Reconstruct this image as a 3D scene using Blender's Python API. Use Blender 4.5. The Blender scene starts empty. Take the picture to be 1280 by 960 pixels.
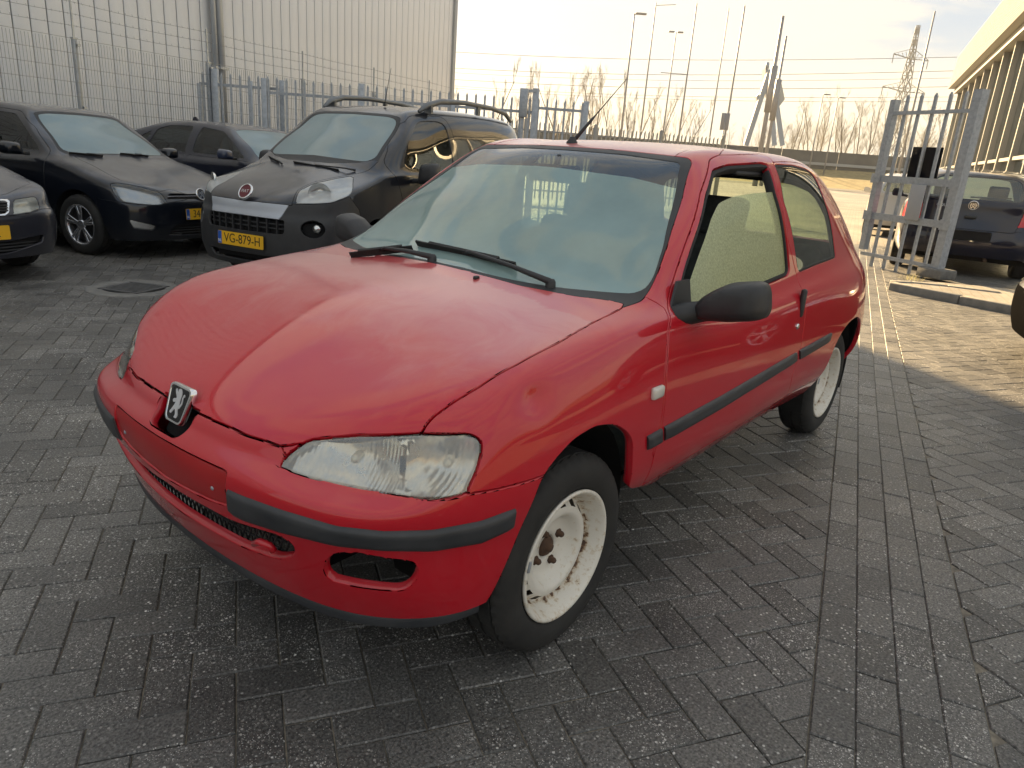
import bpy, bmesh, math, random
import numpy as np
from mathutils import Vector, Matrix
from mathutils.bvhtree import BVHTree

# ------------------------------------------------------------------ camera
SC = bpy.context.scene
COL = SC.collection
CAM_POS = np.array([1.4354, 1.6747, 1.2942])
CAM_YAW, CAM_PITCH, CAM_ROLL = math.radians(-141.5256), math.radians(17.8036), math.radians(4.2475)
CAM_F = 894.24                      # focal length in pixels of a 1280 px wide frame


def cam_axes():
    cy, sy, cp, sp = math.cos(CAM_YAW), math.sin(CAM_YAW), math.cos(CAM_PITCH), math.sin(CAM_PITCH)
    f = np.array([cy * cp, sy * cp, -sp]); r = np.array([sy, -cy, 0.0]); u = np.cross(r, f)
    c, s = math.cos(CAM_ROLL), math.sin(CAM_ROLL)
    return c * r + s * u, -s * r + c * u, f


AX_R, AX_U, AX_F = cam_axes()
cam_data = bpy.data.cameras.new('camera')
cam_data.sensor_fit = 'HORIZONTAL'; cam_data.sensor_width = 36.0
cam_data.lens = CAM_F / 1280 * 36.0
cam_data.clip_start = 0.05; cam_data.clip_end = 3000
cam = bpy.data.objects.new('camera', cam_data); COL.objects.link(cam)
m = Matrix.Identity(4)
for i in range(3):
    m[i][0], m[i][1], m[i][2], m[i][3] = AX_R[i], AX_U[i], -AX_F[i], CAM_POS[i]
cam.matrix_world = m
SC.camera = cam


def ray(px, py):
    d = AX_R * (px - 640) / CAM_F - AX_U * (py - 480) / CAM_F + AX_F
    return d / np.linalg.norm(d)


def at(px, py, axis, val):
    """the point seen at a pixel of the photograph on the plane axis = val"""
    d = ray(px, py); i = 'xyz'.index(axis)
    return CAM_POS + d * (val - CAM_POS[i]) / d[i]


def gnd(px, py):
    return at(px, py, 'z', 0.0)


# ------------------------------------------------------------------ light
SUN_AZ = math.radians(-126.3)       # towards the sun, behind the clad hall on the left
SUN_EL = math.radians(21.0)
world = bpy.data.worlds.new('World'); SC.world = world; world.use_nodes = True
wn, wl = world.node_tree.nodes, world.node_tree.links
wn.clear()
w_out = wn.new('ShaderNodeOutputWorld'); w_bg = wn.new('ShaderNodeBackground')
w_sky = wn.new('ShaderNodeTexSky'); w_sky.sky_type = 'NISHITA'; w_sky.sun_disc = False
w_sky.sun_elevation = SUN_EL
w_sky.sun_rotation = math.pi / 2 - SUN_AZ
w_sky.air_density = 1.0; w_sky.dust_density = 1.6; w_sky.ozone_density = 1.5
w_bg.inputs['Strength'].default_value = 0.05
# thin high cloud over the sky, streaked along the horizon
w_geo = wn.new('ShaderNodeTexCoord')
w_map = wn.new('ShaderNodeMapping'); w_map.inputs['Scale'].default_value = (1.2, 1.2, 6.5)
w_map.inputs['Rotation'].default_value = (0.0, 0.0, 0.6)
w_noi = wn.new('ShaderNodeTexNoise'); w_noi.inputs['Scale'].default_value = 2.1
w_noi.inputs['Detail'].default_value = 7; w_noi.inputs['Roughness'].default_value = 0.58
w_noi.inputs['Distortion'].default_value = 0.5
w_ramp = wn.new('ShaderNodeMapRange'); w_ramp.inputs['From Min'].default_value = 0.40
w_ramp.inputs['From Max'].default_value = 0.60; w_ramp.interpolation_type = 'SMOOTHSTEP'
w_cloud = wn.new('ShaderNodeMix'); w_cloud.data_type = 'RGBA'           # blue-grey gaps, cream cloud
w_cloud.inputs[6].default_value = (1.6, 2.12, 2.72, 1); w_cloud.inputs[7].default_value = (3.75, 3.42, 2.82, 1)
# warm haze low over the horizon
w_sep = wn.new('ShaderNodeSeparateXYZ'); wl.new(w_geo.outputs['Generated'], w_sep.inputs[0])
w_low = wn.new('ShaderNodeMapRange'); w_low.interpolation_type = 'SMOOTHSTEP'
w_low.inputs['From Min'].default_value = 0.30; w_low.inputs['From Max'].default_value = 0.0
w_low.inputs['To Max'].default_value = 0.55
wl.new(w_sep.outputs['Z'], w_low.inputs['Value'])
w_haze = wn.new('ShaderNodeMix'); w_haze.data_type = 'RGBA'; w_haze.inputs[7].default_value = (3.55, 3.05, 2.25, 1)
wl.new(w_low.outputs[0], w_haze.inputs[0]); wl.new(w_cloud.outputs[2], w_haze.inputs[6])
w_mix = wn.new('ShaderNodeMix'); w_mix.data_type = 'RGBA'; w_mix.inputs[0].default_value = 0.93
wl.new(w_geo.outputs['Generated'], w_map.inputs['Vector']); wl.new(w_map.outputs[0], w_noi.inputs['Vector'])
wl.new(w_noi.outputs['Fac'], w_ramp.inputs['Value']); wl.new(w_ramp.outputs[0], w_cloud.inputs[0])
wl.new(w_sky.outputs[0], w_mix.inputs[6]); wl.new(w_haze.outputs[2], w_mix.inputs[7])
wl.new(w_mix.outputs[2], w_bg.inputs['Color']); wl.new(w_bg.outputs[0], w_out.inputs['Surface'])

sun_d = bpy.data.lights.new('sun', 'SUN'); sun_d.energy = 5.0; sun_d.angle = math.radians(0.6)
sun_d.color = (1.0, 0.71, 0.37)
sun = bpy.data.objects.new('sun', sun_d); COL.objects.link(sun)
sd = Vector((math.cos(SUN_EL) * math.cos(SUN_AZ), math.cos(SUN_EL) * math.sin(SUN_AZ), math.sin(SUN_EL)))
sun.rotation_euler = sd.to_track_quat('Z', 'Y').to_euler()
sun.location = (0, 0, 30)
SC.view_settings.view_transform = 'Standard'; SC.view_settings.look = 'None'
SC.view_settings.exposure = 2.45; SC.view_settings.gamma = 1.0
SC.render.engine = 'CYCLES'
SC.cycles.use_denoising = True
SC.cycles.max_bounces = 8; SC.cycles.transparent_max_bounces = 12
SC.cycles.caustics_reflective = False; SC.cycles.caustics_refractive = False
SC.cycles.sample_clamp_indirect = 6.0
random.seed(7)
# ------------------------------------------------------------------ materials
MATS = {}


def mat(name, base=(.5, .5, .5), rough=.5, metal=0.0, coat=0.0, coat_rough=.05, spec=.5, build=None, **kw):
    if name in MATS:
        return MATS[name]
    mt = bpy.data.materials.new(name); mt.use_nodes = True
    b = mt.node_tree.nodes['Principled BSDF']
    b.inputs['Base Color'].default_value = (*base, 1); b.inputs['Roughness'].default_value = rough
    b.inputs['Metallic'].default_value = metal; b.inputs['Coat Weight'].default_value = coat
    b.inputs['Coat Roughness'].default_value = coat_rough; b.inputs['Specular IOR Level'].default_value = spec
    for k, v in kw.items():
        b.inputs[k.replace('_', ' ')].default_value = v
    if build:
        build(mt.node_tree, b)
    MATS[name] = mt
    return mt


def N(t, kind, **kw):
    n = t.nodes.new('ShaderNode' + kind)
    for k, v in kw.items():
        if k in n.inputs:
            n.inputs[k].default_value = v
        else:
            setattr(n, k, v)
    return n


def noise(t, scale, detail=4, rough=.55, dim='Object', dist=0.0, vscale=None):
    tc = N(t, 'TexCoord'); n = N(t, 'TexNoise', Scale=scale, Detail=detail, Roughness=rough, Distortion=dist)
    if vscale:
        mp = N(t, 'Mapping', Scale=vscale); t.links.new(tc.outputs[dim], mp.inputs[0]); t.links.new(mp.outputs[0], n.inputs['Vector'])
    else:
        t.links.new(tc.outputs[dim], n.inputs['Vector'])
    return n


def ramp(t, src, stops):
    r = N(t, 'ValToRGB'); e = r.color_ramp.elements
    while len(e) < len(stops):
        e.new(0.5)
    for k, (p, c) in enumerate(stops):
        e[k].position = p; e[k].color = (*c, 1) if len(c) == 3 else c
    t.links.new(src, r.inputs[0])
    return r


def g(v):
    return (v, v, v)


def bump(t, b, src, strength=.3, dist=.01, chain=None):
    n = N(t, 'Bump', Strength=strength, Distance=dist)
    t.links.new(src, n.inputs['Height'])
    if chain:
        t.links.new(chain.outputs[0], n.inputs['Normal'])
    t.links.new(n.outputs[0], b.inputs['Normal'])
    return n


def varied(name, c0, c1, scale=8, rough=(.5, .6), bmp=0.0, bscale=60, metal=0.0, **kw):
    def bd(t, b):
        n = noise(t, scale, 6)
        r = ramp(t, n.outputs['Fac'], [(.3, c0), (.7, c1)]); t.links.new(r.outputs[0], b.inputs['Base Color'])
        mr = N(t, 'MapRange'); mr.inputs['To Min'].default_value = rough[0]; mr.inputs['To Max'].default_value = rough[1]
        t.links.new(n.outputs['Fac'], mr.inputs['Value']); t.links.new(mr.outputs[0], b.inputs['Roughness'])
        if bmp:
            n2 = noise(t, bscale, 3); bump(t, b, n2.outputs['Fac'], bmp, .004)
    return mat(name, c0, rough[0], metal, build=bd, **kw)


# ------------------------------------------------------------------ objects
def tag(o, label=None, cat=None, group=None, kind=None):
    for k, v in (('label', label), ('category', cat), ('group', group), ('kind', kind)):
        if v:
            o[k] = v
    return o


def empty(name, loc=(0, 0, 0), rz=0.0, label=None, cat=None, group=None, parent=None):
    o = bpy.data.objects.new(name, None); COL.objects.link(o)
    o.empty_display_size = .1
    o.location = loc; o.rotation_euler = (0, 0, rz)
    if parent:
        o.parent = parent
    return tag(o, label, cat, group)


def mesh_of(name, verts, faces, mt=None, smooth=False, normals=None):
    me = bpy.data.meshes.new(name)
    me.from_pydata([tuple(map(float, v)) for v in verts], [], faces)
    if smooth:
        me.shade_smooth()
    if normals is not None:
        me.normals_split_custom_set_from_vertices([tuple(map(float, n)) for n in normals])
    if mt:
        me.materials.append(mt)
    me.update()
    return me


def link(name, me, parent=None, loc=None, rot=None):
    o = bpy.data.objects.new(name, me); COL.objects.link(o)
    if parent:
        o.parent = parent
    if loc is not None:
        o.location = loc
    if rot is not None:
        o.rotation_euler = rot
    return o


def copy_tree(o, parent=None):
    c = o.copy(); COL.objects.link(c)
    if parent:
        c.parent = parent
    for ch in [x for x in ALLCHILD.get(o.name, [])]:
        copy_tree(ch, c)
    return c


ALLCHILD = {}


class MB:
    """collects simple shapes into one mesh"""
    def __init__(s):
        s.v, s.f, s.sm = [], [], []

    def add(s, vs, fs, smooth=False):
        k = len(s.v); s.v += [tuple(map(float, p)) for p in vs]
        s.f += [tuple(i + k for i in f) for f in fs]; s.sm += [smooth] * len(fs)
        return s

    def box(s, c, d, rz=0.0, M=None, bev=0.0):
        hx, hy, hz = d[0] / 2, d[1] / 2, d[2] / 2
        if bev:
            bb = min(bev, hx * .95, hy * .95, hz * .95)
            bm = bmesh.new(); bmesh.ops.create_cube(bm, size=1)
            for v in bm.verts:
                v.co = (v.co.x * d[0], v.co.y * d[1], v.co.z * d[2])
            bmesh.ops.bevel(bm, geom=list(bm.edges), offset=bb, segments=2, affect='EDGES', profile=.5)
            bm.verts.index_update()
            vs = [v.co.copy() for v in bm.verts]; fs = [[v.index for v in f.verts] for f in bm.faces]; bm.free()
        else:
            vs = [Vector((x, y, z)) for x in (-hx, hx) for y in (-hy, hy) for z in (-hz, hz)]
            fs = [(0, 1, 3, 2), (4, 6, 7, 5), (0, 4, 5, 1), (2, 3, 7, 6), (0, 2, 6, 4), (1, 5, 7, 3)]
        R = M if M is not None else Matrix.Rotation(rz, 3, 'Z')
        return s.add([R @ v + Vector(c) for v in vs], fs, bool(bev))

    def bar(s, a, b, w, h=None, up=(0, 0, 1), bev=0.0):
        a, b = Vector(a), Vector(b); h = h or w
        z = (b - a); L = z.length; z.normalize()
        u = Vector(up)
        if abs(z.dot(u)) > .98:
            u = Vector((1, 0, 0))
        x = u.cross(z).normalized(); y = z.cross(x)
        M = Matrix((x, y, z)).transposed()
        return s.box((a + b) / 2, (w, h, L), M=M, bev=bev)

    def tube(s, pts, r, n=8, caps=True, smooth=True):
        pts = [Vector(p) for p in pts]
        if not hasattr(r, '__len__'):
            r = [r] * len(pts)
        vs, fs = [], []
        pu = None
        for i, p in enumerate(pts):
            t = (pts[min(i + 1, len(pts) - 1)] - pts[max(i - 1, 0)]).normalized()
            if pu is None:
                pu = Vector((0, 0, 1)) if abs(t.z) < .9 else Vector((1, 0, 0))
            x = (pu - t * pu.dot(t)).normalized(); pu = x; y = t.cross(x)
            for k in range(n):
                a = 2 * math.pi * k / n
                vs.append(p + (x * math.cos(a) + y * math.sin(a)) * r[i])
        for i in range(len(pts) - 1):
            for k in range(n):
                k2 = (k + 1) % n
                fs.append((i * n + k, i * n + k2, (i + 1) * n + k2, (i + 1) * n + k))
        if caps:
            fs.append(tuple(range(n))[::-1]); fs.append(tuple((len(pts) - 1) * n + k for k in range(n)))
        return s.add(vs, fs, smooth)

    def lathe(s, prof, n=48, M=None, close=False, arc=(0, 2 * math.pi), smooth=True):
        """prof: list of (radius, axial); spun round local Y"""
        M = M or Matrix.Identity(4)
        full = abs(arc[1] - arc[0] - 2 * math.pi) < 1e-6
        cols = n if full else n + 1
        vs, fs = [], []
        for k in range(cols):
            a = arc[0] + (arc[1] - arc[0]) * k / n
            for r_, y_ in prof:
                vs.append(M @ Vector((r_ * math.cos(a), y_, r_ * math.sin(a))))
        m_ = len(prof)
        for k in range(n):
            k2 = (k + 1) % cols
            for j in range(m_ - (0 if close else 1)):
                j2 = (j + 1) % m_
                fs.append((k * m_ + j, k * m_ + j2, k2 * m_ + j2, k2 * m_ + j))
        return s.add(vs, fs, smooth)

    def prism(s, poly, M, depth, smooth=False):
        """flat polygon (list of 2D points) in the XY plane of M, extruded by depth along its Z"""
        n = len(poly)
        vs = [M @ Vector((p[0], p[1], 0)) for p in poly] + [M @ Vector((p[0], p[1], depth)) for p in poly]
        fs = [tuple(range(n))[::-1], tuple(range(n, 2 * n))] + [(i, (i + 1) % n, n + (i + 1) % n, n + i) for i in range(n)]
        return s.add(vs, fs, smooth)

    def mesh(s, name, mt=None):
        me = bpy.data.meshes.new(name); me.from_pydata(s.v, [], s.f)
        if any(s.sm):
            me.polygons.foreach_set('use_smooth', s.sm)
        if mt:
            me.materials.append(mt)
        me.update()
        return me

    def build(s, name, mt=None, parent=None, loc=None, rot=None, angle=None):
        me = s.mesh(name, mt)
        if angle:
            me.set_sharp_from_angle(angle=math.radians(angle))
        return link(name, me, parent, loc, rot)


def rpoly(pts, r=.02, seg=4):
    """polygon with rounded corners; a point may carry its own radius as third number"""
    out = []; n = len(pts)
    for i in range(n):
        p = np.array(pts[i][:2], float); a = np.array(pts[i - 1][:2], float); b = np.array(pts[(i + 1) % n][:2], float)
        rr = pts[i][2] if len(pts[i]) > 2 else r
        la, lb = np.linalg.norm(a - p), np.linalg.norm(b - p)
        d = min(rr, la * .48, lb * .48)
        if d < 1e-5:
            out.append(p); continue
        p0, p1 = p + (a - p) / la * d, p + (b - p) / lb * d
        for k in range(seg + 1):
            t = k / seg
            out.append((1 - t) ** 2 * p0 + 2 * t * (1 - t) * p + t * t * p1)
    return np.array(out)


def poly_sd(poly):
    """signed distance (negative inside) to a closed polygon, vectorised"""
    A = np.asarray(poly, float); B = np.roll(A, -1, 0)

    def f(P):
        d = np.full(len(P), 1e9); ins = np.zeros(len(P), bool)
        for a, b in zip(A, B):
            e = b - a; w = P - a; l2 = e @ e
            if l2 < 1e-14:
                continue
            t = np.clip(w @ e / l2, 0, 1)
            d = np.minimum(d, ((w - t[:, None] * e) ** 2).sum(1))
            c = (a[1] > P[:, 1]) != (b[1] > P[:, 1])
            if c.any():
                xx = a[0] + (P[:, 1] - a[1]) / (b[1] - a[1] if b[1] != a[1] else 1e-12) * e[0]
                ins ^= c & (P[:, 0] < xx)
        d = np.sqrt(d)
        return np.where(ins, -d, d)
    return f


# ------------------------------------------------------------------ car skin
def grid_faces(rows):
    out = []
    for a, b in zip(rows[:-1], rows[1:]):
        for i in range(len(a) - 1):
            out.append((a[i], a[i + 1], b[i + 1], b[i]))
    return out


class Skin:
    """half of a car body (y >= 0): a smooth surface from a cage, cut into panels"""
    def __init__(s, V, F, level=3, fit=4, wrapx=-.2):
        V = np.asarray(V, float); n = len(V)
        s.wrapx = wrapx
        mid = np.abs(V[:, 1]) < 1e-4
        V[mid, 1] = 0
        mp = np.arange(n); k = n; V2 = list(V)
        for i in range(n):
            if not mid[i]:
                mp[i] = k; k += 1; V2.append(V[i] * (1, -1, 1))
        F2 = [tuple(f) for f in F] + [tuple(int(mp[i]) for i in f[::-1]) for f in F]
        T = np.array(V2); P = T.copy()
        me = bpy.data.meshes.new('cage'); me.from_pydata([tuple(p) for p in P], [], F2)
        bmx = bmesh.new(); bmx.from_mesh(me); bmesh.ops.recalc_face_normals(bmx, faces=bmx.faces); bmx.to_mesh(me); bmx.free()
        ob = bpy.data.objects.new('cage', me); COL.objects.link(ob)
        md = ob.modifiers.new('s', 'SUBSURF'); md.use_limit_surface = True; md.quality = 3

        def ev(lv):
            md.levels = lv; md.render_levels = lv
            me.vertices.foreach_set('co', P.astype(np.float32).ravel()); me.update()
            dg = bpy.context.evaluated_depsgraph_get(); dg.update()
            e = ob.evaluated_get(dg); m2 = e.to_mesh()
            co = np.empty(len(m2.vertices) * 3, np.float32); m2.vertices.foreach_get('co', co)
            return e, m2, co.reshape(-1, 3)
        for it in range(fit):
            e, m2, co = ev(1)
            P += .85 * (T - co[:len(T)]); e.to_mesh_clear()
        e, m2, co = ev(level)
        no = np.empty(len(m2.vertices) * 3, np.float32); m2.vertices.foreach_get('normal', no); no = no.reshape(-1, 3)
        polys = [tuple(p.vertices) for p in m2.polygons]
        e.to_mesh_clear()
        bpy.data.objects.remove(ob); bpy.data.meshes.remove(me)
        co = co.astype(float); co[np.abs(co[:, 1]) < 1e-5, 1] = 0
        # make sure the normals point outwards
        c = co - np.array([co[:, 0].mean(), 0, .5])
        if (c * no).sum() < 0:
            no = -no; polys = [p[::-1] for p in polys]
        s.full_v, s.full_f = co, polys
        s.bvh = BVHTree.FromPolygons([tuple(p) for p in co], polys)
        keep = [p for p in polys if all(co[i, 1] > -1e-6 for i in p)]
        used = sorted({i for p in keep for i in p}); ix = {j: i for i, j in enumerate(used)}
        bm = bmesh.new(); s.N = bm.verts.layers.float_vector.new('nn')
        vs = []
        for j in used:
            v = bm.verts.new(co[j]); vs.append(v)
        for v, j in zip(vs, used):
            v[s.N] = Vector(no[j])
        s.P = bm.faces.layers.int.new('pp')
        for p in keep:
            bm.faces.new([vs[ix[i]] for i in p])
        s.bm = bm; s.names = ['body']

    # -- picking
    def hit(s, px, py, frame=None):
        """where the photograph's pixel meets this skin (car coordinates)"""
        o = Vector(CAM_POS); d = Vector(ray(px, py))
        if frame is not None:
            inv = frame.inverted(); o2 = inv @ o; d = (inv.to_3x3() @ d).normalized(); o = o2
        h = s.bvh.ray_cast(o, d)
        if h[0] is None:
            h = s.bvh.find_nearest(o + d * (d.dot(Vector((-.5, 0, .6)) - o)))
        return np.array(h[0])

    def prj(s, p, how):
        p = np.asarray(p, float)
        q = p.reshape(-1, 3)
        if how == 'side':
            r = q[:, [0, 2]]
        elif how == 'top':
            r = q[:, [0, 1]]
        elif how == 'front':
            r = q[:, [1, 2]]
        else:
            r = np.stack([np.arctan2(q[:, 1], q[:, 0] - s.wrapx) * .8, q[:, 2]], 1)
        return r if p.ndim > 1 else r[0]

    def shape(s, pts, how, r=.02, frame=None, lim=None):
        """signed distance of a closed outline. pts: ('p', px, py[, r]) pixels or (a, b[, r]) direct"""
        out = []
        for p in pts:
            if p[0] == 'p':
                q = s.prj(np.abs(s.hit(p[1], p[2], frame)) * (0, 1, 0) + s.hit(p[1], p[2], frame) * (1, 0, 1), how)
                out.append((q[0], q[1]) + tuple(p[3:]))
            else:
                out.append(p)
        sd_ = poly_sd(rpoly(out, r))

        def phi(P):
            v = sd_(s.prj(P, how))
            if lim is not None:
                v = np.maximum(v, lim(P))
            return v
        phi.poly = out
        return phi

    # -- cutting
    def cut(s, phi, only):
        bm = s.bm; P = s.P
        bm.verts.index_update(); bm.verts.ensure_lookup_table()
        co = np.array([v.co[:] for v in bm.verts]); ph = phi(co)
        ph[np.abs(ph) < 1e-6] = 1e-6
        sg = ph < 0
        new = []
        for e in list(bm.edges):
            a, b = e.verts; ia, ib = a.index, b.index
            if sg[ia] == sg[ib]:
                continue
            if not any(f[P] in only for f in e.link_faces):
                continue
            t = ph[ia] / (ph[ia] - ph[ib])
            t = min(max(t, .004), .996)
            ne, nv = bmesh.utils.edge_split(e, a, float(t))
            nv[s.N] = nv[s.N].normalized()
            new.append(nv)
        if new:
            bmesh.ops.connect_verts(bm, verts=new)

    def paint(s, phi, name, only=('body',)):
        if name not in s.names:
            s.names.append(name)
        ids = {s.names.index(o) for o in only if o in s.names}
        k = s.names.index(name)
        s.cut(phi, ids)
        fs = [f for f in s.bm.faces if f[s.P] in ids]
        if not fs:
            return
        c = np.array([f.calc_center_median()[:] for f in fs]); v = phi(c)
        for f, x in zip(fs, v):
            if x < 0:
                f[s.P] = k

    # -- taking panels out
    def panel(s, names, gap=.002, depth=.012, off=0.0, edge=.0015, deform=None):
        if isinstance(names, str):
            names = [names]
        ids = {s.names.index(n) for n in names if n in s.names}
        fs = [f for f in s.bm.faces if f[s.P] in ids]
        vi, co, no = {}, [], []
        F = []
        for f in fs:
            q = []
            for v in f.verts:
                if v not in vi:
                    vi[v] = len(co); co.append(v.co[:]); no.append(v[s.N][:])
                q.append(vi[v])
            F.append(tuple(q))
        if not F:
            return None
        co = np.array(co); no = np.array(no); no /= np.linalg.norm(no, axis=1)[:, None] + 1e-12
        if deform:
            co, no = deform(co, no)
        co = co + no * off
        cnt = {}
        for q in F:
            for i in range(len(q)):
                a, b = q[i], q[(i + 1) % len(q)]
                if (b, a) in cnt:
                    del cnt[(b, a)]
                else:
                    cnt[(a, b)] = 1
        B = [(a, b) for a, b in cnt if not (abs(co[a, 1]) < 1e-5 and abs(co[b, 1]) < 1e-5)]
        if depth != 0 and B:
            dr = np.zeros_like(co)
            for a, b in B:
                t = co[b] - co[a]; L = np.linalg.norm(t)
                if L < 1e-9:
                    continue
                # inside lies to the left of a boundary edge a->b of a ccw face
                d = np.cross(no[a] + no[b], t / L); d /= np.linalg.norm(d) + 1e-12
                dr[a] += d * min(L, .01); dr[b] += d * min(L, .01)
            bv = sorted({i for e in B for i in e})
            l = np.linalg.norm(dr[bv], axis=1)[:, None] + 1e-12
            D = np.zeros_like(co); D[bv] = dr[bv] / l
            cen = np.abs(co[:, 1]) < 1e-5
            D[cen, 1] = 0
            k0 = len(co); ix = {j: k0 + i for i, j in enumerate(bv)}; ix2 = {j: k0 + len(bv) + i for i, j in enumerate(bv)}
            base = co[bv].copy()
            r1 = base + D[bv] * gap - no[bv] * edge
            r2 = r1 - no[bv] * depth
            co[bv] = base + D[bv] * (gap + edge)
            n1 = -D[bv] * .85 + no[bv] * .5
            n2 = -D[bv]
            co = np.vstack([co, r1, r2]); no = np.vstack([no, n1, n2])
            for a, b in B:
                F.append((b, a, ix[a], ix[b])); F.append((ix[b], ix[a], ix2[a], ix2[b]))
        no /= np.linalg.norm(no, axis=1)[:, None] + 1e-12
        return co, no, F

    def ribbon(s, name, top, bot, mt, parent, mode='left', out=.011, n=26):
        """a moulding laid on the skin between two pixel lines"""
        def line(pts):
            P_ = np.array(pts, float); L = np.r_[0, np.cumsum(np.linalg.norm(np.diff(P_, axis=0), axis=1))]
            t = np.linspace(0, L[-1], n)
            return [np.array(s.hit(a, b)) * (1, 1, 1) for a, b in zip(np.interp(t, L, P_[:, 0]), np.interp(t, L, P_[:, 1]))]
        T, B = line(top), line(bot)
        vs = []
        for k, (a, c) in enumerate(zip(T, B)):
            h = s.bvh.find_nearest(Vector((a + c) / 2)); nn = np.array(h[1])
            if nn[1] * (a + c)[1] < 0 and abs(nn[1]) > .3:
                nn = -nn
            if nn[0] < -.2 and a[0] > .3:
                nn = -nn
            e = out * (.55 if k in (0, n - 1) else 1.0)
            for f, o_ in ((0, -.004), (.04, e * .55), (.14, e * .95), (.35, e), (.65, e), (.86, e * .95), (.96, e * .55), (1, -.004)):
                vs.append(a + (c - a) * f + nn * o_)
        m_ = 8; fs = []
        for k in range(n - 1):
            for j in range(m_ - 1):
                fs.append((k * m_ + j, k * m_ + j + 1, (k + 1) * m_ + j + 1, (k + 1) * m_ + j))
        fs.append(tuple(range(m_))[::-1]); fs.append(tuple((n - 1) * m_ + j for j in range(m_)))
        res = []
        for sg in ((1,) if mode == 'left' else (-1,) if mode == 'right' else (1, -1)):
            q = np.array(vs) * (1, sg, 1)
            b = MB(); b.add(q, fs if sg > 0 else [f[::-1] for f in fs], True)
            res.append(b.build(name, mt, parent, angle=50))
        return res

    def put(s, name, names, mt, parent, mode='centre', **kw):
        """mode: centre (both halves welded), sides (two objects), left, right"""
        P = s.panel(names, **kw)
        if P is None:
            return []
        co, no, F = P
        out = []

        def mk(co, no, F):
            me = mesh_of(name, co, F, mt, True, no)
            out.append(link(name, me, parent))
        flip = np.array([1, -1, 1])
        if mode == 'centre':
            n = len(co); cen = np.abs(co[:, 1]) < 1e-5
            mp = np.arange(n); k = n; ex = []
            for i in range(n):
                if not cen[i]:
                    mp[i] = k; k += 1; ex.append(i)
            no = no.copy(); no[cen, 1] = 0; no[cen] /= np.linalg.norm(no[cen], axis=1)[:, None] + 1e-12
            mk(np.vstack([co, co[ex] * flip]), np.vstack([no, no[ex] * flip]), F + [tuple(int(mp[i]) for i in f[::-1]) for f in F])
        if mode in ('sides', 'left'):
            mk(co, no, F)
        if mode in ('sides', 'right'):
            mk(co * flip, no * flip, [f[::-1] for f in F])
        return out


def car_cage(sp):
    """points and faces of half a car from a table of lines (all y >= 0).
    band[c][r]: c0..c3 nose centre to corner, c4,c5 fender, c6 A-pillar base, c7..c10 side, c11 rear corner,
    c12,c13, c14 tail centre;  r0 bottom edge .. r5 hood edge / belt line"""
    V, F = [], []

    def add(p):
        V.append(tuple(p)); return len(V) - 1
    band = [[add(p) for p in col] for col in sp['band']]
    for c in range(14):
        F.extend([(band[c][r], band[c][r + 1], band[c + 1][r + 1], band[c + 1][r]) for r in range(len(band[0]) - 1)])
    top = [c[-1] for c in band]
    # bonnet: rows front -> cowl, each centre -> edge
    rows = [top[0:4]]
    for k, row in enumerate(sp['hood']):
        rows.append([add(p) for p in row] + [top[4 + k]])
    F += grid_faces(rows)
    cowl = rows[-1]                                   # ends at A-pillar base top[6]
    # side glass: columns 6..11
    s1 = [add(p) for p in sp['s1']]; s2 = [add(p) for p in sp['s2']]
    F += grid_faces([top[6:12], s1, s2])
    # windscreen rows
    w1 = [add(p) for p in sp['w1']] + [s1[0]]; w2 = [add(p) for p in sp['w2']] + [s2[0]]
    hd = [add(p) for p in sp['header']] + [s2[1]]
    F += grid_faces([cowl, w1, w2, hd])
    rr = [hd]
    for k, row in enumerate(sp['roof']):
        rr.append([add(p) for p in row] + [s2[2 + k]])
    F += grid_faces(rr)                                # last row is the rear header, edge s2[5]
    rg = [add(p) for p in sp['rearglass']] + [s1[5]]
    F += grid_faces([rr[-1], rg, [top[14], top[13], top[12], top[11]]])
    return V, F
# ------------------------------------------------------------------ shared materials
def paint_mat(name, base, dew=.5, rough=.3, fleck=0.0, dust=(.45, .44, .42), dust_amt=.25, coat=1.0):
    """car paint: glossy on upright panels, dulled by dew and dust where water and dirt can lie (facing up)"""
    def bd(t, b):
        geo = N(t, 'NewGeometry'); sep = N(t, 'SeparateXYZ'); t.links.new(geo.outputs['Normal'], sep.inputs[0])
        up = N(t, 'MapRange'); up.inputs['From Min'].default_value = .25; up.inputs['From Max'].default_value = .95
        up.interpolation_type = 'SMOOTHSTEP'
        t.links.new(sep.outputs['Z'], up.inputs['Value'])
        n = noise(t, 3.2, 6, .6, dist=.6); n2 = noise(t, 420, 2)
        nr = N(t, 'MapRange'); nr.inputs['From Min'].default_value = .42; nr.inputs['From Max'].default_value = .6
        nr.inputs['To Min'].default_value = .45
        t.links.new(n.outputs['Fac'], nr.inputs['Value'])
        mu = N(t, 'Math', operation='MULTIPLY'); t.links.new(up.outputs[0], mu.inputs[0]); t.links.new(nr.outputs[0], mu.inputs[1])
        dm = N(t, 'Math', operation='MULTIPLY'); t.links.new(mu.outputs[0], dm.inputs[0]); dm.inputs[1].default_value = dust_amt
        mx = N(t, 'Mix', data_type='RGBA'); mx.inputs[6].default_value = (*base, 1); mx.inputs[7].default_value = (*dust, 1)
        t.links.new(dm.outputs[0], mx.inputs[0]); t.links.new(mx.outputs[2], b.inputs['Base Color'])
        cr = N(t, 'MapRange'); cr.inputs['To Min'].default_value = .03; cr.inputs['To Max'].default_value = .03 + dew * .5
        t.links.new(mu.outputs[0], cr.inputs['Value']); t.links.new(cr.outputs[0], b.inputs['Coat Roughness'])
        bump(t, b, n2.outputs['Fac'], .02, .002)
    return mat(name, base, rough, 0.0, coat, spec=.2, build=bd)


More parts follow.
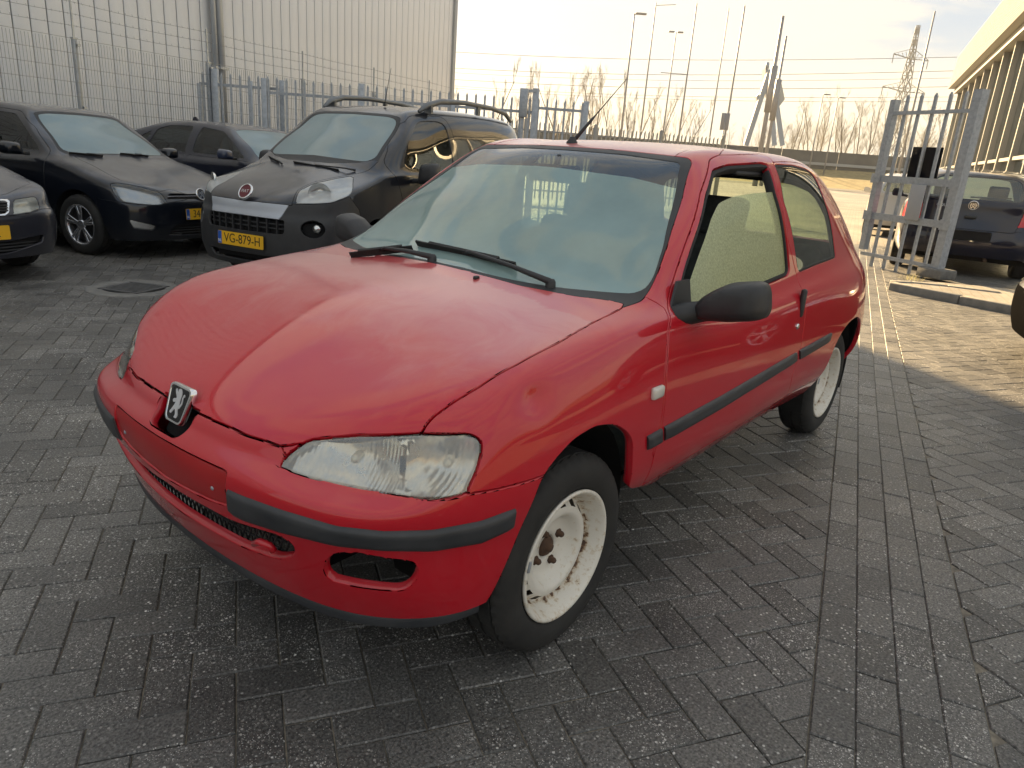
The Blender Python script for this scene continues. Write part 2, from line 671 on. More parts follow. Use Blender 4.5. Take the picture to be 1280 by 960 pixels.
def glass_mat(name, tint=(.75, .85, .82), frost=0.0, frost_col=(.45, .62, .64), scale=6, lo=.35, hi=.65, refl=1.0, drops=0.0, rough=.0, vmap=None, frost_min=None):
    """a thin pane: clear pass-through and a mirror reflection, partly covered by pale condensation"""
    if name in MATS:
        return MATS[name]
    mt = bpy.data.materials.new(name); mt.use_nodes = True; t = mt.node_tree; t.nodes.clear()
    out = N(t, 'OutputMaterial'); tr = N(t, 'BsdfTransparent'); tr.inputs[0].default_value = (*tint, 1)
    gl = N(t, 'BsdfGlossy'); gl.inputs['Roughness'].default_value = rough
    ge = N(t, 'NewGeometry'); dt = N(t, 'VectorMath', operation='DOT_PRODUCT'); t.links.new(ge.outputs['Normal'], dt.inputs[0]); t.links.new(ge.outputs['Incoming'], dt.inputs[1])
    ab = N(t, 'Math', operation='ABSOLUTE'); t.links.new(dt.outputs['Value'], ab.inputs[0])
    om = N(t, 'Math', operation='SUBTRACT'); om.inputs[0].default_value = 1.0; t.links.new(ab.outputs[0], om.inputs[1]); om.use_clamp = True
    p5 = N(t, 'Math', operation='POWER'); t.links.new(om.outputs[0], p5.inputs[0]); p5.inputs[1].default_value = 5.0
    fr = N(t, 'Math', operation='MULTIPLY_ADD'); t.links.new(p5.outputs[0], fr.inputs[0]); fr.inputs[1].default_value = .93; fr.inputs[2].default_value = .07
    fm = N(t, 'Math', operation='MULTIPLY'); fm.inputs[1].default_value = refl; fm.use_clamp = True
    t.links.new(fr.outputs[0], fm.inputs[0])
    last = tr
    if frost > 0:
        n = noise(t, scale, 7, .62, vscale=vmap)
        mr = N(t, 'MapRange'); mr.inputs['From Min'].default_value = lo; mr.inputs['From Max'].default_value = hi
        mr.inputs['To Min'].default_value = frost * .75 if frost_min is None else frost_min
        mr.inputs['To Max'].default_value = frost
        t.links.new(n.outputs['Fac'], mr.inputs['Value'])
        d = N(t, 'BsdfDiffuse'); d.inputs[0].default_value = (*frost_col, 1)
        tl = N(t, 'BsdfTranslucent'); tl.inputs[0].default_value = (*frost_col, 1)
        m1 = N(t, 'MixShader'); m1.inputs[0].default_value = .3
        t.links.new(d.outputs[0], m1.inputs[1]); t.links.new(tl.outputs[0], m1.inputs[2])
        m2 = N(t, 'MixShader'); t.links.new(mr.outputs[0], m2.inputs[0])
        t.links.new(tr.outputs[0], m2.inputs[1]); t.links.new(m1.outputs[0], m2.inputs[2])
        last = m2
    if drops > 0:
        v = N(t, 'TexVoronoi', Scale=260.0); tc = N(t, 'TexCoord'); t.links.new(tc.outputs['Object'], v.inputs['Vector'])
        bp = N(t, 'Bump', Strength=drops, Distance=.002); t.links.new(v.outputs['Distance'], bp.inputs['Height'])
        t.links.new(bp.outputs[0], gl.inputs['Normal'])
    mx = N(t, 'MixShader'); t.links.new(fm.outputs[0], mx.inputs[0])
    t.links.new(last.outputs[0], mx.inputs[1]); t.links.new(gl.outputs[0], mx.inputs[2])
    t.links.new(mx.outputs[0], out.inputs[0])
    MATS[name] = mt
    return mt


M_PLAST = varied('black_plastic', (.018, .019, .021), (.03, .031, .034), 14, (.42, .6), .05, 300)
M_STRIP = varied('grey_bumper_strip', (.022, .025, .03), (.045, .048, .053), 9, (.35, .55), .06, 260)
M_RUBBER = varied('rubber', (.012, .012, .013), (.022, .022, .022), 20, (.7, .85), .1, 200)
M_DARK = mat('dark_cavity', (.006, .006, .007), .9)
M_LINER = mat('wheel_liner', (.012, .012, .012), .85)
M_CHROME = mat('chrome', (.75, .76, .78), .12, 1.0)
M_STEEL = varied('galvanised_steel', (.30, .33, .37), (.45, .48, .52), 22, (.42, .6), .03, 160, metal=.55)
M_HLREF = mat('lamp_reflector', (.72, .73, .72), .18, .9)


def tyre_build(t, b):
    n = noise(t, 9, 5); r = ramp(t, n.outputs['Fac'], [(.3, (.014, .014, .014)), (.75, (.032, .031, .029))])
    t.links.new(r.outputs[0], b.inputs['Base Color'])
    n2 = noise(t, 160, 3); bump(t, b, n2.outputs['Fac'], .12, .003)


M_TYRE = mat('tyre_rubber', (.02, .02, .02), .78, build=tyre_build)
# ------------------------------------------------------------------ car parts shared by all cars
def puffy(mb, outline, M, depth, steps=((0, 1.0), (.35, 1.0), (.65, .95), (.86, .84), (.97, .6), (1.0, .3)), smooth=True):
    """a rounded pad: outline in the XY plane of M, swelling along its Z"""
    o = np.array(outline, float); c = o.mean(0); n = len(o)
    vs = []
    for d, sc in steps:
        for p in o:
            q = c + (p - c) * sc
            vs.append(M @ Vector((q[0], q[1], depth * d)))
    fs = [tuple(range(n))[::-1]]
    for k in range(len(steps) - 1):
        for i in range(n):
            j = (i + 1) % n
            fs.append((k * n + i, k * n + j, (k + 1) * n + j, (k + 1) * n + i))
    fs.append(tuple((len(steps) - 1) * n + i for i in range(n)))
    return mb.add(vs, fs, smooth)


def frame_of(origin, z, up=(0, 0, 1)):
    z = Vector(z).normalized(); y = (Vector(up) - z * Vector(up).dot(z)).normalized(); x = y.cross(z)
    M = Matrix.Identity(4)
    for i in range(3):
        M[i][0], M[i][1], M[i][2], M[i][3] = x[i], y[i], z[i], origin[i]
    return M


def tyre_mesh(R, Rr, w, n=144):
    """tyre spun round Y, outer face towards +Y"""
    h = w / 2
    prof = [(Rr - .006, h - .022), (Rr + .004, h - .010), (Rr + .012, h - .004), (Rr + (R - Rr) * .45, h), (R - .030, h - .004), (R - .016, h - .012), (R - .006, h - .022), (R - .001, h - .034)]
    g_ = [h - .036, h - .060, h - .066, h * .10 + .003, h * .10 - .003]
    out = prof[:]
    ys = [h * .62, h * .58, h * .2, h * .16, -h * .16, -h * .2, -h * .58, -h * .62]
    rr = [R, R - .007, R - .007, R + .001, R + .001, R - .007, R - .007, R]
    ys = [h * .60, h * .595, h * .53, h * .525, h * .06, h * .055, -h * .055, -h * .06, -h * .525, -h * .53, -h * .595, -h * .60]
    rr = [R, R - .007, R - .007, R + .001, R + .001, R - .007, R - .007, R + .001, R + .001, R - .007, R - .007, R]
    out += list(zip(rr, ys))
    out += [(a, -b) for a, b in prof[::-1]]
    m_ = len(out); vs = []; fs = []
    for k in range(n):
        a = 2 * math.pi * k / n
        for j, (r_, y_) in enumerate(out):
            if k % 3 == 0 and (6 <= j <= 8 or m_ - 9 <= j <= m_ - 7):
                r_ -= .005
            if k % 6 == 2 and (11 <= j <= 12 or m_ - 13 <= j <= m_ - 12):
                r_ -= .004
            vs.append((r_ * math.cos(a), y_, r_ * math.sin(a)))
    for k in range(n):
        k2 = (k + 1) % n
        for j in range(m_ - 1):
            fs.append((k * m_ + j, k * m_ + j + 1, k2 * m_ + j + 1, k2 * m_ + j))
    return vs, fs


def rim_white(t, b):
    n = noise(t, 48, 8, .68); n2 = noise(t, 7, 4)
    geo = N(t, 'TexCoord'); sep = N(t, 'SeparateXYZ'); t.links.new(geo.outputs['Object'], sep.inputs[0])
    cm = N(t, 'CombineXYZ'); t.links.new(sep.outputs['X'], cm.inputs[0]); t.links.new(sep.outputs['Z'], cm.inputs[1])
    ln = N(t, 'VectorMath', operation='LENGTH'); t.links.new(cm.outputs[0], ln.inputs[0])
    # rust gathers in the seam between dish and well and on the flange
    mr = N(t, 'MapRange'); mr.inputs['From Min'].default_value = .135; mr.inputs['From Max'].default_value = .165
    mr.inputs['To Min'].default_value = .0; mr.inputs['To Max'].default_value = .055
    t.links.new(ln.outputs['Value'], mr.inputs['Value'])
    sb_ = N(t, 'Math', operation='SUBTRACT'); t.links.new(ln.outputs['Value'], sb_.inputs[0]); sb_.inputs[1].default_value = .152
    ab_ = N(t, 'Math', operation='ABSOLUTE'); t.links.new(sb_.outputs[0], ab_.inputs[0])
    pk = N(t, 'MapRange'); pk.inputs['From Min'].default_value = .009; pk.inputs['From Max'].default_value = .002; pk.inputs['To Max'].default_value = .17
    t.links.new(ab_.outputs[0], pk.inputs['Value'])
    ad0 = N(t, 'Math', operation='ADD'); t.links.new(n.outputs['Fac'], ad0.inputs[0]); t.links.new(pk.outputs[0], ad0.inputs[1])
    ad = N(t, 'Math', operation='ADD'); t.links.new(ad0.outputs[0], ad.inputs[0]); t.links.new(mr.outputs[0], ad.inputs[1])
    a2 = N(t, 'MapRange'); a2.inputs['To Min'].default_value = -.06; a2.inputs['To Max'].default_value = .06
    t.links.new(n2.outputs['Fac'], a2.inputs['Value'])
    a3 = N(t, 'Math', operation='ADD'); t.links.new(ad.outputs[0], a3.inputs[0]); t.links.new(a2.outputs[0], a3.inputs[1])
    r = ramp(t, a3.outputs[0], [(.58, (.72, .69, .62)), (.69, (.60, .52, .40)), (.75, (.24, .13, .06)), (.80, (.07, .035, .02))])
    t.links.new(r.outputs[0], b.inputs['Base Color'])
    bump(t, b, n.outputs['Fac'], .15, .003)


M_RIMW = mat('white_steel_rim', (.7, .66, .56), .42, build=rim_white)
M_RUST = varied('rusty_iron', (.05, .028, .018), (.11, .06, .035), 30, (.75, .95), .2, 120)


def steel_wheel(parent, pos, R, right=False, rz=0.0, rx=0.0):
    """bare steel wheel: tyre, rim with a ring of slots, four bolts, hub"""
    rot = (rx, 0, rz + (math.pi if right else 0))
    w = empty('wheel', pos, 0, parent=parent); w.rotation_euler = rot
    vs, fs = tyre_mesh(R, .186, .165)
    MB().add(vs, fs, True).build('tyre', M_TYRE, w, angle=38)
    n = 96
    prof = [(.150, -.078), (.183, -.074), (.180, -.066), (.168, -.05), (.150, -.02), (.150, .020), (.163, .035), (.168, .050), (.171, .060), (.178, .0685), (.1870, .072), (.1875, .078), (.183, .081), (.177, .0785), (.171, .068),
            (.164, .052), (.159, .040), (.1545, .028), (.150, .021), (.1465, .0205), (.1435, .0245), (.1285, .0405), (.124, .0425), (.115, .045), (.107, .043), (.099, .034), (.092, .022), (.083, .012), (.070, .007), (.052, .006), (.034, .006), (.0335, -.02)]
    m_ = len(prof); vs = []; fs = []
    for k in range(n):
        a = 2 * math.pi * k / n
        for r_, y_ in prof:
            vs.append((r_ * math.cos(a), y_, r_ * math.sin(a)))
    for k in range(n):
        k2 = (k + 1) % n
        for j in range(m_ - 1):
            if j in (19, 20) and k % 6 in (0, 1, 2):       # the slots
                continue
            fs.append((k * m_ + j, k * m_ + j + 1, k2 * m_ + j + 1, k2 * m_ + j))
    MB().add(vs, fs, True).build('rim', M_RIMW, w)
    b = MB(); b.lathe([(.16, -.03), (.02, -.03), (.02, -.035), (.16, -.035)], 32, close=True); b.build('brake_drum', M_RUST, w)
    for k in range(4):
        a = math.pi / 4 + k * math.pi / 2 + .35
        b = MB(); b.lathe([(.013, .004), (.013, .011), (.009, .013), (.0085, .022), (.006, .025), (0, .025)], 6); o = b.build('bolt', M_RUST, w)
        o.location = (.054 * math.cos(a), 0, .054 * math.sin(a))
    b = MB(); b.lathe([(.032, -.02), (.030, .004), (.024, .012), (.014, .014), (.012, .022), (0, .023)], 20); b.build('hub', M_RUST, w)
    b = MB(); b.box((.181 * math.cos(.25), .0805, .181 * math.sin(.25)), (.008, .008, .03), M=Matrix.Rotation(-.25, 3, 'Y'), bev=.002); b.build('balance_weight', M_STEEL, w)
    return w


def alloy_wheel(parent, pos, R, rr, right=False, spokes=5, rz=0.0, width=.195, double=True, mt=None):
    rot = (0, 0, rz + (math.pi if right else 0))
    w = empty('wheel', pos, 0, parent=parent); w.rotation_euler = rot
    vs, fs = tyre_mesh(R, rr, width, 72)
    MB().add(vs, fs, True).build('tyre', M_TYRE, w, angle=38)
    mt = mt or mat('alloy', (.62, .63, .66), .25, .9)
    h = width / 2
    b = MB(); b.lathe([(rr + .01, h - .012), (rr + .012, h - .006), (rr + .004, h - .004), (rr - .012, h - .018), (rr - .016, h - .05), (rr - .02, -h)], 56)
    b.build('rim', mt, w)
    b = MB(); b.lathe([(rr * .97, h - .075), (.02, h - .075), (.02, h - .08), (rr * .97, h - .08)], 40, close=True); b.build('brake_disc', mat('brake_dark', (.03, .03, .032), .6, .4), w)
    for k in range(spokes):
        a0 = 2 * math.pi * k / spokes + .3
        b = MB()
        for da in ((-.16, .16) if double else (0,)):
            r0, r1 = .035, rr - .008
            p0 = Vector((r0 * math.cos(a0 + da * .5), h - .032, r0 * math.sin(a0 + da * .5))); p1 = Vector((r1 * math.cos(a0 + da), h - .02, r1 * math.sin(a0 + da)))
            b.bar(p0, p1, .03 if double else .05, .022, up=(0, 1, 0), bev=.006)
        b.build('spoke', mt, w)
    b = MB(); b.lathe([(.055, h - .045), (.052, h - .022), (.04, h - .016), (0, h - .014)], 24); b.build('hub', mt, w)
    return w


def wheel_well(parent, x, y_in, y_out, R, zc, sgn):
    """a dark tub behind the wheel arch, open below"""
    b = MB(); n = 18; vs = []; fs = []
    for k in range(n + 1):
        a = -.35 + (math.pi + .7) * k / n
        for y in (y_out, y_in):
            vs.append((x + R * math.cos(a), sgn * y, zc + R * math.sin(a)))
    for k in range(n):
        fs.append((2 * k, 2 * k + 1, 2 * k + 3, 2 * k + 2))
    fs.append(tuple(2 * k + 1 for k in range(n + 1)))
    b.add(vs, fs)
    return b.build('wheel_well', M_LINER, parent)


LETTERS = {}


def text_obj(txt, size, mt, parent, M, name='lettering', depth=.001, sx=1.0, align='CENTER'):
    """flat raised lettering as a mesh; M places its XY plane"""
    key = (txt, size)
    cu = bpy.data.curves.new('t', 'FONT'); cu.body = txt; cu.size = size; cu.align_x = align; cu.align_y = 'CENTER'; cu.extrude = depth / 2
    ob = bpy.data.objects.new('t', cu); COL.objects.link(ob)
    dg = bpy.context.evaluated_depsgraph_get(); dg.update()
    me = bpy.data.meshes.new_from_object(ob.evaluated_get(dg))
    bpy.data.objects.remove(ob)
    me.transform(M @ Matrix.Diagonal((sx, 1, 1, 1)))
    me.materials.clear(); me.materials.append(mt)
    return link(name, me, parent)


def number_plate(parent, M, txt, w=.52, h=.11):
    """yellow plate with blue band and black characters on the XY plane of M"""
    yel = mat('plate_yellow', (.80, .45, .02), .4); blu = mat('plate_blue', (.02, .10, .42), .4); blk = mat('plate_black', (.01, .01, .01), .5)
    b = MB(); b.prism(rpoly([(-w / 2, -h / 2), (w / 2, -h / 2), (w / 2, h / 2), (-w / 2, h / 2)], .01), M, .004); pl = b.build('number_plate', yel, parent)
    b = MB(); b.prism([(-w / 2 + .003, -h / 2 + .003), (-w / 2 + .045, -h / 2 + .003), (-w / 2 + .045, h / 2 - .003), (-w / 2 + .003, h / 2 - .003)], M @ Matrix.Translation((0, 0, .002)), .0035); b.build('blue_band', blu, pl)
    text_obj(txt, h * .98, blk, pl, M @ Matrix.Translation((.022, 0, .0045)), 'characters', .001, .92)
    text_obj('NL', h * .3, mat('plate_white', (.8, .8, .8), .5), pl, M @ Matrix.Translation((-w / 2 + .024, -h * .25, .006)), 'country_code', .0008)
    return pl
# ------------------------------------------------------------------ site axes: u runs away along the hall, v towards the hall
SITE_AZ = math.radians(-165.37)
SU = np.array([math.cos(SITE_AZ), math.sin(SITE_AZ), 0]); SV = np.array([-math.sin(SITE_AZ), math.cos(SITE_AZ), 0])
if SV[1] > 0:
    SV = -SV
SO = np.array([CAM_POS[0], CAM_POS[1], 0.0])


def site(u, v, z=0.0):
    return SO + SU * u + SV * v + np.array([0, 0, z])


def to_uv(p):
    q = np.asarray(p) - SO
    return q @ SU, q @ SV


SITE_M = Matrix(((SU[0], -SV[0], 0, SO[0]), (SU[1], -SV[1], 0, SO[1]), (0, 0, 1, 0), (0, 0, 0, 1)))    # local x = u, local y = -v


def on_wall(px, py, D):
    """point seen at a pixel on the upright plane v = D"""
    r = ray(px, py); return CAM_POS + r * D / (r @ SV)


# ------------------------------------------------------------------ the hall on the left: cream-grey cladding of tall cassettes
HV, HU0, HU1, HH = 13.07, -12.0, 22.65, 9.1


def clad_build(t, b):
    n = noise(t, .35, 4); n2 = noise(t, 7, 5, vscale=(1, 1, .15))
    r = ramp(t, n.outputs['Fac'], [(.35, (.84, .85, .86)), (.7, (.89, .90, .90))])
    r2 = ramp(t, n2.outputs['Fac'], [(.3, (.92, .92, .92)), (.7, (1, 1, 1))])
    mx = N(t, 'Mix', data_type='RGBA', blend_type='MULTIPLY'); mx.inputs[0].default_value = 1
    t.links.new(r.outputs[0], mx.inputs[6]); t.links.new(r2.outputs[0], mx.inputs[7]); t.links.new(mx.outputs[2], b.inputs['Base Color'])


M_CLAD = mat('pale_cladding', (.52, .5, .47), .42, build=clad_build)
M_CLADTRIM = mat('cladding_trim', (.36, .37, .38), .4, .3)
hall = empty('clad_hall', tuple(site(5, HV + .3)), 0, 'tall hall clad in pale vertical metal panels with dark joints behind the wire fence', 'building')
hinv = Matrix.Translation(-Vector(hall.location))


def hbox(mb, u0, u1, v0, v1, z0, z1):
    c = site((u0 + u1) / 2, (v0 + v1) / 2, (z0 + z1) / 2) - np.array(hall.location)
    mb.box(c, (u1 - u0, v1 - v0, z1 - z0), rz=SITE_AZ)


b = MB(); hbox(b, HU0, HU1 - .05, HV + .03, HV + 14, -.05, HH); b.build('core_wall', mat('joint_dark', (.035, .036, .04), .8), hall)
pan = MB(); pan.box((0, 0, HH / 2 + .15), (.278, .034, HH - .3), bev=.008); pan_me = pan.mesh('panel', M_CLAD)
k = 0
u = HU1 - .02 - .14
while u > HU0:
    pt = site(u, HV + .015) - np.array(hall.location)
    o = link('panel', pan_me, hall, tuple(pt), (0, 0, SITE_AZ)); u -= .30; k += 1
b = MB(); hbox(b, HU1 - .06, HU1 + .10, HV - .08, HV + .12, 0, HH); b.build('corner_trim', M_CLADTRIM, hall)
for k in range(46):                                       # the end wall of the hall, seen from the gate
    pt = site(HU1 + .0, HV + .35 + k * .30) - np.array(hall.location)
    link('panel', pan_me, hall, tuple(pt), (0, 0, SITE_AZ + math.pi / 2))
b = MB(); hbox(b, HU0, HU1 + .1, HV - .05, HV + 14.1, HH, HH + .2); b.build('roof_edge', M_CLADTRIM, hall)
for ux, r_ in ((on_wall(276, 60, HV - .15), .085), (on_wall(268, 60, HV - .12), .055)):
    uu, _ = to_uv(ux)
    b = MB(); q = site(uu, HV - .14) - np.array(hall.location); b.tube([q + np.array([0, 0, .0]), q + np.array([0, 0, HH])], r_, 14)
    for z in (1.2, 2.6, 4.2, 6, 8):
        b.box(q + np.array([0, 0, z]), (r_ * 2.5, r_ * 2.5, .05), rz=SITE_AZ)
    b.build('downpipe', mat('pipe_zinc', (.40, .43, .47), .45, .4), hall)
# ------------------------------------------------------------------ ground: paving of concrete blocks
def paver_build(t, b):
    geo = N(t, 'NewGeometry')
    def pn(scale, detail=3, rough=.55):
        n = N(t, 'TexNoise', Scale=scale, Detail=detail, Roughness=rough); t.links.new(geo.outputs['Position'], n.inputs['Vector']); return n
    big = pn(.55, 5); mid = pn(5, 5); fine = pn(140, 3)
    at_ = N(t, 'Attribute', attribute_name='tone'); oi = N(t, 'ObjectInfo')
    ad = N(t, 'Math', operation='ADD'); t.links.new(at_.outputs['Fac'], ad.inputs[0]); t.links.new(oi.outputs['Random'], ad.inputs[1])
    fr_ = N(t, 'Math', operation='FRACT'); t.links.new(ad.outputs[0], fr_.inputs[0])
    base = ramp(t, fine.outputs['Fac'], [(.32, (.046, .045, .045)), (.70, (.20, .195, .187))])
    tone = N(t, 'MapRange'); tone.inputs['To Min'].default_value = .74; tone.inputs['To Max'].default_value = 1.24; t.links.new(fr_.outputs[0], tone.inputs['Value'])
    bg_ = ramp(t, big.outputs['Fac'], [(.34, (.62, .62, .63)), (.50, (.95, .95, .94)), (.66, (1.2, 1.17, 1.10))])
    md = ramp(t, mid.outputs['Fac'], [(.3, (.80, .80, .80)), (.7, (1.12, 1.11, 1.08))])
    m1 = N(t, 'Mix', data_type='RGBA', blend_type='MULTIPLY'); m1.inputs[0].default_value = 1; t.links.new(base.outputs[0], m1.inputs[6]); t.links.new(bg_.outputs[0], m1.inputs[7])
    m2 = N(t, 'Mix', data_type='RGBA', blend_type='MULTIPLY'); m2.inputs[0].default_value = 1; t.links.new(m1.outputs[2], m2.inputs[6]); t.links.new(md.outputs[0], m2.inputs[7])
    m3 = N(t, 'VectorMath', operation='SCALE'); t.links.new(m2.outputs[2], m3.inputs[0]); t.links.new(tone.outputs[0], m3.inputs['Scale'])
    # pale pebbles in the worn face of the concrete
    vo = N(t, 'TexVoronoi', Scale=88.0); t.links.new(geo.outputs['Position'], vo.inputs['Vector'])
    peb = N(t, 'MapRange'); peb.inputs['From Min'].default_value = .34; peb.inputs['From Max'].default_value = .24; t.links.new(vo.outputs['Distance'], peb.inputs['Value'])
    sepc = N(t, 'SeparateXYZ'); t.links.new(vo.outputs['Color'], sepc.inputs[0])
    pick = N(t, 'MapRange'); pick.inputs['From Min'].default_value = .62; pick.inputs['From Max'].default_value = .68; t.links.new(sepc.outputs['X'], pick.inputs['Value'])
    worn = pn(2.3, 4); wr = N(t, 'MapRange'); wr.inputs['From Min'].default_value = .38; wr.inputs['From Max'].default_value = .58; wr.inputs['To Min'].default_value = .15; t.links.new(worn.outputs['Fac'], wr.inputs['Value'])
    pm0 = N(t, 'Math', operation='MULTIPLY'); t.links.new(peb.outputs[0], pm0.inputs[0]); t.links.new(pick.outputs[0], pm0.inputs[1])
    vo2 = N(t, 'TexVoronoi', Scale=210.0); t.links.new(geo.outputs['Position'], vo2.inputs['Vector'])
    pe2 = N(t, 'MapRange'); pe2.inputs['From Min'].default_value = .36; pe2.inputs['From Max'].default_value = .22; t.links.new(vo2.outputs['Distance'], pe2.inputs['Value'])
    se2 = N(t, 'SeparateXYZ'); t.links.new(vo2.outputs['Color'], se2.inputs[0])
    pi2 = N(t, 'MapRange'); pi2.inputs['From Min'].default_value = .66; pi2.inputs['From Max'].default_value = .72; t.links.new(se2.outputs['Z'], pi2.inputs['Value'])
    p20 = N(t, 'Math', operation='MULTIPLY'); t.links.new(pe2.outputs[0], p20.inputs[0]); t.links.new(pi2.outputs[0], p20.inputs[1])
    pmx = N(t, 'Math', operation='MAXIMUM'); t.links.new(pm0.outputs[0], pmx.inputs[0]); t.links.new(p20.outputs[0], pmx.inputs[1])
    pm = N(t, 'Math', operation='MULTIPLY'); t.links.new(pmx.outputs[0], pm.inputs[0]); t.links.new(wr.outputs[0], pm.inputs[1])
    pc = ramp(t, sepc.outputs['Y'], [(.0, (.26, .25, .24)), (.5, (.46, .445, .42)), (1.0, (.80, .78, .74))])
    mx = N(t, 'Mix', data_type='RGBA'); t.links.new(pm.outputs[0], mx.inputs[0]); t.links.new(m3.outputs[0], mx.inputs[6]); t.links.new(pc.outputs[0], mx.inputs[7])
    t.links.new(mx.outputs[2], b.inputs['Base Color'])
    rg_ = N(t, 'MapRange'); rg_.inputs['To Min'].default_value = .30; rg_.inputs['To Max'].default_value = .62; t.links.new(mid.outputs['Fac'], rg_.inputs['Value']); t.links.new(rg_.outputs[0], b.inputs['Roughness'])
    b1 = N(t, 'Bump', Strength=.5, Distance=.004); t.links.new(fine.outputs['Fac'], b1.inputs['Height'])
    b2 = N(t, 'Bump', Strength=.25, Distance=.004); t.links.new(pm.outputs[0], b2.inputs['Height']); t.links.new(b1.outputs[0], b2.inputs['Normal']); t.links.new(b2.outputs[0], b.inputs['Normal'])


M_PAVER = mat('concrete_paver', (.1, .1, .1), .6, build=paver_build)


def sheet_build(t, b):
    geo = N(t, 'NewGeometry')
    n = N(t, 'TexNoise', Scale=60, Detail=4); t.links.new(geo.outputs['Position'], n.inputs['Vector'])
    r = ramp(t, n.outputs['Fac'], [(.3, (.12, .108, .088)), (.7, (.25, .22, .17))]); t.links.new(r.outputs[0], b.inputs['Base Color'])
    bump(t, b, n.outputs['Fac'], .4, .005)


def far_build(t, b):
    """beyond the modelled blocks: the same concrete, blocks too small to tell apart"""
    geo = N(t, 'NewGeometry')
    mp = N(t, 'Mapping'); mp.inputs['Rotation'].default_value = (0, 0, -SITE_AZ); t.links.new(geo.outputs['Position'], mp.inputs[0])
    br = N(t, 'TexBrick', Scale=1.0); br.inputs['Brick Width'].default_value = .21; br.inputs['Row Height'].default_value = .105; br.inputs['Mortar Size'].default_value = .006
    br.inputs['Color1'].default_value = (.21, .20, .185, 1); br.inputs['Color2'].default_value = (.27, .255, .235, 1); br.inputs['Mortar'].default_value = (.20, .17, .13, 1)
    t.links.new(mp.outputs[0], br.inputs['Vector'])
    n = N(t, 'TexNoise', Scale=.5, Detail=6); t.links.new(geo.outputs['Position'], n.inputs['Vector'])
    r = ramp(t, n.outputs['Fac'], [(.35, (.75, .75, .75)), (.65, (1.15, 1.13, 1.1))])
    m1 = N(t, 'Mix', data_type='RGBA', blend_type='MULTIPLY'); m1.inputs[0].default_value = 1; t.links.new(br.outputs[0], m1.inputs[6]); t.links.new(r.outputs[0], m1.inputs[7]); t.links.new(m1.outputs[2], b.inputs['Base Color'])
    n2 = N(t, 'TexNoise', Scale=90, Detail=3); t.links.new(geo.outputs['Position'], n2.inputs['Vector']); bump(t, b, n2.outputs['Fac'], .5, .006)


M_BED = mat('joint_sand', (.12, .1, .07), .9, build=sheet_build)
M_FAR = mat('far_paving', (.14, .13, .12), .6, build=far_build)
M_SOIL = varied('bare_land', (.10, .095, .05), (.16, .14, .08), .2, (.9, .95), .2, 3)
# paving sheet (joint sand) carries the blocks; the land beyond lies lower
GR = 17.0
land = MB(); land.add([tuple(site(a, c, -.06)) for a, c in ((-1500, -1500), (1500, -1500), (1500, 1500), (-1500, 1500))], [(0, 1, 2, 3)]); o = land.build('ground', M_SOIL); tag(o, kind='structure')
pv = MB(); pv.add([tuple(site(a, c, -.006)) for a, c in ((-14, -16), (GR, -16), (GR, HV), (-14, HV))], [(0, 1, 2, 3)])
paving = pv.build('paving', M_BED); tag(paving, kind='structure')
pv = MB(); pv.add([tuple(site(a, c, -.002)) for a, c in ((GR - .02, -16), (95, -16), (95, 45), (GR - .02, 45))], [(0, 1, 2, 3)])
tag(pv.build('far_paving', M_FAR), kind='structure')

# lay the blocks: a band of four straight courses, herringbone at 45 degrees on both sides
S0, S1_ = -.560, -.146
LB, WB_ = .210, .105
blocks = []
for k in range(4):
    v = S1_ - (k + .5) * (S1_ - S0) / 4
    u = -3.0 + (k % 2) * .105
    while u < GR - .15:
        blocks.append((u + .105, v, 0.0)); u += LB
c45 = math.cos(math.pi / 4)
for i in range(-420, 421):
    for j in range(-160, 161):
        # herringbone: period of two blocks along each diagonal
        a0 = i * WB_; 
        p = a0 + 0.0
        # unit cell: step (W, W) repeats, rows offset by (L, -W...)
        bx = i * WB_ + j * 2 * LB; by = i * WB_
        for (cx, cy, an) in ((bx + LB / 2, by + WB_ / 2, 0.0), (bx + LB + WB_ / 2, by - WB_ + LB / 2, math.pi / 2)):
            u = (cx - cy) * c45 + 6; v = (cx + cy) * c45
            if -3.0 < u < GR - .12 and -7.5 < v < HV - .3:
                if S0 + .13 < v < S1_ - .13:
                    continue
                # nothing further out than the camera can tell blocks apart
                P_ = site(u, v); q = P_ - CAM_POS; dpt = q @ AX_F
                if dpt < .15:
                    continue
                sx = 640 + CAM_F * (q @ AX_R) / dpt; sy = 480 - CAM_F * (q @ AX_U) / dpt
                if -900 < sx < 2300 and sy < 2600:
                    blocks.append((u, v, an + math.pi / 4))
shown = []
for (u, v, an) in blocks:
    P_ = site(u, v); q = P_ - CAM_POS; dpt = q @ AX_F
    if dpt < .5:
        shown.append((1e9, u, v, an)); continue
    sx = 640 + CAM_F * (q @ AX_R) / dpt; sy = 480 - CAM_F * (q @ AX_U) / dpt
    under = -2.9 < P_[0] < .62 and abs(P_[1]) < .72
    vis = 0 < sx < 1280 and 0 < sy < 960 and not under and not (sy < 790 and 150 < sx < 640 and sy < 600 + (sx - 150) * .4 and P_[1] < .6 and P_[0] < .6)
    shown.append((np.linalg.norm(q) + (0 if vis else 1e6), u, v, an))
shown.sort()
rng = random.Random(3)


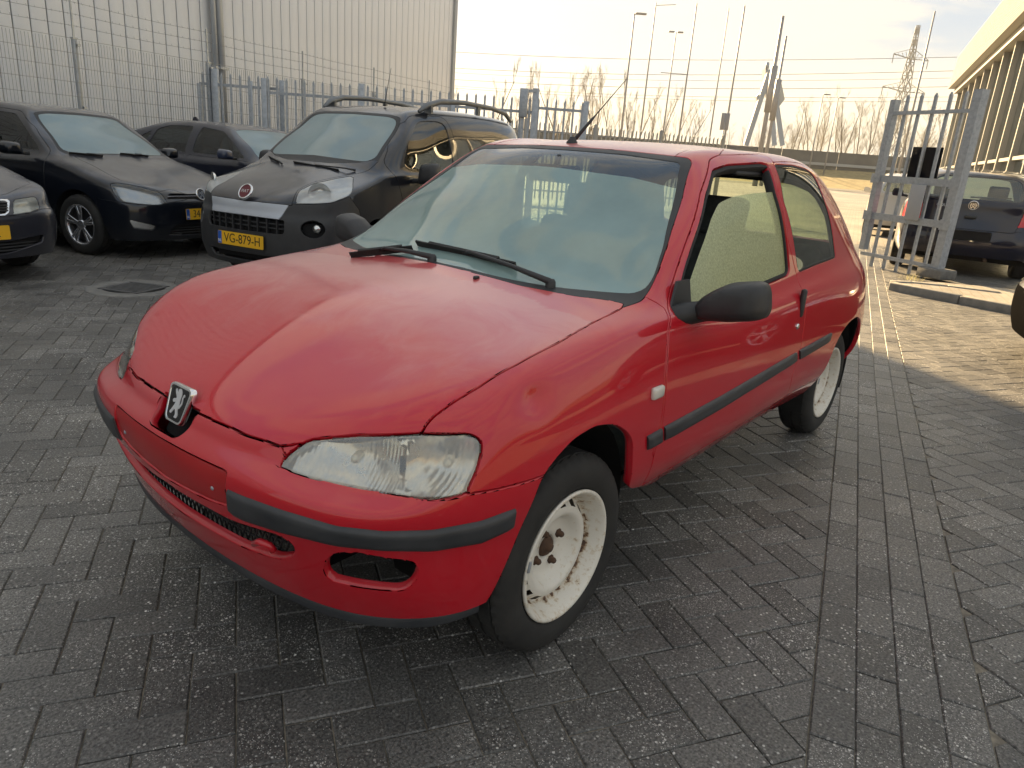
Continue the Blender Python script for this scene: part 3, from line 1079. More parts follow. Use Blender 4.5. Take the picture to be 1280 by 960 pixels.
def block_pts(L, W, ch=.0035, h=.03):
    a, c = L / 2, W / 2
    v = [(-a, -c, -h), (a, -c, -h), (a, c, -h), (-a, c, -h), (-a, -c, -ch), (a, -c, -ch), (a, c, -ch), (-a, c, -ch),
         (-a + ch, -c + ch, 0), (a - ch, -c + ch, 0), (a - ch, c - ch, 0), (-a + ch, c - ch, 0)]
    f = [(8, 9, 10, 11)] + [(4 + i, 4 + (i + 1) % 4, 8 + (i + 1) % 4, 8 + i) for i in range(4)] + [(i, (i + 1) % 4, 4 + (i + 1) % 4, 4 + i) for i in range(4)]
    return v, f


bv, bf = block_pts(LB - .003, WB_ - .003)
one = mesh_of('paver', bv, bf, M_PAVER)
fv, ff, ft = [], [], []
bva = np.array(bv)
def clipped(u, v, an):
    """a block cut off at the straight band: outline in site (u, v), or None when it needs no cut / nothing is left"""
    a, c = LB / 2 - .00175, WB_ / 2 - .00175
    pl = [(u + x * math.cos(an) - y * math.sin(an), v + x * math.sin(an) + y * math.cos(an)) for x, y in ((-a, -c), (a, -c), (a, c), (-a, c))]
    hi, lo = S1_ + .003, S0 - .003
    keep = (lambda p: p[1] - hi) if v > (S0 + S1_) / 2 else (lambda p: lo - p[1])
    if all(keep(p) >= 0 for p in pl):
        return 0
    out = []
    for i in range(4):
        p, q = pl[i], pl[(i + 1) % 4]; kp, kq = keep(p), keep(q)
        if kp >= 0:
            out.append(p)
        if (kp >= 0) != (kq >= 0):
            t = kp / (kp - kq); out.append((p[0] + (q[0] - p[0]) * t, p[1] + (q[1] - p[1]) * t))
    if len(out) < 3:
        return None
    ar = abs(sum(out[i][0] * out[(i + 1) % len(out)][1] - out[(i + 1) % len(out)][0] * out[i][1] for i in range(len(out)))) / 2
    return out if ar > .0012 else None


fk = 0; n_obj = 0
for (d_, u, v, an) in shown:
    dz = rng.uniform(-.0016, .0014); tx, ty = rng.gauss(0, .0035), rng.gauss(0, .0035); rz = rng.gauss(0, .005)
    cl = clipped(u, v, an) if an else 0
    if cl is None:
        continue
    if cl:
        P_ = site(sum(p[0] for p in cl) / len(cl), sum(p[1] for p in cl) / len(cl), dz)
        top = [site(a_, c_) - P_ for a_, c_ in cl]; m_ = len(top)
        vs_ = [p * np.array([1, 1, 0]) - np.array([0, 0, .03]) for p in top] + [p * np.array([1, 1, 0]) - np.array([0, 0, .0035]) for p in top] + [p * np.array([.95, .95, 0]) for p in top]
        fs_ = [tuple(range(2 * m_, 3 * m_))] + [(i, (i + 1) % m_, m_ + (i + 1) % m_, m_ + i) for i in range(m_)] + [(m_ + i, m_ + (i + 1) % m_, 2 * m_ + (i + 1) % m_, 2 * m_ + i) for i in range(m_)]
        if SU[0] * -SV[1] - SU[1] * -SV[0] < 0 or True:
            # keep the top face looking up
            nrm_ = np.cross(vs_[2 * m_ + 1] - vs_[2 * m_], vs_[2 * m_ + 2] - vs_[2 * m_])
            if nrm_[2] < 0:
                fs_ = [f[::-1] for f in fs_]
        if n_obj < 300:
            link('paver', mesh_of('paver', vs_, fs_, M_PAVER), paving, tuple(P_)); n_obj += 1
        else:
            fv.append(np.array(vs_) + P_); ff.extend([tuple(i + fk for i in f) for f in fs_]); fk += len(vs_); ft.extend([rng.random()] * len(vs_))
        continue
    P_ = site(u, v, dz)
    a = SITE_AZ + an + rz
    if n_obj < 300:
        link('paver', one, paving, tuple(P_), (tx, ty, a)); n_obj += 1
    else:
        R_ = np.array([[math.cos(a), -math.sin(a), 0], [math.sin(a), math.cos(a), 0], [0, 0, 1]])
        q = bva @ R_.T; q[:, 2] += q[:, 0] * tx + q[:, 1] * ty
        fv.append(q + P_); ff.extend([tuple(i + fk for i in f) for f in bf]); fk += 12; ft.extend([rng.random()] * 12)
fv = np.vstack(fv)
me = bpy.data.meshes.new('paver_field'); me.from_pydata(fv.tolist(), [], ff); me.materials.append(M_PAVER)
at_ = me.attributes.new('tone', 'FLOAT', 'POINT'); at_.data.foreach_set('value', np.array(ft, np.float32))
o = link('paver_field', me, paving); tag(o, kind='stuff')

# drain with a cast-iron grating in a concrete collar
dc = gnd(168, 361)
dr = empty('drain', tuple(dc), SITE_AZ + .2, 'round concrete drain collar with slotted iron grating set in the paving', 'drain')
M_CONC = varied('concrete', (.12, .118, .112), (.20, .195, .185), 14, (.7, .9), .15, 120)
M_IRON = varied('cast_iron', (.05, .05, .052), (.10, .10, .10), 30, (.6, .8), .1, 120)
b = MB(); b.lathe([(.36, -.02), (.36, .004), (.345, .010), (.24, .010), (.235, .002)], 40, Matrix.Rotation(math.pi / 2, 4, 'X')); b.build('collar', M_CONC, dr)
b = MB(); b.box((0, 0, -.005), (.40, .40, .012)); b.build('pit', M_DARK, dr)
for k in range(9):
    b = MB(); b.bar((-.16 + k * .04, -.16, .008), (-.16 + k * .04, .16, .008), .02, .012); b.build('grate_bar', M_IRON, dr)
for y in (-.175, .175):
    b = MB(); b.bar((-.19, y, .008), (.19, y, .008), .03, .012); b.bar((y, -.19, .009), (y, .19, .009), .03, .012); b.build('grate_frame', M_IRON, dr)
# ------------------------------------------------------------------ the red hatchback
def red_paint(t, b):
    pass


RED = paint_mat('red_paint', (.48, .004, .016), dew=.34, rough=.45, dust=(.60, .36, .36), dust_amt=.10)


def dew_sheen_red(t, b):
    """the same red under ragged dew, with sky sheen painted paler from nose to windscreen"""
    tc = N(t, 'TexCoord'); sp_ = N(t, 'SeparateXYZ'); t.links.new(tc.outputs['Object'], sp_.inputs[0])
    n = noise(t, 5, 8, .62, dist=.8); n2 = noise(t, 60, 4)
    gx = N(t, 'MapRange'); gx.inputs['From Min'].default_value = .50; gx.inputs['From Max'].default_value = -.12; t.links.new(sp_.outputs['X'], gx.inputs['Value'])  # sky reflection put into the colour as a rise towards the windscreen
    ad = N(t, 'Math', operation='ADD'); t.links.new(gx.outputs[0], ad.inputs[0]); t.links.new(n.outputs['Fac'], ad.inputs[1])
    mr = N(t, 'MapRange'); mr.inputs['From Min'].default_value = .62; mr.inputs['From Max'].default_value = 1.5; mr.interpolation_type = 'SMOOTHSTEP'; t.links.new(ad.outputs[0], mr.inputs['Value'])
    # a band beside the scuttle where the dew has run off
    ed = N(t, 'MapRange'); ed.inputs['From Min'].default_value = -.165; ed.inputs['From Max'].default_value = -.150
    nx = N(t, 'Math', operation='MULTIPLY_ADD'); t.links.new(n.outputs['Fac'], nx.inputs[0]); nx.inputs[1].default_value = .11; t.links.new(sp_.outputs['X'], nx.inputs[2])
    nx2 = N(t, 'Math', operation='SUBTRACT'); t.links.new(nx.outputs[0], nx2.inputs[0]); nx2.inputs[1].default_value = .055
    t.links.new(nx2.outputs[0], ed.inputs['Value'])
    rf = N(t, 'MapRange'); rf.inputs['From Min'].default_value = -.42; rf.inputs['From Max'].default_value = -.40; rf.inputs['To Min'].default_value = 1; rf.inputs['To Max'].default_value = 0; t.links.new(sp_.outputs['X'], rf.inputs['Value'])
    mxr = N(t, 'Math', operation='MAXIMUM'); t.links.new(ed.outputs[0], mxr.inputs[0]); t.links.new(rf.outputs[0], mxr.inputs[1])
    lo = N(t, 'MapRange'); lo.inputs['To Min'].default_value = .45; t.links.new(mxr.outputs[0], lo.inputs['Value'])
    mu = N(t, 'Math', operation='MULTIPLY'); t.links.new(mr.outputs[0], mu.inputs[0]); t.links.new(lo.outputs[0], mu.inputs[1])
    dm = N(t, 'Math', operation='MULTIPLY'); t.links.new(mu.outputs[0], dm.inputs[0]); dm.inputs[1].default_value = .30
    mx = N(t, 'Mix', data_type='RGBA'); mx.inputs[6].default_value = (.49, .004, .017, 1); mx.inputs[7].default_value = (.80, .60, .55, 1)  # pale tone serves both the dew film and the painted sky sheen
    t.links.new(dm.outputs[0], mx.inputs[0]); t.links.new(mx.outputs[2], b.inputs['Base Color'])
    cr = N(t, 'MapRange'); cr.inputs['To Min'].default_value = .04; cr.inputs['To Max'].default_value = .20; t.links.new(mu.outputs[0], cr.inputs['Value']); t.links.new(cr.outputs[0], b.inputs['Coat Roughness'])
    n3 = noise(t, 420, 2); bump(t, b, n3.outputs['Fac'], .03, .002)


RED_DEW_SHEEN = mat('red_paint_dew_sheen', (.58, .004, .012), .45, 0.0, 1.0, spec=.2, build=dew_sheen_red)
RED_DULL = varied('red_dull', (.33, .006, .010), (.40, .012, .016), 12, (.25, .45), .04, 200)

YS = {7: -.95, 8: -1.55, 9: -2.05}
band = [
    [(.628, 0, .262), (.668, 0, .36), (.70, 0, .47), (.710, 0, .565), (.668, 0, .615), (.615, 0, .672)],
    [(.612, .28, .262), (.648, .28, .36), (.68, .28, .47), (.690, .28, .565), (.645, .28, .612), (.598, .27, .668)],
    [(.553, .53, .262), (.588, .54, .36), (.620, .54, .47), (.630, .548, .565), (.566, .53, .603), (.52, .50, .697)],
    [(.43, .69, .265), (.467, .70, .36), (.495, .70, .47), (.500, .712, .565), (.452, .70, .622), (.42, .655, .732)],
    [(.26, .752, .275), (.26, .768, .37), (.26, .777, .47), (.26, .786, .575), (.26, .752, .752), (.26, .677, .812)],
    [(0, .735, .30), (0, .782, .41), (0, .795, .52), (0, .792, .65), (0, .752, .80), (0, .68, .862)],
    [(-.38, .715, .295), (-.39, .782, .40), (-.40, .797, .52), (-.40, .795, .66), (-.40, .762, .845), (-.40, .700, .905)],
    [(-.95, .712, .295), (-.95, .785, .40), (-.95, .802, .52), (-.95, .80, .66), (-.95, .776, .815), (-.95, .730, .888)],
    [(-1.55, .712, .30), (-1.55, .785, .41), (-1.55, .802, .53), (-1.55, .80, .67), (-1.55, .778, .83), (-1.55, .735, .905)],
    [(-2.05, .72, .30), (-2.05, .782, .41), (-2.05, .80, .53), (-2.05, .797, .68), (-2.05, .772, .845), (-2.05, .728, .925)],
    [(-2.45, .715, .30), (-2.45, .775, .41), (-2.45, .79, .53), (-2.45, .785, .68), (-2.45, .755, .84), (-2.45, .698, .935)],
    [(-2.80, .66, .33), (-2.85, .69, .42), (-2.88, .70, .54), (-2.85, .69, .70), (-2.80, .67, .83), (-2.74, .625, .93)],
    [(-2.88, .48, .33), (-2.935, .48, .42), (-2.955, .48, .54), (-2.91, .47, .70), (-2.87, .46, .83), (-2.81, .44, .94)],
    [(-2.90, .24, .33), (-2.955, .24, .42), (-2.975, .24, .54), (-2.93, .24, .70), (-2.89, .23, .83), (-2.83, .22, .945)],
    [(-2.90, 0, .33), (-2.96, 0, .42), (-2.98, 0, .54), (-2.935, 0, .70), (-2.895, 0, .83), (-2.835, 0, .945)],
]
PSPEC = dict(
    band=band,
    hood=[[(.36, 0, .79), (.345, .25, .788), (.31, .48, .797)],
          [(.03, 0, .893), (.02, .26, .89), (.01, .49, .882)],
          [(-.27, 0, .948), (-.28, .25, .943), (-.32, .49, .93)]],
    s1=[(-.60, .632, 1.05), (-1.0, .678, 1.10), (-1.5, .688, 1.12), (-2.0, .678, 1.12), (-2.4, .64, 1.085), (-2.62, .575, 1.07)],
    s2=[(-.80, .578, 1.19), (-1.0, .525, 1.312), (-1.4, .565, 1.335), (-1.9, .562, 1.33), (-2.22, .545, 1.285), (-2.42, .52, 1.225)],
    w1=[(-.50, 0, 1.083), (-.51, .24, 1.078), (-.54, .46, 1.063)],
    w2=[(-.73, 0, 1.218), (-.735, .23, 1.214), (-.76, .43, 1.203)],
    header=[(-.945, 0, 1.338), (-.955, .21, 1.335), (-.975, .38, 1.328)],
    roof=[[(-1.4, 0, 1.380), (-1.4, .22, 1.377), (-1.4, .41, 1.366)],
          [(-1.9, 0, 1.387), (-1.9, .22, 1.383), (-1.9, .41, 1.369)],
          [(-2.3, 0, 1.357), (-2.29, .22, 1.352), (-2.26, .40, 1.336)],
          [(-2.52, 0, 1.30), (-2.51, .22, 1.295), (-2.47, .39, 1.275)]],
    rearglass=[(-2.72, 0, 1.13), (-2.715, .22, 1.125), (-2.68, .42, 1.10)],
)
P = 'p'
sk = Skin(*car_cage(PSPEC), level=4)
side = lambda Q: .45 - Q[:, 1]
# wheel arches
sk.paint(sk.shape([(.36, .20), (P, 613, 748), (P, 650, 665), (P, 678, 597), (P, 696, 573), (P, 717, 550), (P, 745, 533),
                   (P, 770, 531), (P, 785, 541), (P, 791, 552), (P, 790, 580), (P, 784, 612), (P, 779, 646), (-.235, .2)], 'side', .03, lim=side), 'void')
sk.paint(sk.shape([(-2.02, .2), (-2.025, .36), (-2.045, .46), (-2.08, .54), (-2.15, .60), (-2.27, .635), (-2.42, .64),
                   (-2.56, .60), (-2.66, .50), (-2.70, .36), (-2.70, .2)], 'side', .05, lim=side), 'void')
# headlamp, bonnet, bumper
sk.paint(sk.shape([(P, 346.6, 582.8), (P, 360, 567), (P, 385, 549), (P, 445, 543.5), (P, 523, 541.5), (P, 588, 542), (P, 601, 550), (P, 603, 560),
                   (P, 598, 584), (P, 583, 618), (P, 567, 622.5), (P, 507, 620), (P, 445, 609), (P, 382, 595.5)], 'wrap', .012), 'lamp')
hood_poly = [(.80, -.1), (P, 229, 509), (P, 259, 522), (P, 307, 543.8), (P, 351, 558.8), (P, 385, 553), (P, 445, 549), (P, 523, 547),
             (P, 529, 537), (P, 540, 522.5), (P, 560, 507.5), (P, 595, 486), (P, 645, 456), (P, 695, 430), (P, 745, 401), (P, 775, 386.5), (P, 783, 380),
             (P, 720, 370), (P, 650, 356.5), (P, 595, 341.5), (P, 550, 330), (-.25, -.1)]
hood_phi = sk.shape(hood_poly, 'top', .015)
hp = hood_phi.poly; lead = [p for p in hp[1:5]]
hp[0] = (hp[1][0] + .004, -.1)
hp[-1] = (hp[-2][0] + .002, -.1)
hood_phi = sk.shape([tuple(q[:2]) for q in hp], 'top', .015, lim=lambda Q: .60 - Q[:, 2])
sk.paint(hood_phi, 'bonnet')
sk.paint(sk.shape([(-.1, .648), (.085, .652), (.072, .60, .02), (.055, .588, .02), (-.1, .588)], 'wrap', .01, lim=lambda Q: .4 - Q[:, 0]), 'notch', ('body', 'bonnet'))
sk.paint(sk.shape([(-.2, .1), (-.2, .70), (P, 229, 502), (P, 259, 515), (P, 307, 536), (P, 349, 552), (P, 360, 575), (P, 400, 575), (P, 500, 590), (P, 560, 605),
                   (P, 583, 617.5), (P, 620, 612), (P, 650, 604.5), (P, 679, 595), (1.35, .58), (1.35, .1)], 'wrap', .006,
                  lim=lambda Q: .10 - Q[:, 0]), 'bumper')
sk.paint(sk.shape([(-.2, .46), (P, 225, 616), (P, 260, 636), (P, 290, 652), (P, 330, 665), (P, 355, 672), (P, 368, 684), (P, 365, 696), (P, 345, 698), (P, 300, 682), (P, 240, 648), (-.2, .345)], 'wrap', .02), 'intake', ('bumper',))
sk.paint(sk.shape([(P, 405, 713), (P, 408, 701), (P, 420, 692), (P, 445, 691), (P, 514, 702), (P, 523, 711), (P, 518, 727), (P, 504, 738), (P, 470, 736), (P, 411, 725)], 'wrap', .02), 'foghole', ('bumper',))
sk.paint(sk.shape([(-.2, .57), (P, 215, 557), (P, 283, 590), (P, 284, 632), (P, 262, 625), (-.2, .45)], 'wrap', .004), 'plate', ('bumper',))
# windscreen: black border, pane, tinted top band
front = lambda Q: np.maximum(-1.2 - Q[:, 0], Q[:, 0] + .15)
ws = sk.shape([(-.1, 1.335), (P, 712, 183), (P, 780, 188), (P, 861, 197), (P, 866, 203), (P, 852, 250), (P, 835, 305), (P, 817, 352), (P, 800, 377), (P, 784, 381.5), (.60, .80), (-.1, .80)], 'front', .02, lim=front)
wp = ws.poly; wp[0] = (-.1, wp[1][1])
ws = sk.shape([tuple(q[:2]) for q in wp], 'front', .02, lim=front)
sk.paint(ws, 'wborder')
wg = sk.shape([(-.1, 1.32), (P, 712, 187), (P, 780, 192.5), (P, 852, 203), (P, 846, 230), (P, 830, 306), (P, 816, 348), (P, 806, 361), (P, 791, 366), (P, 700, 359), (P, 650, 351), (P, 580, 334), (-.1, .96)], 'front', .01, lim=front)
wp = wg.poly; wp[0] = (-.1, wp[1][1]); wp[-1] = (-.1, wp[-2][1] + .002)
wg = sk.shape([tuple(q[:2]) for q in wp], 'front', .02, lim=front)
sk.paint(wg, 'wglass', ('wborder',))
sb = sk.shape([(-.1, 1.4), (.9, 1.4), (P, 846, 235), (P, 790, 221), (P, 700, 209), (-.1, 1.27)], 'front', .01, lim=front)
wp = sb.poly; wp[-1] = (-.1, wp[-2][1])
sk.paint(sk.shape([tuple(q[:2]) for q in wp], 'front', .01, lim=front), 'wband', ('wglass',))
# door with its window opening, quarter window
door = [(P, 886, 199), (P, 897, 193.5), (P, 950, 192), (P, 961, 196), (P, 970, 229), (P, 985, 300), (P, 996, 343), (P, 1006, 370), (P, 1007, 390), (P, 1000, 440), (P, 990, 470), (-1.56, .40), (-1.50, .365, .06), (P, 890, 552), (-.42, .362), (-.375, .365), (P, 818, 566), (P, 828.7, 525), (P, 833, 468), (P, 835.5, 415), (P, 835, 387), (P, 841.5, 350), (P, 858, 300), (P, 875, 240)]
sk.paint(sk.shape(door, 'side', .02, lim=lambda Q: .45 - Q[:, 1]), 'door')
win = [(P, 891, 212), (P, 910, 205.5), (P, 953, 203), (P, 960, 206), (P, 971, 240), (P, 983, 292), (P, 988, 343), (P, 960, 355), (P, 900, 377), (P, 847, 398), (P, 848, 378), (P, 858, 330), (P, 866, 305), (P, 882, 245)]
win_phi = sk.shape(win, 'side', .02, lim=lambda Q: .45 - Q[:, 1])
sk.paint(win_phi, 'wseal', ('door',))
sk.paint(lambda Q: win_phi(Q) + .011, 'window', ('wseal',))
sk.paint(sk.shape([(P, 864, 360), (P, 880, 312), (P, 893, 272), (P, 902, 252), (P, 920, 243.5), (P, 945, 239.5), (P, 975, 238), (P, 995, 292), (P, 998, 348), (P, 960, 365), (P, 860, 402)], 'side', .02, lim=lambda Q: .45 - Q[:, 1]), 'pane', ('window',))
q_phi = sk.shape([(P, 967, 205), (P, 990, 206), (P, 1007, 210.6), (P, 1016, 217), (P, 1028, 243), (P, 1038, 274), (P, 1045, 322), (P, 1021, 331), (P, 998, 341), (P, 990, 290), (P, 979, 250)], 'side', .02, lim=lambda Q: .45 - Q[:, 1])
sk.paint(q_phi, 'qseal')
sk.paint(lambda Q: q_phi(Q) + .008, 'qglass', ('qseal',))
# rear: tailgate with window, lamps, bumper
rearlim = lambda Q: Q[:, 0] + 2.3
sk.paint(sk.shape([(-.1, 1.27), (.30, 1.265), (.44, 1.225), (.53, .99), (.50, .965), (-.1, .965)], 'front', .05, lim=rearlim), 'rglass')
sk.paint(sk.shape([(.53, .90), (.80, .93), (.80, .62), (.56, .62)], 'front', .03, lim=lambda Q: Q[:, 0] + 2.62), 'rlamp')
sk.paint(sk.shape([(-2.66, .60), (-2.66, .1), (-3.2, .1), (-3.2, .60)], 'side', .01), 'rbumper')
sk.paint(sk.shape([(-.1, 1.30), (.33, 1.295), (.47, 1.25), (.57, .98), (.53, .64), (.5, .5), (-.1, .5)], 'front', .05, lim=lambda Q: Q[:, 0] + 2.35), 'hatch')
# roof skin between the rails, fender, sill
sk.paint(sk.shape([(-.2, -.1), (-.2, .50), (P, 859, 188), (P, 905, 187), (P, 960, 190.5), (-1.9, .545), (-2.2, .53), (-2.6, .47), (-2.6, -.1)], 'top', .02, lim=lambda Q: 1.24 - Q[:, 2]), 'roof')
sk.paint(sk.shape([(1.0, 1.0), (-.30, 1.0), (P, 831, 384), (P, 834, 414), (P, 831, 468), (P, 826.7, 525), (P, 816, 566), (P, 808, 606), (-.4, .2), (1.0, .2)], 'side', .01, lim=lambda Q: .30 - Q[:, 1]), 'fender')
DENT = sk.hit(672, 499)


def dent(co, no):
    d = np.linalg.norm((co - DENT) * (1, 1, 1.2), axis=1)
    e = np.linalg.norm((co - DENT - np.array([.05, 0, .012])) * (.55, 1, 1.3), axis=1)
    a = .011 * np.exp(-(d / .040) ** 2) + .006 * np.exp(-(e / .06) ** 2)
    # slope of the push, for the shading
    co2 = co - no * a[:, None]
    gr = (-2 * (co - DENT) / .040 ** 2) * (.011 * np.exp(-(d / .040) ** 2))[:, None]
    gr += (-2 * (co - DENT - np.array([.05, 0, .012])) * (.3, 1, 1.7) / .06 ** 2) * (.006 * np.exp(-(e / .06) ** 2))[:, None]
    tg = gr - no * (gr * no).sum(1)[:, None]
    n2 = no + tg
    n2 /= np.linalg.norm(n2, axis=1)[:, None]
    return co2, n2


car = empty('red_hatchback', (0, 0, 0), 0, 'old red three-door hatchback with frosted windscreen and bare white steel wheels', 'car')
sk.put('bonnet', 'bonnet', RED_DEW_SHEEN, car, gap=.0025, depth=.02)
sk.put('front_bumper', 'bumper', RED, car, gap=.0015, depth=.02, edge=.003)
sk.put('number_plate_recess', 'plate', RED_DULL, car, gap=0, depth=.01, off=-.004)
sk.ribbon('bumper_strip', [(285, 611), (300, 618), (350, 636), (420, 657), (480, 663.5), (540, 662), (600, 651), (644, 635)], [(288, 640), (304, 649), (350, 664), (420, 681), (480, 687), (540, 688), (600, 678), (640, 660)], M_STRIP, car, 'both', .013, 34)
sk.put('front_fender', 'fender', RED, car, 'left', gap=.0028, depth=.025, edge=.001, deform=dent)
sk.put('front_fender', 'fender', RED, car, 'right', gap=.002, depth=.02)
doors = sk.put('door', 'door', RED, car, 'sides', gap=.003, depth=.03, edge=.001)
sk.put('body_side', 'body', RED, car, 'sides', gap=.001, depth=.012)
sk.put('roof', 'roof', RED_DEW_SHEEN, car, gap=.002, depth=.012)  # dewy roof, its pale sky reflection painted into the base colour
sk.put('tailgate', 'hatch', RED, car, gap=.0025, depth=.02)
sk.put('rear_bumper', 'rbumper', RED, car, gap=.002, depth=.02)
TAIL = mat('tail_lamp_red', (.35, .01, .01), .12, coat=.6)
sk.put('tail_lamp', 'rlamp', TAIL, car, 'sides', gap=.002, depth=.02)
sk.ribbon('rub_strip', [(808.5, 545), (826.5, 535)], [(808.5, 562.5), (826.5, 552.5)], M_STRIP, car, 'both', .012, 8)
for d_, nm in zip(doors, ('left', 'right')):
    sk.ribbon('rub_strip', [(830, 533), (900, 495), (995, 440)], [(830, 551), (900, 511), (995, 452)], M_STRIP, d_, nm, .012, 20)
sk.ribbon('rub_strip', [(999, 437.5), (1039, 415.5)], [(999, 449.5), (1036, 427)], M_STRIP, car, 'both', .012, 10)
sk.put('windscreen_surround', 'wborder', M_PLAST, car, gap=0, depth=.01, off=-.001)
WS = glass_mat('frosted_windscreen', (.62, .74, .72), frost=.56, frost_col=(.60, .84, .82), scale=2.0, lo=.35, hi=.65, refl=1.0, rough=.04, frost_min=.44)
WB = glass_mat('tinted_screen_band', (.20, .25, .30), frost=.30, frost_col=(.22, .27, .34), scale=5, refl=1.3, rough=.08, frost_min=.22)
wso = sk.put('windscreen', 'wglass', WS, car, gap=0, depth=0, off=-.003)[0]
sk.put('tinted_band', 'wband', WB, wso, gap=0, depth=0, off=-.003)
sk.put('window_seal', 'wseal', M_RUBBER, doors[0], 'left', gap=0, depth=.03, off=-.006)
sk.put('window_seal', 'wseal', M_RUBBER, doors[1], 'right', gap=0, depth=.03, off=-.006)
sk.put('window_seal', 'qseal', M_RUBBER, car, 'sides', gap=0, depth=.012, off=-.002)
QG = glass_mat('side_glass', (.62, .72, .62), frost=.16, frost_col=(.5, .55, .45), scale=30, refl=1.4, frost_min=.02)
sk.put('quarter_window', 'qglass', QG, car, 'sides', gap=0, depth=0, off=-.004)
sk.put('rear_window', 'rglass', QG, car, gap=0, depth=0, off=-.004)
# inner shell so that gaps read dark, lamps, wheels, trim
sk.put('inner_shell', ['body', 'door', 'fender', 'bonnet', 'roof', 'hatch', 'rbumper', 'wborder'], mat('inner_trim', (.05, .05, .05), .9), car, gap=0, depth=0, off=-.022)
LENS = glass_mat('lamp_lens', (.88, .89, .86), frost=.46, frost_col=(.86, .84, .76), scale=7, refl=1.2, rough=.05, frost_min=.20, lo=.3, hi=.7)


def lens_ribs(mt_):
    t = mt_.node_tree
    tc = N(t, 'TexCoord'); sp_ = N(t, 'SeparateXYZ'); t.links.new(tc.outputs['Object'], sp_.inputs[0])
    wv = N(t, 'Math', operation='MULTIPLY'); wv.inputs[1].default_value = 620.0; t.links.new(sp_.outputs['Y'], wv.inputs[0])
    sn = N(t, 'Math', operation='SINE'); t.links.new(wv.outputs[0], sn.inputs[0])
    bp_ = N(t, 'Bump', Strength=.3, Distance=.0016); t.links.new(sn.outputs[0], bp_.inputs['Height'])
    for n in t.nodes:
        if n.bl_idname in ('ShaderNodeBsdfGlossy', 'ShaderNodeBsdfDiffuse', 'ShaderNodeBsdfTranslucent'):
            t.links.new(bp_.outputs[0], n.inputs['Normal'])


lens_ribs(LENS)
def refl_build(t, b):
    n = noise(t, 5, 2, .5); n2 = noise(t, 4, 2)
    tc = N(t, 'TexCoord'); sp_ = N(t, 'SeparateXYZ'); t.links.new(tc.outputs['Object'], sp_.inputs[0])
    wv = N(t, 'Math', operation='MULTIPLY'); wv.inputs[1].default_value = 520.0; t.links.new(sp_.outputs['Y'], wv.inputs[0])
    sn = N(t, 'Math', operation='SINE'); t.links.new(wv.outputs[0], sn.inputs[0])
    b1 = N(t, 'Bump', Strength=.12, Distance=.002); t.links.new(sn.outputs[0], b1.inputs['Height'])
    r = ramp(t, n2.outputs['Fac'], [(.35, (.66, .67, .68)), (.65, (.95, .92, .84))]); t.links.new(r.outputs[0], b.inputs['Base Color'])
    bump(t, b, n.outputs['Fac'], .8, .05, chain=b1)


M_REFL2 = mat('ribbed_reflector', (.7, .7, .7), .16, .95, build=refl_build)
PIT = [(sk.hit(440, 578), .105, .055), (sk.hit(556, 584), .085, .05)]


def bowls(co, no):
    h = np.zeros(len(co)); gr = np.zeros_like(co)
    for c_, r_, d_ in PIT:
        q = co - c_; q = q - no * (q * no).sum(1)[:, None]
        w = np.clip(1 - (q ** 2).sum(1) / r_ ** 2, 0, 1)
        a = d_ * w; up_ = a > h
        h = np.where(up_, a, h); gr = np.where((up_ & (w > 0))[:, None], -2 * d_ * q / r_ ** 2, gr)
    n2 = no + gr; n2 /= np.linalg.norm(n2, axis=1)[:, None]
    return co - no * h[:, None], n2


lam = sk.put('headlamp', 'lamp', M_REFL2, car, 'sides', gap=.003, depth=-.022, off=-.025, deform=bowls)
for o, nm in zip(lam, ('left', 'right')):
    for c_, r_, d_ in PIT:
        b = MB(); b.lathe([(.011, -.045), (.011, -.02), (.008, -.012), (0, -.010)], 12); b.build('bulb', mat('bulb_glass', (.75, .72, .6), .1, .3), o, (c_[0], c_[1] * (1 if nm == 'left' else -1), c_[2]), (0, 0, -math.pi / 2 + (.5 if nm == 'left' else -.5)))
    sk.put('lens', 'lamp', LENS, o, nm, gap=.003, depth=.01, off=-.002, edge=.002)
GRILLE = mat('grille_mesh', (.012, .012, .014), .5)
sk.put('intake_back', 'intake', M_DARK, car, gap=-.01, depth=0, off=-.07)
# mesh of the lower intake: fine crossing bars behind the opening
b = MB()
for k in range(36):
    y = -.38 + k * .0217
    xx = .672 - .17 * y * y - .045
    for s_ in (-1, 1):
        b.bar((xx, y, .33), (xx, y + s_ * .06, .45), .003, .004)
for z in (.375, .40, .425):
    b.tube([(.627 - .17 * y * y, y, z) for y in np.linspace(-.38, .38, 15)], .003, 5)
b.build('intake_grille', GRILLE, car)
sk.put('fog_recess', 'foghole', M_DARK, car, 'sides', gap=-.02, depth=0, off=-.11)
b = MB(); b.tube([(.665, .35, .41), (.665, .375, .425), (.655, .395, .42), (.648, .40, .405)], .009, 8); b.build('tow_eye', RED, car)
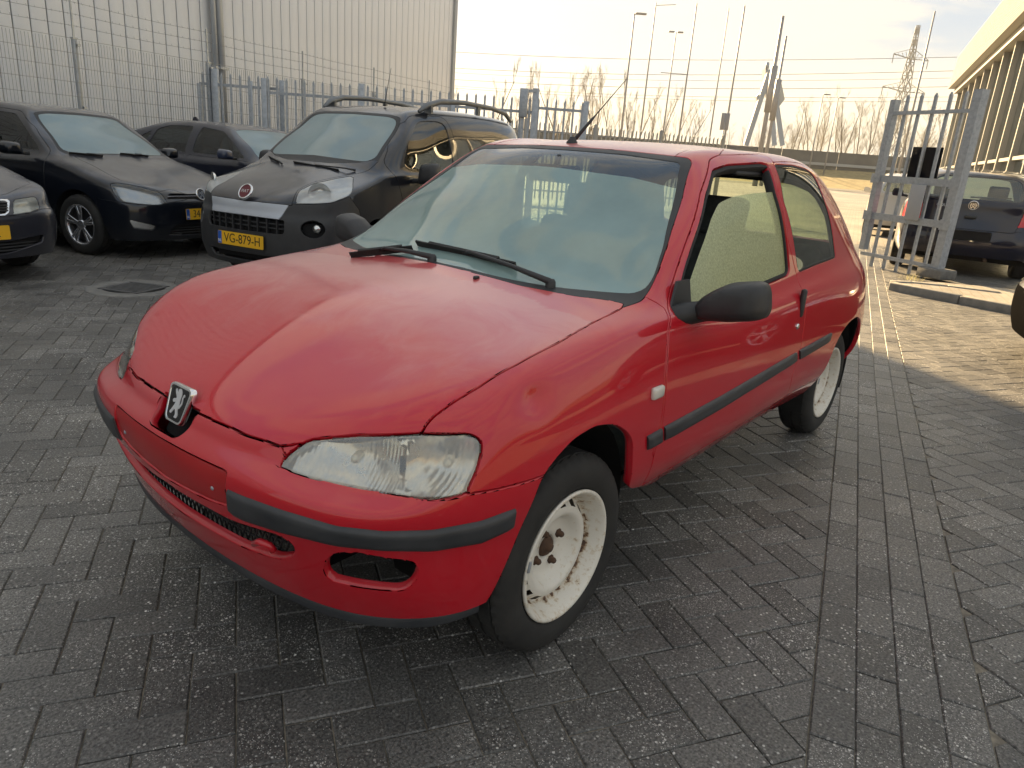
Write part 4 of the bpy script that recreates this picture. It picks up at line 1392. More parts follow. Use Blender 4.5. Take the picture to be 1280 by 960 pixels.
# black lip under the bumper
row = [np.array(c[0]) for c in band[:5]]
pts = []
for k in range(4):
    for t_ in np.linspace(0, 1, 6)[:-1]:
        p0, p1, p2, p3 = row[max(k - 1, 0)] * (1, (-1 if k == 0 else 1), 1), row[k], row[k + 1], row[min(k + 2, 4)]
        pts.append(.5 * ((2 * p1) + (-p0 + p2) * t_ + (2 * p0 - 5 * p1 + 4 * p2 - p3) * t_ ** 2 + (-p0 + 3 * p1 - 3 * p2 + p3) * t_ ** 3))
pts.append(row[4])
pts = pts[:-2]
pts = [p * (1, -1, 1) for p in pts[:0:-1]] + pts
vs = []; fs = []
for p in pts:
    r_ = np.array([p[0] + .3, p[1], 0]); r_ /= np.linalg.norm(r_)
    for (o_, dz) in ((-.012, .008), (.002, .004), (.004, -.004), (-.002, -.024), (-.03, -.028)):
        vs.append(p + r_ * o_ + np.array([0, 0, dz]))
for k in range(len(pts) - 1):
    for j in range(4):
        fs.append((k * 5 + j, k * 5 + j + 1, (k + 1) * 5 + j + 1, (k + 1) * 5 + j))
MB().add(vs, fs, True).build('lower_lip', M_STRIP, car, angle=50)
# plate screws
for y in (-.225, .225):
    b = MB(); b.lathe([(.006, 0), (.006, .003), (.003, .005), (0, .005)], 10); b.build('screw', M_STEEL, car, (.690, y, .512), (0, 0, -math.pi / 2))
# badge with a rampant lion
sk.put('badge_recess', 'notch', M_DARK, car, gap=-.008, depth=0, off=-.05)
BM = frame_of((.640, 0, .645), (1, 0, .37))
outl = rpoly([(-.040, -.052), (.040, -.052), (.055, .046), (-.055, .046)], .016)
b = MB(); puffy(b, outl, BM, .014, ((0, 1.0), (.6, 1.0), (1.0, .95), (1.0, .86), (.8, .84)), True); bdg = b.build('badge', M_CHROME, car, angle=40)
b = MB(); b.prism(outl * .86, BM @ Matrix.Translation((0, 0, .009)), .0035); b.build('badge_field', mat('badge_black', (.008, .008, .01), .25), bdg)
lion = [(-.25, .75), (0, .86), (.25, .75), (.36, .5), (.3, .2), (.36, -.1), (.28, -.38), (.48, -.66), (.40, -.86), (.02, -.86), (.16, -.68), (.04, -.48), (-.1, -.35), (-.42, -.74), (-.68, -.66), (-.5, -.48),
        (-.25, -.15), (-.2, .05), (-.5, -.08), (-.64, .1), (-.45, .2), (-.2, .2), (-.25, .35), (-.45, .48), (-.6, .7), (-.44, .8), (-.3, .6), (-.15, .6)]
tail = [(.30, -.2), (.55, .08), (.48, .38), (.62, .66), (.78, .52), (.70, .44), (.64, .50), (.60, .36), (.68, .05), (.40, -.32)]
white = mat('badge_white', (.62, .63, .66), .35, .3)
b = MB()
for pl in (lion, tail):
    b.prism(rpoly([(p[0] * .036, p[1] * .043) for p in pl], .004, 2), BM @ Matrix.Translation((0, 0, .0125)), .0015)
b.build('lion_emblem', white, bdg)
# wheels and wells
steel_wheel(car, (0, .690, .280), .281, rz=0.0)
steel_wheel(car, (0, -.690, .280), .281, True)
steel_wheel(car, (-2.385, .648, .278), .279)
steel_wheel(car, (-2.385, -.648, .278), .279, True)
for sg_ in (1, -1):
    wheel_well(car, -.01, .42, .715, .33, .33, sg_); wheel_well(car, -2.385, .40, .715, .34, .30, sg_)
sk.put('headlining', 'roof', mat('headlining', (.40, .40, .38), .9), car, gap=0, depth=0, off=-.026)
# underbody and engine bay block
b = MB(); b.box((-1.2, 0, .30), (1.7, 1.28, .05)); b.box((-1.15, 0, .30), (2.9, .8, .05)); b.box((.22, 0, .45), (.55, .80, .30)); b.box((-2.6, 0, .36), (.5, 1.1, .2))
b.build('underbody', M_DARK, car)
# door mirror (both sides), arms from the window corner
for sg_ in (1, -1):
    out = [at(px_, py_, 'x', -.60)[1:] for px_, py_ in ((872, 381), (882, 370), (897, 361), (915, 353.5), (948, 352), (958, 356), (961, 366), (961, 388), (956, 398), (945, 401), (915, 402), (885, 400), (874, 396))]
    out = rpoly([(p[0], p[1]) for p in out], .01, 3)
    Mm = Matrix(((0, 0, 1, -.63), (sg_, 0, 0, 0), (0, 1, 0, 0), (0, 0, 0, 1)))
    b = MB(); puffy(b, out if sg_ > 0 else out[::-1], Mm, .105, ((0, .93), (.04, 1.0), (.35, 1.0), (.6, .96), (.8, .88), (.93, .74), (1.0, .45)))
    mo = b.build('door_mirror', M_PLAST, car, angle=60)
    b = MB(); b.prism([tuple(p) for p in (out - out.mean(0)) * .9 + out.mean(0)][::sg_], Mm @ Matrix.Translation((0, 0, -.001)), .002); b.build('mirror_glass', mat('mirror', (.8, .8, .82), .02, 1.0), mo)
    base = [(-.50, sg_ * .715, .862), (-.56, sg_ * .745, .872), (-.585, sg_ * .79, .885), (-.585, sg_ * .83, .893)]
    b = MB(); b.tube(base, [.038, .036, .032, .030], 12); b.build('mirror_arm', M_PLAST, mo)
    vs_ = [(-.455, .727, .845), (-.62, .733, .852), (-.62, .70, .965), (-.535, .705, .965)]
    b = MB(); b.prism([(0, 0), (.165, 0.0), (.165, .12), (.085, .12)], Matrix(((-1, 0, 0, -.455), (0, -.22 * sg_, sg_, sg_ * .728), (0, 1, 0, .845), (0, 0, 0, 1))), .008); b.build('mirror_base', M_PLAST, mo)
# door handle, lock, repeater
for sg_ in (1, -1):
    hh = sk.hit(1001, 379)
    b = MB(); b.box((hh[0] - .005, sg_ * (hh[1] + .004), hh[2]), (.030, .022, .115), bev=.009); b.build('door_handle', M_PLAST, car)
    hl_ = sk.hit(996.5, 408)
    b = MB(); b.lathe([(.012, 0), (.012, .004), (.009, .006), (0, .006)], 16); b.build('door_lock', M_CHROME, car, (hl_[0], sg_ * hl_[1], hl_[2]), (0, 0, 0 if sg_ > 0 else math.pi))
    hr = sk.hit(820.5, 490)
    b = MB(); b.box((hr[0], sg_ * (hr[1] + .004), hr[2]), (.062, .020, .038), bev=.009); b.build('side_repeater', mat('repeater_lens', (.62, .60, .55), .2, coat=.6), car)
# wipers
for (b0, b1, pv, el) in (((435, 294), (517, 313.5), (540, 325.5), (476, 294)), ((522, 307), (646, 335), (688, 357), (603, 317.5))):
    up = np.array([.35, 0, .45])
    h0, h1, hp_, he = [sk.hit(*q) for q in (b0, b1, pv, el)]
    nrm = np.array([.5, 0, .86])
    bm_ = h0 * .5 + h1 * .5
    b = MB(); b.tube([hp_ + nrm * .004, hp_ + nrm * .016, (hp_ * .6 + bm_ * .4) + nrm * .026, (hp_ * .12 + bm_ * .88) + nrm * .028, bm_ + nrm * .018], [.011, .010, .0075, .006, .005], 8); wp_ = b.build('wiper_arm', M_PLAST, car)
    b = MB(); b.bar(h0 + nrm * .016, h1 + nrm * .016, .006, .011, up=tuple(nrm)); b.bar(h0 * .85 + h1 * .15 + nrm * .024, h0 * .15 + h1 * .85 + nrm * .024, .012, .006, up=tuple(nrm)); b.bar(h0 + nrm * .005, h1 + nrm * .005, .003, .012, up=tuple(nrm)); b.build('wiper_blade', M_RUBBER, wp_)
    b = MB(); b.lathe([(.016, -.01), (.015, .012), (.010, .02), (0, .021)], 14); b.build('wiper_pivot', M_PLAST, wp_, tuple(hp_), (math.radians(90), 0, 0))
for q in ((595.3, 348.4), (472.5, 318.2)):
    h_ = sk.hit(*q); b = MB(); b.box(h_ + np.array([0, 0, .003]), (.022, .012, .012), bev=.004); b.build('washer_nozzle', M_PLAST, car)
# aerial
ab = sk.hit(715, 178.5); at_ = at(784, 98, 'y', 0)
b = MB(); b.tube([ab, ab + (at_ - ab) * .35, ab + (at_ - ab) * .42], [.0075, .0065, .003], 8); b.tube([ab + (at_ - ab) * .40, at_], [.0028, .0016], 6); ae = b.build('aerial', M_PLAST, car)
b = MB(); b.lathe([(.024, -.006), (.022, .004), (.015, .012), (.012, .022), (0, .024)], 16); b.build('aerial_foot', M_PLAST, ae, tuple(ab), (math.radians(90), 0, 0))
# lowered door glass in the door opening
DG = glass_mat('door_glass', (.66, .78, .62), frost=.80, frost_col=(.74, .80, .42), scale=150, refl=1.3, frost_min=.52, lo=.38, hi=.64, drops=.25)  # condensation, its yellow-green tint painting in the reflection of sunlit surroundings
sk.put('door_window', 'pane', DG, doors[0], 'left', gap=0, depth=0, off=-.014)
sk.put('door_window', ['window', 'pane'], QG, doors[1], 'right', gap=0, depth=0, off=-.012)
# cabin: seats, dashboard, steering wheel, mirror, trim
SEAT = varied('seat_cloth', (.045, .047, .052), (.085, .086, .09), 30, (.85, .95), .1, 200)
for y in (.34, -.34):
    st = empty('front_seat', (-1.18, y, .30), 0, parent=car)
    b = MB(); b.box((.02, 0, .10), (.50, .46, .16), bev=.05); b.build('cushion', SEAT, st)
    b = MB(); b.box((-.30, 0, .44), (.14, .44, .58), M=Matrix.Rotation(-.28, 3, 'Y'), bev=.05); b.build('seat_back', SEAT, st)
    b = MB(); b.box((-.415, 0, .80), (.08, .25, .17), M=Matrix.Rotation(-.2, 3, 'Y'), bev=.03); b.build('head_rest', SEAT, st)
b = MB(); b.box((-2.02, 0, .42), (.45, 1.15, .16), bev=.05); b.box((-2.28, 0, .72), (.12, 1.15, .50), M=Matrix.Rotation(-.3, 3, 'Y'), bev=.04); b.build('rear_bench', SEAT, car)
DASH = varied('dash_plastic', (.09, .092, .095), (.13, .132, .135), 20, (.6, .75), .05, 250)
b = MB(); b.box((-.46, 0, .80), (.42, 1.22, .20), bev=.06); b.build('dashboard', DASH, car)
b = MB(); ring = [(0, .185 * math.cos(a), .185 * math.sin(a)) for a in np.linspace(0, 2 * math.pi, 33)]
b.tube(ring, .014, 8, caps=False); b.bar((0, -.18, 0), (0, .18, 0), .03, .02); b.bar((0, 0, 0), (0, 0, -.18), .03, .02); b.box((.0, 0, 0), (.05, .13, .10), bev=.02)
b.build('steering_wheel', DASH, car, (-.74, .34, .86), (0, math.radians(-28), 0))
b = MB(); b.box((-.83, 0, 1.235), (.03, .23, .065), bev=.012); b.bar((-.83, 0, 1.25), (-.86, 0, 1.30), .015); b.build('interior_mirror', M_PLAST, car)
b = MB(); b.box((-1.2, 0, .335), (1.9, 1.25, .02)); b.build('cabin_floor', SEAT, car)
b = MB(); b.box((-1.35, .545, 1.285), (.30, .03, .02), bev=.008); b.build('grab_handle', M_PLAST, car)
# ------------------------------------------------------------------ the other cars
def gen_spec(fo, wb, ro, W, zl=.20, zb=.45, zsn=.58, zn=.72, zc=.95, xc=-.22, hb=.14, zA=.93, zR=.97, xh=-.95, zh=1.38, yh=.52,
             roof=((-1.4, 1.43, .58, 1.38), (-1.9, 1.44, .58, 1.38), (-2.3, 1.41, .56, 1.34), (-2.6, 1.35, .52, 1.28)), rg=(-2.85, 1.15, .55), zT=.98, rb=.10,
             sill=.22, bulge=0.0, tum=.10, hoodbow=.03, nosebow=.07, lipin=.05, ysh=.08):
    xt = -(wb + ro)
    nose = [((fo, 0), (1, 0)), ((fo - nosebow * .2, .34 * W), (1, .05)), ((fo - nosebow, .64 * W), (.93, .36)), ((fo - nosebow - .15, .89 * W), (.66, .75)), ((.32, .975 * W), (.08, 1))]
    band = []
    for k, ((x, y), (nx, ny)) in enumerate(nose):
        col = []
        t = k / 4
        for (o, z) in ((-lipin, zl), (-.012, (zl + zb) / 2), (0, zb), (-.006, zsn), (-.04, zsn + (zn - zsn) * .45)):
            col.append((x + nx * o, y + ny * o, z))
        if k < 4:
            zz = zn + (.02 * k)
            col.append((x - hb * (1 if k < 3 else .8) * max(nx, .5), y - ny * .05, zz))
        else:
            zz = zn + (zc - zn) * .40
            col[-1] = (x, .955 * W, zz - .075)
            col.append((x, W - ysh - .03, zz))
        if k == 0:
            col = [(a, 0, c) for a, _, c in col]
        band.append(col)
    zz = zn + (zc - zn) * .72
    band.append([(0, W - .05, zl + .02), (0, W - .012, .40), (0, W, .52), (0, W - .004, .66), (0, W - .035, zz - .07), (0, W - ysh - .03, zz)])
    xa = xc - .14
    xs = [xa] + [xa + (-(wb + .02) - xa) * f for f in (.30, .58, .84)] + [-(wb + ro * .35)]
    for k, x in enumerate(xs):
        f = k / 4; zz = zA + (zR - zA) * f
        w = W - (.012 if k == 4 else 0)
        band.append([(x, w - .075, sill), (x, w - .012, sill + .14), (x, w, .52), (x, w - .002, .68), (x, w - .025, zz - .085), (x, w - (ysh if k else ysh + .01), zz)])
    for (x, y), (nx, ny), kk in (((xt + .15, .88 * W), (-.7, .7), 0), ((xt + .03, .62 * W), (-.95, .3), 1), ((xt + .005, .32 * W), (-1, .05), 2), ((xt, 0), (-1, 0), 3)):
        col = []
        for (o, z) in ((-.06, zl + .06), (-.012, .38), (0, .50), (-.02, .66), (-.05, (zT + .66) / 2 + .04)):
            col.append((x + nx * o, y + ny * o * (kk < 3), z))
        col.append((x - nx * -rb * -1 if False else x + rb * abs(nx), (y - .06 * (kk == 0)) if kk < 3 else 0, zT + .004 * kk))
        band.append(col)
    c6 = band[6][-1]
    hood = []
    for f, c in ((.40, band[4][-1]), (.72, band[5][-1])):
        x0 = (fo - hb) + (xc - (fo - hb)) * f
        zc_ = c[2] + hoodbow
        hood.append([(x0, 0, zc_), (x0 - .01, .33 * W, zc_ - .004), (x0 + (c[0] - x0) * .6, .63 * W, zc_ - .012)])
    hood.append([(xc, 0, zc + hoodbow), (xc - .01, .33 * W, zc + hoodbow - .004), (xc - .05, .63 * W, zc + hoodbow * .6)])
    hz = zh
    A0 = np.array(c6); A1 = np.array([xh - .05, yh, hz - .025])
    s1 = [tuple(A0 + (A1 - A0) * .36 + (0, .008, .012))]; s2 = [tuple(A0 + (A1 - A0) * .70 + (0, .012, .015)), tuple(A1)]
    for k in range(1, 5):
        e = roof[k - 1] if k > 0 else None
        b5 = np.array(band[6 + k][-1])
        tx = roof[min(max(k - 1, 0), 2)]
        top_y = yh + .02 if k == 1 else tx[2]; top_z = hz - .02 if k == 1 else tx[3]
        m_ = b5 + (np.array([b5[0], top_y, top_z]) - b5) * .52
        s1.append((m_[0], m_[1] + .028, m_[2]))
    for (x, z, ye, ze) in roof:
        s2.append((x + (.04 if (x, z, ye, ze) == roof[-1] else 0), ye, ze))
    s1.append((rg[0] + .06, rg[2] + .02, rg[1] - .02))
    w = []
    for f in (.36, .70):
        x0 = xc + (xh - xc) * f; z0 = (zc + hoodbow) + (hz - zc - hoodbow) * f + .012
        ye = (A0 + (A1 - A0) * f)[1]
        w.append([(x0, 0, z0), (x0 - .012, ye * .38, z0 - .004), (x0 - .04, ye * .74, z0 - .012)])
    header = [(xh, 0, hz), (xh - .01, yh * .4, hz - .003), (xh - .03, yh * .75, hz - .01)]
    rr = [[(x, 0, z), (x, ye * .4, z - .004), (x, ye * .75, z - .014)] for (x, z, ye, ze) in roof]
    rgl = [(rg[0], 0, rg[1]), (rg[0] + .005, rg[2] * .4, rg[1] - .003), (rg[0] + .03, rg[2] * .78, rg[1] - .01)]
    return dict(band=band, hood=hood, s1=s1, s2=s2, w1=w[0], w2=w[1], header=header, roof=rr, rearglass=rgl)


class Car:
    def __init__(s, name, label, pos, deg, spec, level=3, wrapx=-.2, cat='car', scale=1.0):
        s.root = empty(name, (pos[0], pos[1], 0), math.radians(deg), label, cat)
        s.root.scale = (scale, scale, scale)
        s.M = Matrix.Translation((pos[0], pos[1], 0)) @ Matrix.Rotation(math.radians(deg), 4, 'Z') @ Matrix.Scale(scale, 4)
        s.sk = Skin(*car_cage(spec), level=level, wrapx=wrapx)
        s.spec = spec

    def shape(s, pts, how, r=.02, lim=None):
        return s.sk.shape(pts, how, r, s.M, lim)

    def paint(s, pts, how, name, only=('body',), r=.02, lim=None):
        s.sk.paint(s.shape(pts, how, r, lim), name, only)

    def put(s, name, names, mt, mode='centre', **kw):
        return s.sk.put(name, names, mt, kw.pop('parent', s.root), mode, **kw)

    def hit(s, px, py):
        return s.sk.hit(px, py, s.M)

    def arch(s, x, R, zc, top=None):
        pts = [(x + R * math.cos(a), zc + (top or R) * math.sin(a)) for a in np.linspace(0, math.pi, 13)]
        pts = [(x + R, .05)] + pts + [(x - R, .05)]
        s.paint(pts, 'side', 'void', r=.01, lim=lambda Q: .4 - Q[:, 1])

    def basics(s, paint, wb, W, R, rr, archR, glass, wsglass, wheel_y=None, dark=True, spokes=5, front_only=False):
        for sg in (1, -1):
            for x in (0, -wb):
                wheel_well(s.root, x, W - .38, W - .035, archR + .012, R + .01, sg)
        for x in (0, -wb):
            for right in (False, True):
                alloy_wheel(s.root, (x, (W - .105) * (-1 if right else 1), R), R, rr, right, spokes)
        b = MB(); b.box((-wb / 2, 0, .25), (wb + .9, (W - .12) * 2 * .8, .08)); b.box((-wb / 2, 0, .25), (wb - 2 * archR - .1, (W - .08) * 2, .06)); b.build('underbody', M_DARK, s.root)
        s.put('inner_shell', [n for n in s.sk.names if n in ('body', 'door', 'bonnet', 'hatch', 'bumper', 'rdoor', 'rbumper', 'wborder')], M_DARK, gap=0, depth=0, off=-.02)

    def cabin(s, x0, x1, z, W):
        seat = mat('seat_dark', (.02, .02, .022), .9)
        b = MB(); b.box(((x0 + x1) / 2, 0, .34), (abs(x0 - x1), (W - .15) * 2, .05)); b.build('cabin_floor', seat, s.root)
        for y in (.36, -.36):
            st = empty('seat', (x0 - .85, y, .3), 0, parent=s.root)
            b = MB(); b.box((0, 0, .12), (.5, .48, .16), bev=.05); b.build('cushion', seat, st)
            b = MB(); b.box((-.3, 0, .45), (.14, .46, .6), M=Matrix.Rotation(-.28, 3, 'Y'), bev=.05); b.build('seat_back', seat, st)
            b = MB(); b.box((-.42, 0, .83), (.09, .26, .18), M=Matrix.Rotation(-.2, 3, 'Y'), bev=.03); b.build('head_rest', seat, st)
        b = MB(); b.box((x0 - .25, 0, z - .14), (.4, (W - .16) * 2, .2), bev=.05); b.build('dashboard', seat, s.root)

    def mirror(s, y, x, z, mt, sg, w=.20, h=.14):
        out = rpoly([(0, -h * .5), (w, -h * .45), (w * 1.05, h * .1), (w * .9, h * .5), (.03, h * .42)], .04, 4)
        Mm = Matrix(((0, 0, 1, x - .06), (sg, 0, 0, sg * (y + .04)), (0, 1, 0, z), (0, 0, 0, 1)))
        b = MB(); puffy(b, out if sg > 0 else out[::-1], Mm, .12); m_ = b.build('door_mirror', mt, s.root, angle=60)
        b = MB(); b.bar((x, sg * (y - .02), z - h * .38), (x, sg * (y + .09), z - h * .30), .05, .04, bev=.012); b.build('mirror_arm', M_PLAST, m_)

    def wipers(s, segs, frame_off=(.45, 0, .6)):
        for (a, c, d) in segs:
            n = np.array(frame_off); n /= np.linalg.norm(n)
            A, B, D = [np.array(s.hit(*q)) for q in (a, c, d)]
            b = MB(); b.tube([D + n * .01, (D + B) / 2 + n * .03, (A * .5 + B * .5) + n * .025], [.01, .007, .005], 6); w_ = b.build('wiper_arm', M_PLAST, s.root)
            b = MB(); b.bar(A + n * .012, B + n * .012, .008, .02, up=tuple(n)); b.build('wiper_blade', M_RUBBER, w_)


fr = lambda x0, x1: (lambda Q: np.maximum(x0 - Q[:, 0], Q[:, 0] - x1))
up_lim = lambda y0: (lambda Q: y0 - Q[:, 1])
BLK = paint_mat('black_paint', (.005, .007, .012), dew=.4, rough=.3, dust=(.11, .112, .135), dust_amt=.45)
DBL = paint_mat('dark_blue_paint', (.006, .009, .022), dew=.5, rough=.35, dust=(.10, .10, .12), dust_amt=.45)
GRY = paint_mat('dark_grey_paint', (.024, .025, .034), dew=.5, rough=.35, dust=(.15, .15, .18), dust_amt=.45)
FROST = glass_mat('dewy_windscreen', (.4, .5, .5), frost=.85, frost_col=(.40, .52, .55), scale=1.2, refl=.9, rough=.1, frost_min=.72)
DKGL = glass_mat('dark_side_glass', (.22, .25, .25), frost=.12, frost_col=(.2, .22, .22), scale=8, refl=1.0, frost_min=.02)
CLR = glass_mat('clear_lens', (.85, .88, .9), frost=.10, frost_col=(.7, .72, .7), scale=8, refl=1.4, frost_min=.02)
MILK = glass_mat('milky_lens', (.85, .87, .85), frost=.6, frost_col=(.62, .63, .56), scale=6, refl=1.2, frost_min=.35)


def lamp(c, name, reflector, lens, mode='sides', off=-.05):
    ob = c.put('headlamp', name, reflector, mode, gap=.003, depth=-off, off=off)
    for o, nm in zip(ob, ('left', 'right')):
        c.put('lens', name, lens, nm, parent=o, gap=.003, depth=.008, off=-.002)
    return ob


# ---- black van, the nearest of the row
V = Car('delivery_van', 'black compact van with silver bumper bar, roof rails and yellow plate', (-2.617, -4.123), 12.65,
        gen_spec(.80, 2.513, .62, .838, zl=.22, zb=.42, zsn=.62, zn=.80, zc=1.07, xc=-.05, hb=.10, zA=1.06, zR=1.12, xh=-.76, zh=1.60, yh=.57,
                 roof=((-1.3, 1.675, .62, 1.60), (-2.0, 1.69, .635, 1.62), (-2.6, 1.68, .63, 1.61), (-2.98, 1.63, .60, 1.56)), rg=(-3.08, 1.35, .62), zT=1.05, rb=.06, hoodbow=.05, nosebow=.09, ysh=.06, tum=.05), cat='van')
V.arch(0, .34, .30, .37); V.arch(-2.513, .34, .30, .37)
V.paint([('p', 369, 254), ('p', 374, 238), ('p', 392, 229), ('p', 420, 223), ('p', 441, 219.5), ('p', 441, 230), ('p', 437, 244), ('p', 415, 253), ('p', 385, 254.5)], 'wrap', 'lamp', r=.02)
V.paint([(.9, -.1), (.9, .30), ('p', 366, 254), ('p', 373, 237), ('p', 391, 228), ('p', 441, 218), ('p', 462, 212), (-.22, .66), (-.12, .5), (-.02, .25), (.0, -.1)], 'top', 'bonnet', r=.02, lim=lambda Q: np.maximum(.765 - Q[:, 2], -.25 - Q[:, 0]))
V.paint([(-.2, .05), (-.2, .765), ('p', 366, 255), ('p', 385, 255.5), ('p', 415, 254), ('p', 437, 246), (.86, .73), (1.05, .66), (1.15, .60), (1.15, .05)], 'wrap', 'bumper', r=.01, lim=lambda Q: .25 - Q[:, 0])
V.paint([(-.2, .755), ('p', 362, 255.5), ('p', 349, 274.5), (-.2, .655)], 'wrap', 'silverbar', ('bumper',), r=.02)
V.paint([(-.2, .645), (.34, .645), (.34, .53), (-.2, .53)], 'wrap', 'grille', ('bumper',), r=.01)
V.paint([(-.2, .335), (.36, .335), (.33, .27), (-.2, .27)], 'wrap', 'grille2', ('bumper',), r=.02)
fg = V.hit(391, 287)
fgw = V.sk.prj(fg, 'wrap')
V.paint([(fgw[0] + .075 * math.cos(a), fgw[1] + .07 * math.sin(a)) for a in np.linspace(0, 2 * math.pi, 17)[:-1]], 'wrap', 'fog', ('bumper',), r=.0)
V.paint([(-.1, 1.575), (.40, 1.565), (.545, 1.54), (.60, 1.35), (.66, 1.13), (.60, 1.085), (.4, 1.085), (-.1, 1.095)], 'front', 'wborder', r=.05, lim=fr(-1.2, .1))
V.paint([(-.1, 1.555), (.40, 1.545), (.515, 1.52), (.57, 1.35), (.615, 1.17), (.55, 1.135), (.4, 1.14), (-.1, 1.16)], 'front', 'wglass', ('wborder',), r=.06, lim=fr(-1.2, .1))
V.paint([(-.20, 1.12), (-.5, 1.40), (-.78, 1.57), (-1.30, 1.60), (-1.36, 1.50), (-1.42, 1.1), (-1.42, .60), (-1.35, .30), (-.44, .30), (-.42, .60), (-.30, .95)], 'side', 'door', r=.06, lim=up_lim(.5))
V.paint([(-.44, 1.14), (-.60, 1.33), (-.82, 1.505), (-.95, 1.535), (-1.22, 1.545), (-1.28, 1.50), (-1.31, 1.13), (-1.25, 1.085), (-.5, 1.065)], 'side', 'window', ('door',), r=.06, lim=up_lim(.5))
VANP = M_PLAST
V.put('bonnet', 'bonnet', BLK, gap=.003, depth=.02); V.put('door', 'door', BLK, 'sides', gap=.003, depth=.02)
V.put('body_shell', 'body', BLK, gap=.001, depth=.012)
vb = V.put('front_bumper', 'bumper', VANP, gap=.002, depth=.02)[0]
V.put('silver_bar', 'silverbar', mat('silver_plastic', (.42, .45, .50), .35, .35), gap=0, depth=.02, off=.004, edge=.004)
V.put('grille_back', ['grille', 'grille2', 'fog'], M_DARK, gap=-.004, depth=0, off=-.05)
for k in range(9):
    y = -.36 + k * .09
    b = MB(); b.bar((.80 - y * y * .35 - .012, y, .528), (.80 - y * y * .35 - .012, y, .648), .012, .03); b.build('grille_bar', M_PLAST, V.root)
for z in (.57, .605):
    b = MB(); b.tube([(.785 - y * y * .35, y, z) for y in np.linspace(-.42, .42, 11)], .006, 6); b.build('grille_slat', M_PLAST, V.root)
lamp(V, 'lamp', M_HLREF, glass_mat('van_lens', (.9, .92, .93), frost=.55, frost_col=(.84, .87, .88), scale=5, refl=1.3, frost_min=.40))
for sg in (1, -1):
    b = MB(); b.lathe([(.095, .03), (.085, .01), (.05, -.005), (.02, -.01), (.018, .02), (0, .025)], 28); b.build('lamp_bowl', M_HLREF, V.root, (.50, sg * .60, .86), (0, 0, -math.pi / 2 + sg * .55))
    b = MB(); b.lathe([(.035, .0), (.03, .012), (.0, .018)], 20); b.build('fog_lamp', M_HLREF, V.root, (fg[0] - .045, sg * fg[1], fg[2]), (0, 0, -math.pi / 2 + sg * .4))
V.put('windscreen_surround', 'wborder', M_PLAST, gap=0, depth=.01, off=-.001); V.put('windscreen', 'wglass', FROST, gap=0, depth=0, off=-.003)
VSG = glass_mat('van_side_glass', (.5, .55, .5), frost=.06, frost_col=(.4, .42, .36), scale=8, refl=1.6, frost_min=.01)
V.put('door_window', 'window', VSG, 'sides', gap=0, depth=0, off=-.008)
V.basics(BLK, 2.513, .838, .30, .19, .34, DKGL, FROST); V.cabin(-.1, -1.4, 1.05, .838)
V.mirror(.83, -.52, 1.06, M_PLAST, 1, .21, .20); V.mirror(.83, -.52, 1.06, M_PLAST, -1, .21, .20)
for sg in (1, -1):
    pts = [(-.92, .585, 1.615), (-1.02, .60, 1.675), (-1.25, .615, 1.735), (-1.7, .622, 1.765), (-2.3, .62, 1.76), (-2.65, .61, 1.73), (-2.82, .60, 1.655)]
    b = MB(); b.tube([(x, sg * y, z) for x, y, z in pts], [.018, .03, .028, .024, .024, .026, .02], 8)
    b.bar((-2.0, sg * .622, 1.765), (-2.0, sg * .62, 1.66), .03, .05); b.bar((-1.06, sg * .6, 1.68), (-1.06, sg * .6, 1.61), .09, .03)
    b.build('roof_rail', mat('rail_grey', (.16, .17, .18), .4, .5), V.root)
b = MB(); b.tube([(-1.0, .12, 1.655), (-1.0, .12, 1.68)], .014, 8); b.tube([(-1.0, .12, 1.68), (-1.12, .10, 2.02)], [.004, .002], 6); b.build('aerial', M_PLAST, V.root)
number_plate(V.root, frame_of((.808, 0, .445), (1, 0, .02)), 'VG-879-H')
b = MB(); b.lathe([(.072, 0), (.072, .012), (.062, .018), (.060, .012)], 32); lg = b.build('emblem', M_CHROME, V.root, (.725, 0, .835), (0, math.radians(0), -math.pi / 2)); lg.rotation_euler = (math.radians(32), 0, -math.pi / 2)
b = MB(); b.lathe([(.060, .010), (.03, .012), (0, .012)], 28); b.build('emblem_field', mat('emblem_red', (.12, .01, .02), .3), lg)
text_obj('FIAT', .042, M_CHROME, lg, Matrix(((1, 0, 0, 0), (0, 0, 1, .013), (0, 1, 0, 0), (0, 0, 0, 1))) @ Matrix.Diagonal((-1, 1, 1, 1)), 'emblem_letters', .002)
V.wipers((((368, 204), (424, 214), (445, 214)), ((337, 197), (349, 204), (353, 206))))

# ---- black hatchback beside it
Pl = Car('black_hatchback', 'black five-door hatchback with frosted windscreen, alloy wheels and dew-covered bonnet', (-2.272, -6.636), 107.73,
         gen_spec(.83, 2.47, .67, .842, zl=.19, zb=.42, zsn=.56, zn=.68, zc=.945, xc=-.24, hb=.13, zA=.945, zR=1.0, xh=-.98, zh=1.405, yh=.545,
                  roof=((-1.5, 1.455, .585, 1.40), (-2.0, 1.455, .585, 1.40), (-2.5, 1.41, .57, 1.35), (-2.78, 1.35, .53, 1.28)), rg=(-2.95, 1.15, .56), zT=.98))
Pl.arch(0, .335, .30, .35); Pl.arch(-2.47, .335, .30, .35)
Pl.paint([('p', 137, 229), ('p', 150, 228.5), ('p', 180, 234), ('p', 201, 241), ('p', 210, 253), ('p', 197, 256), ('p', 170, 254), ('p', 150, 250.5), ('p', 141, 240)], 'wrap', 'lamp', r=.02)
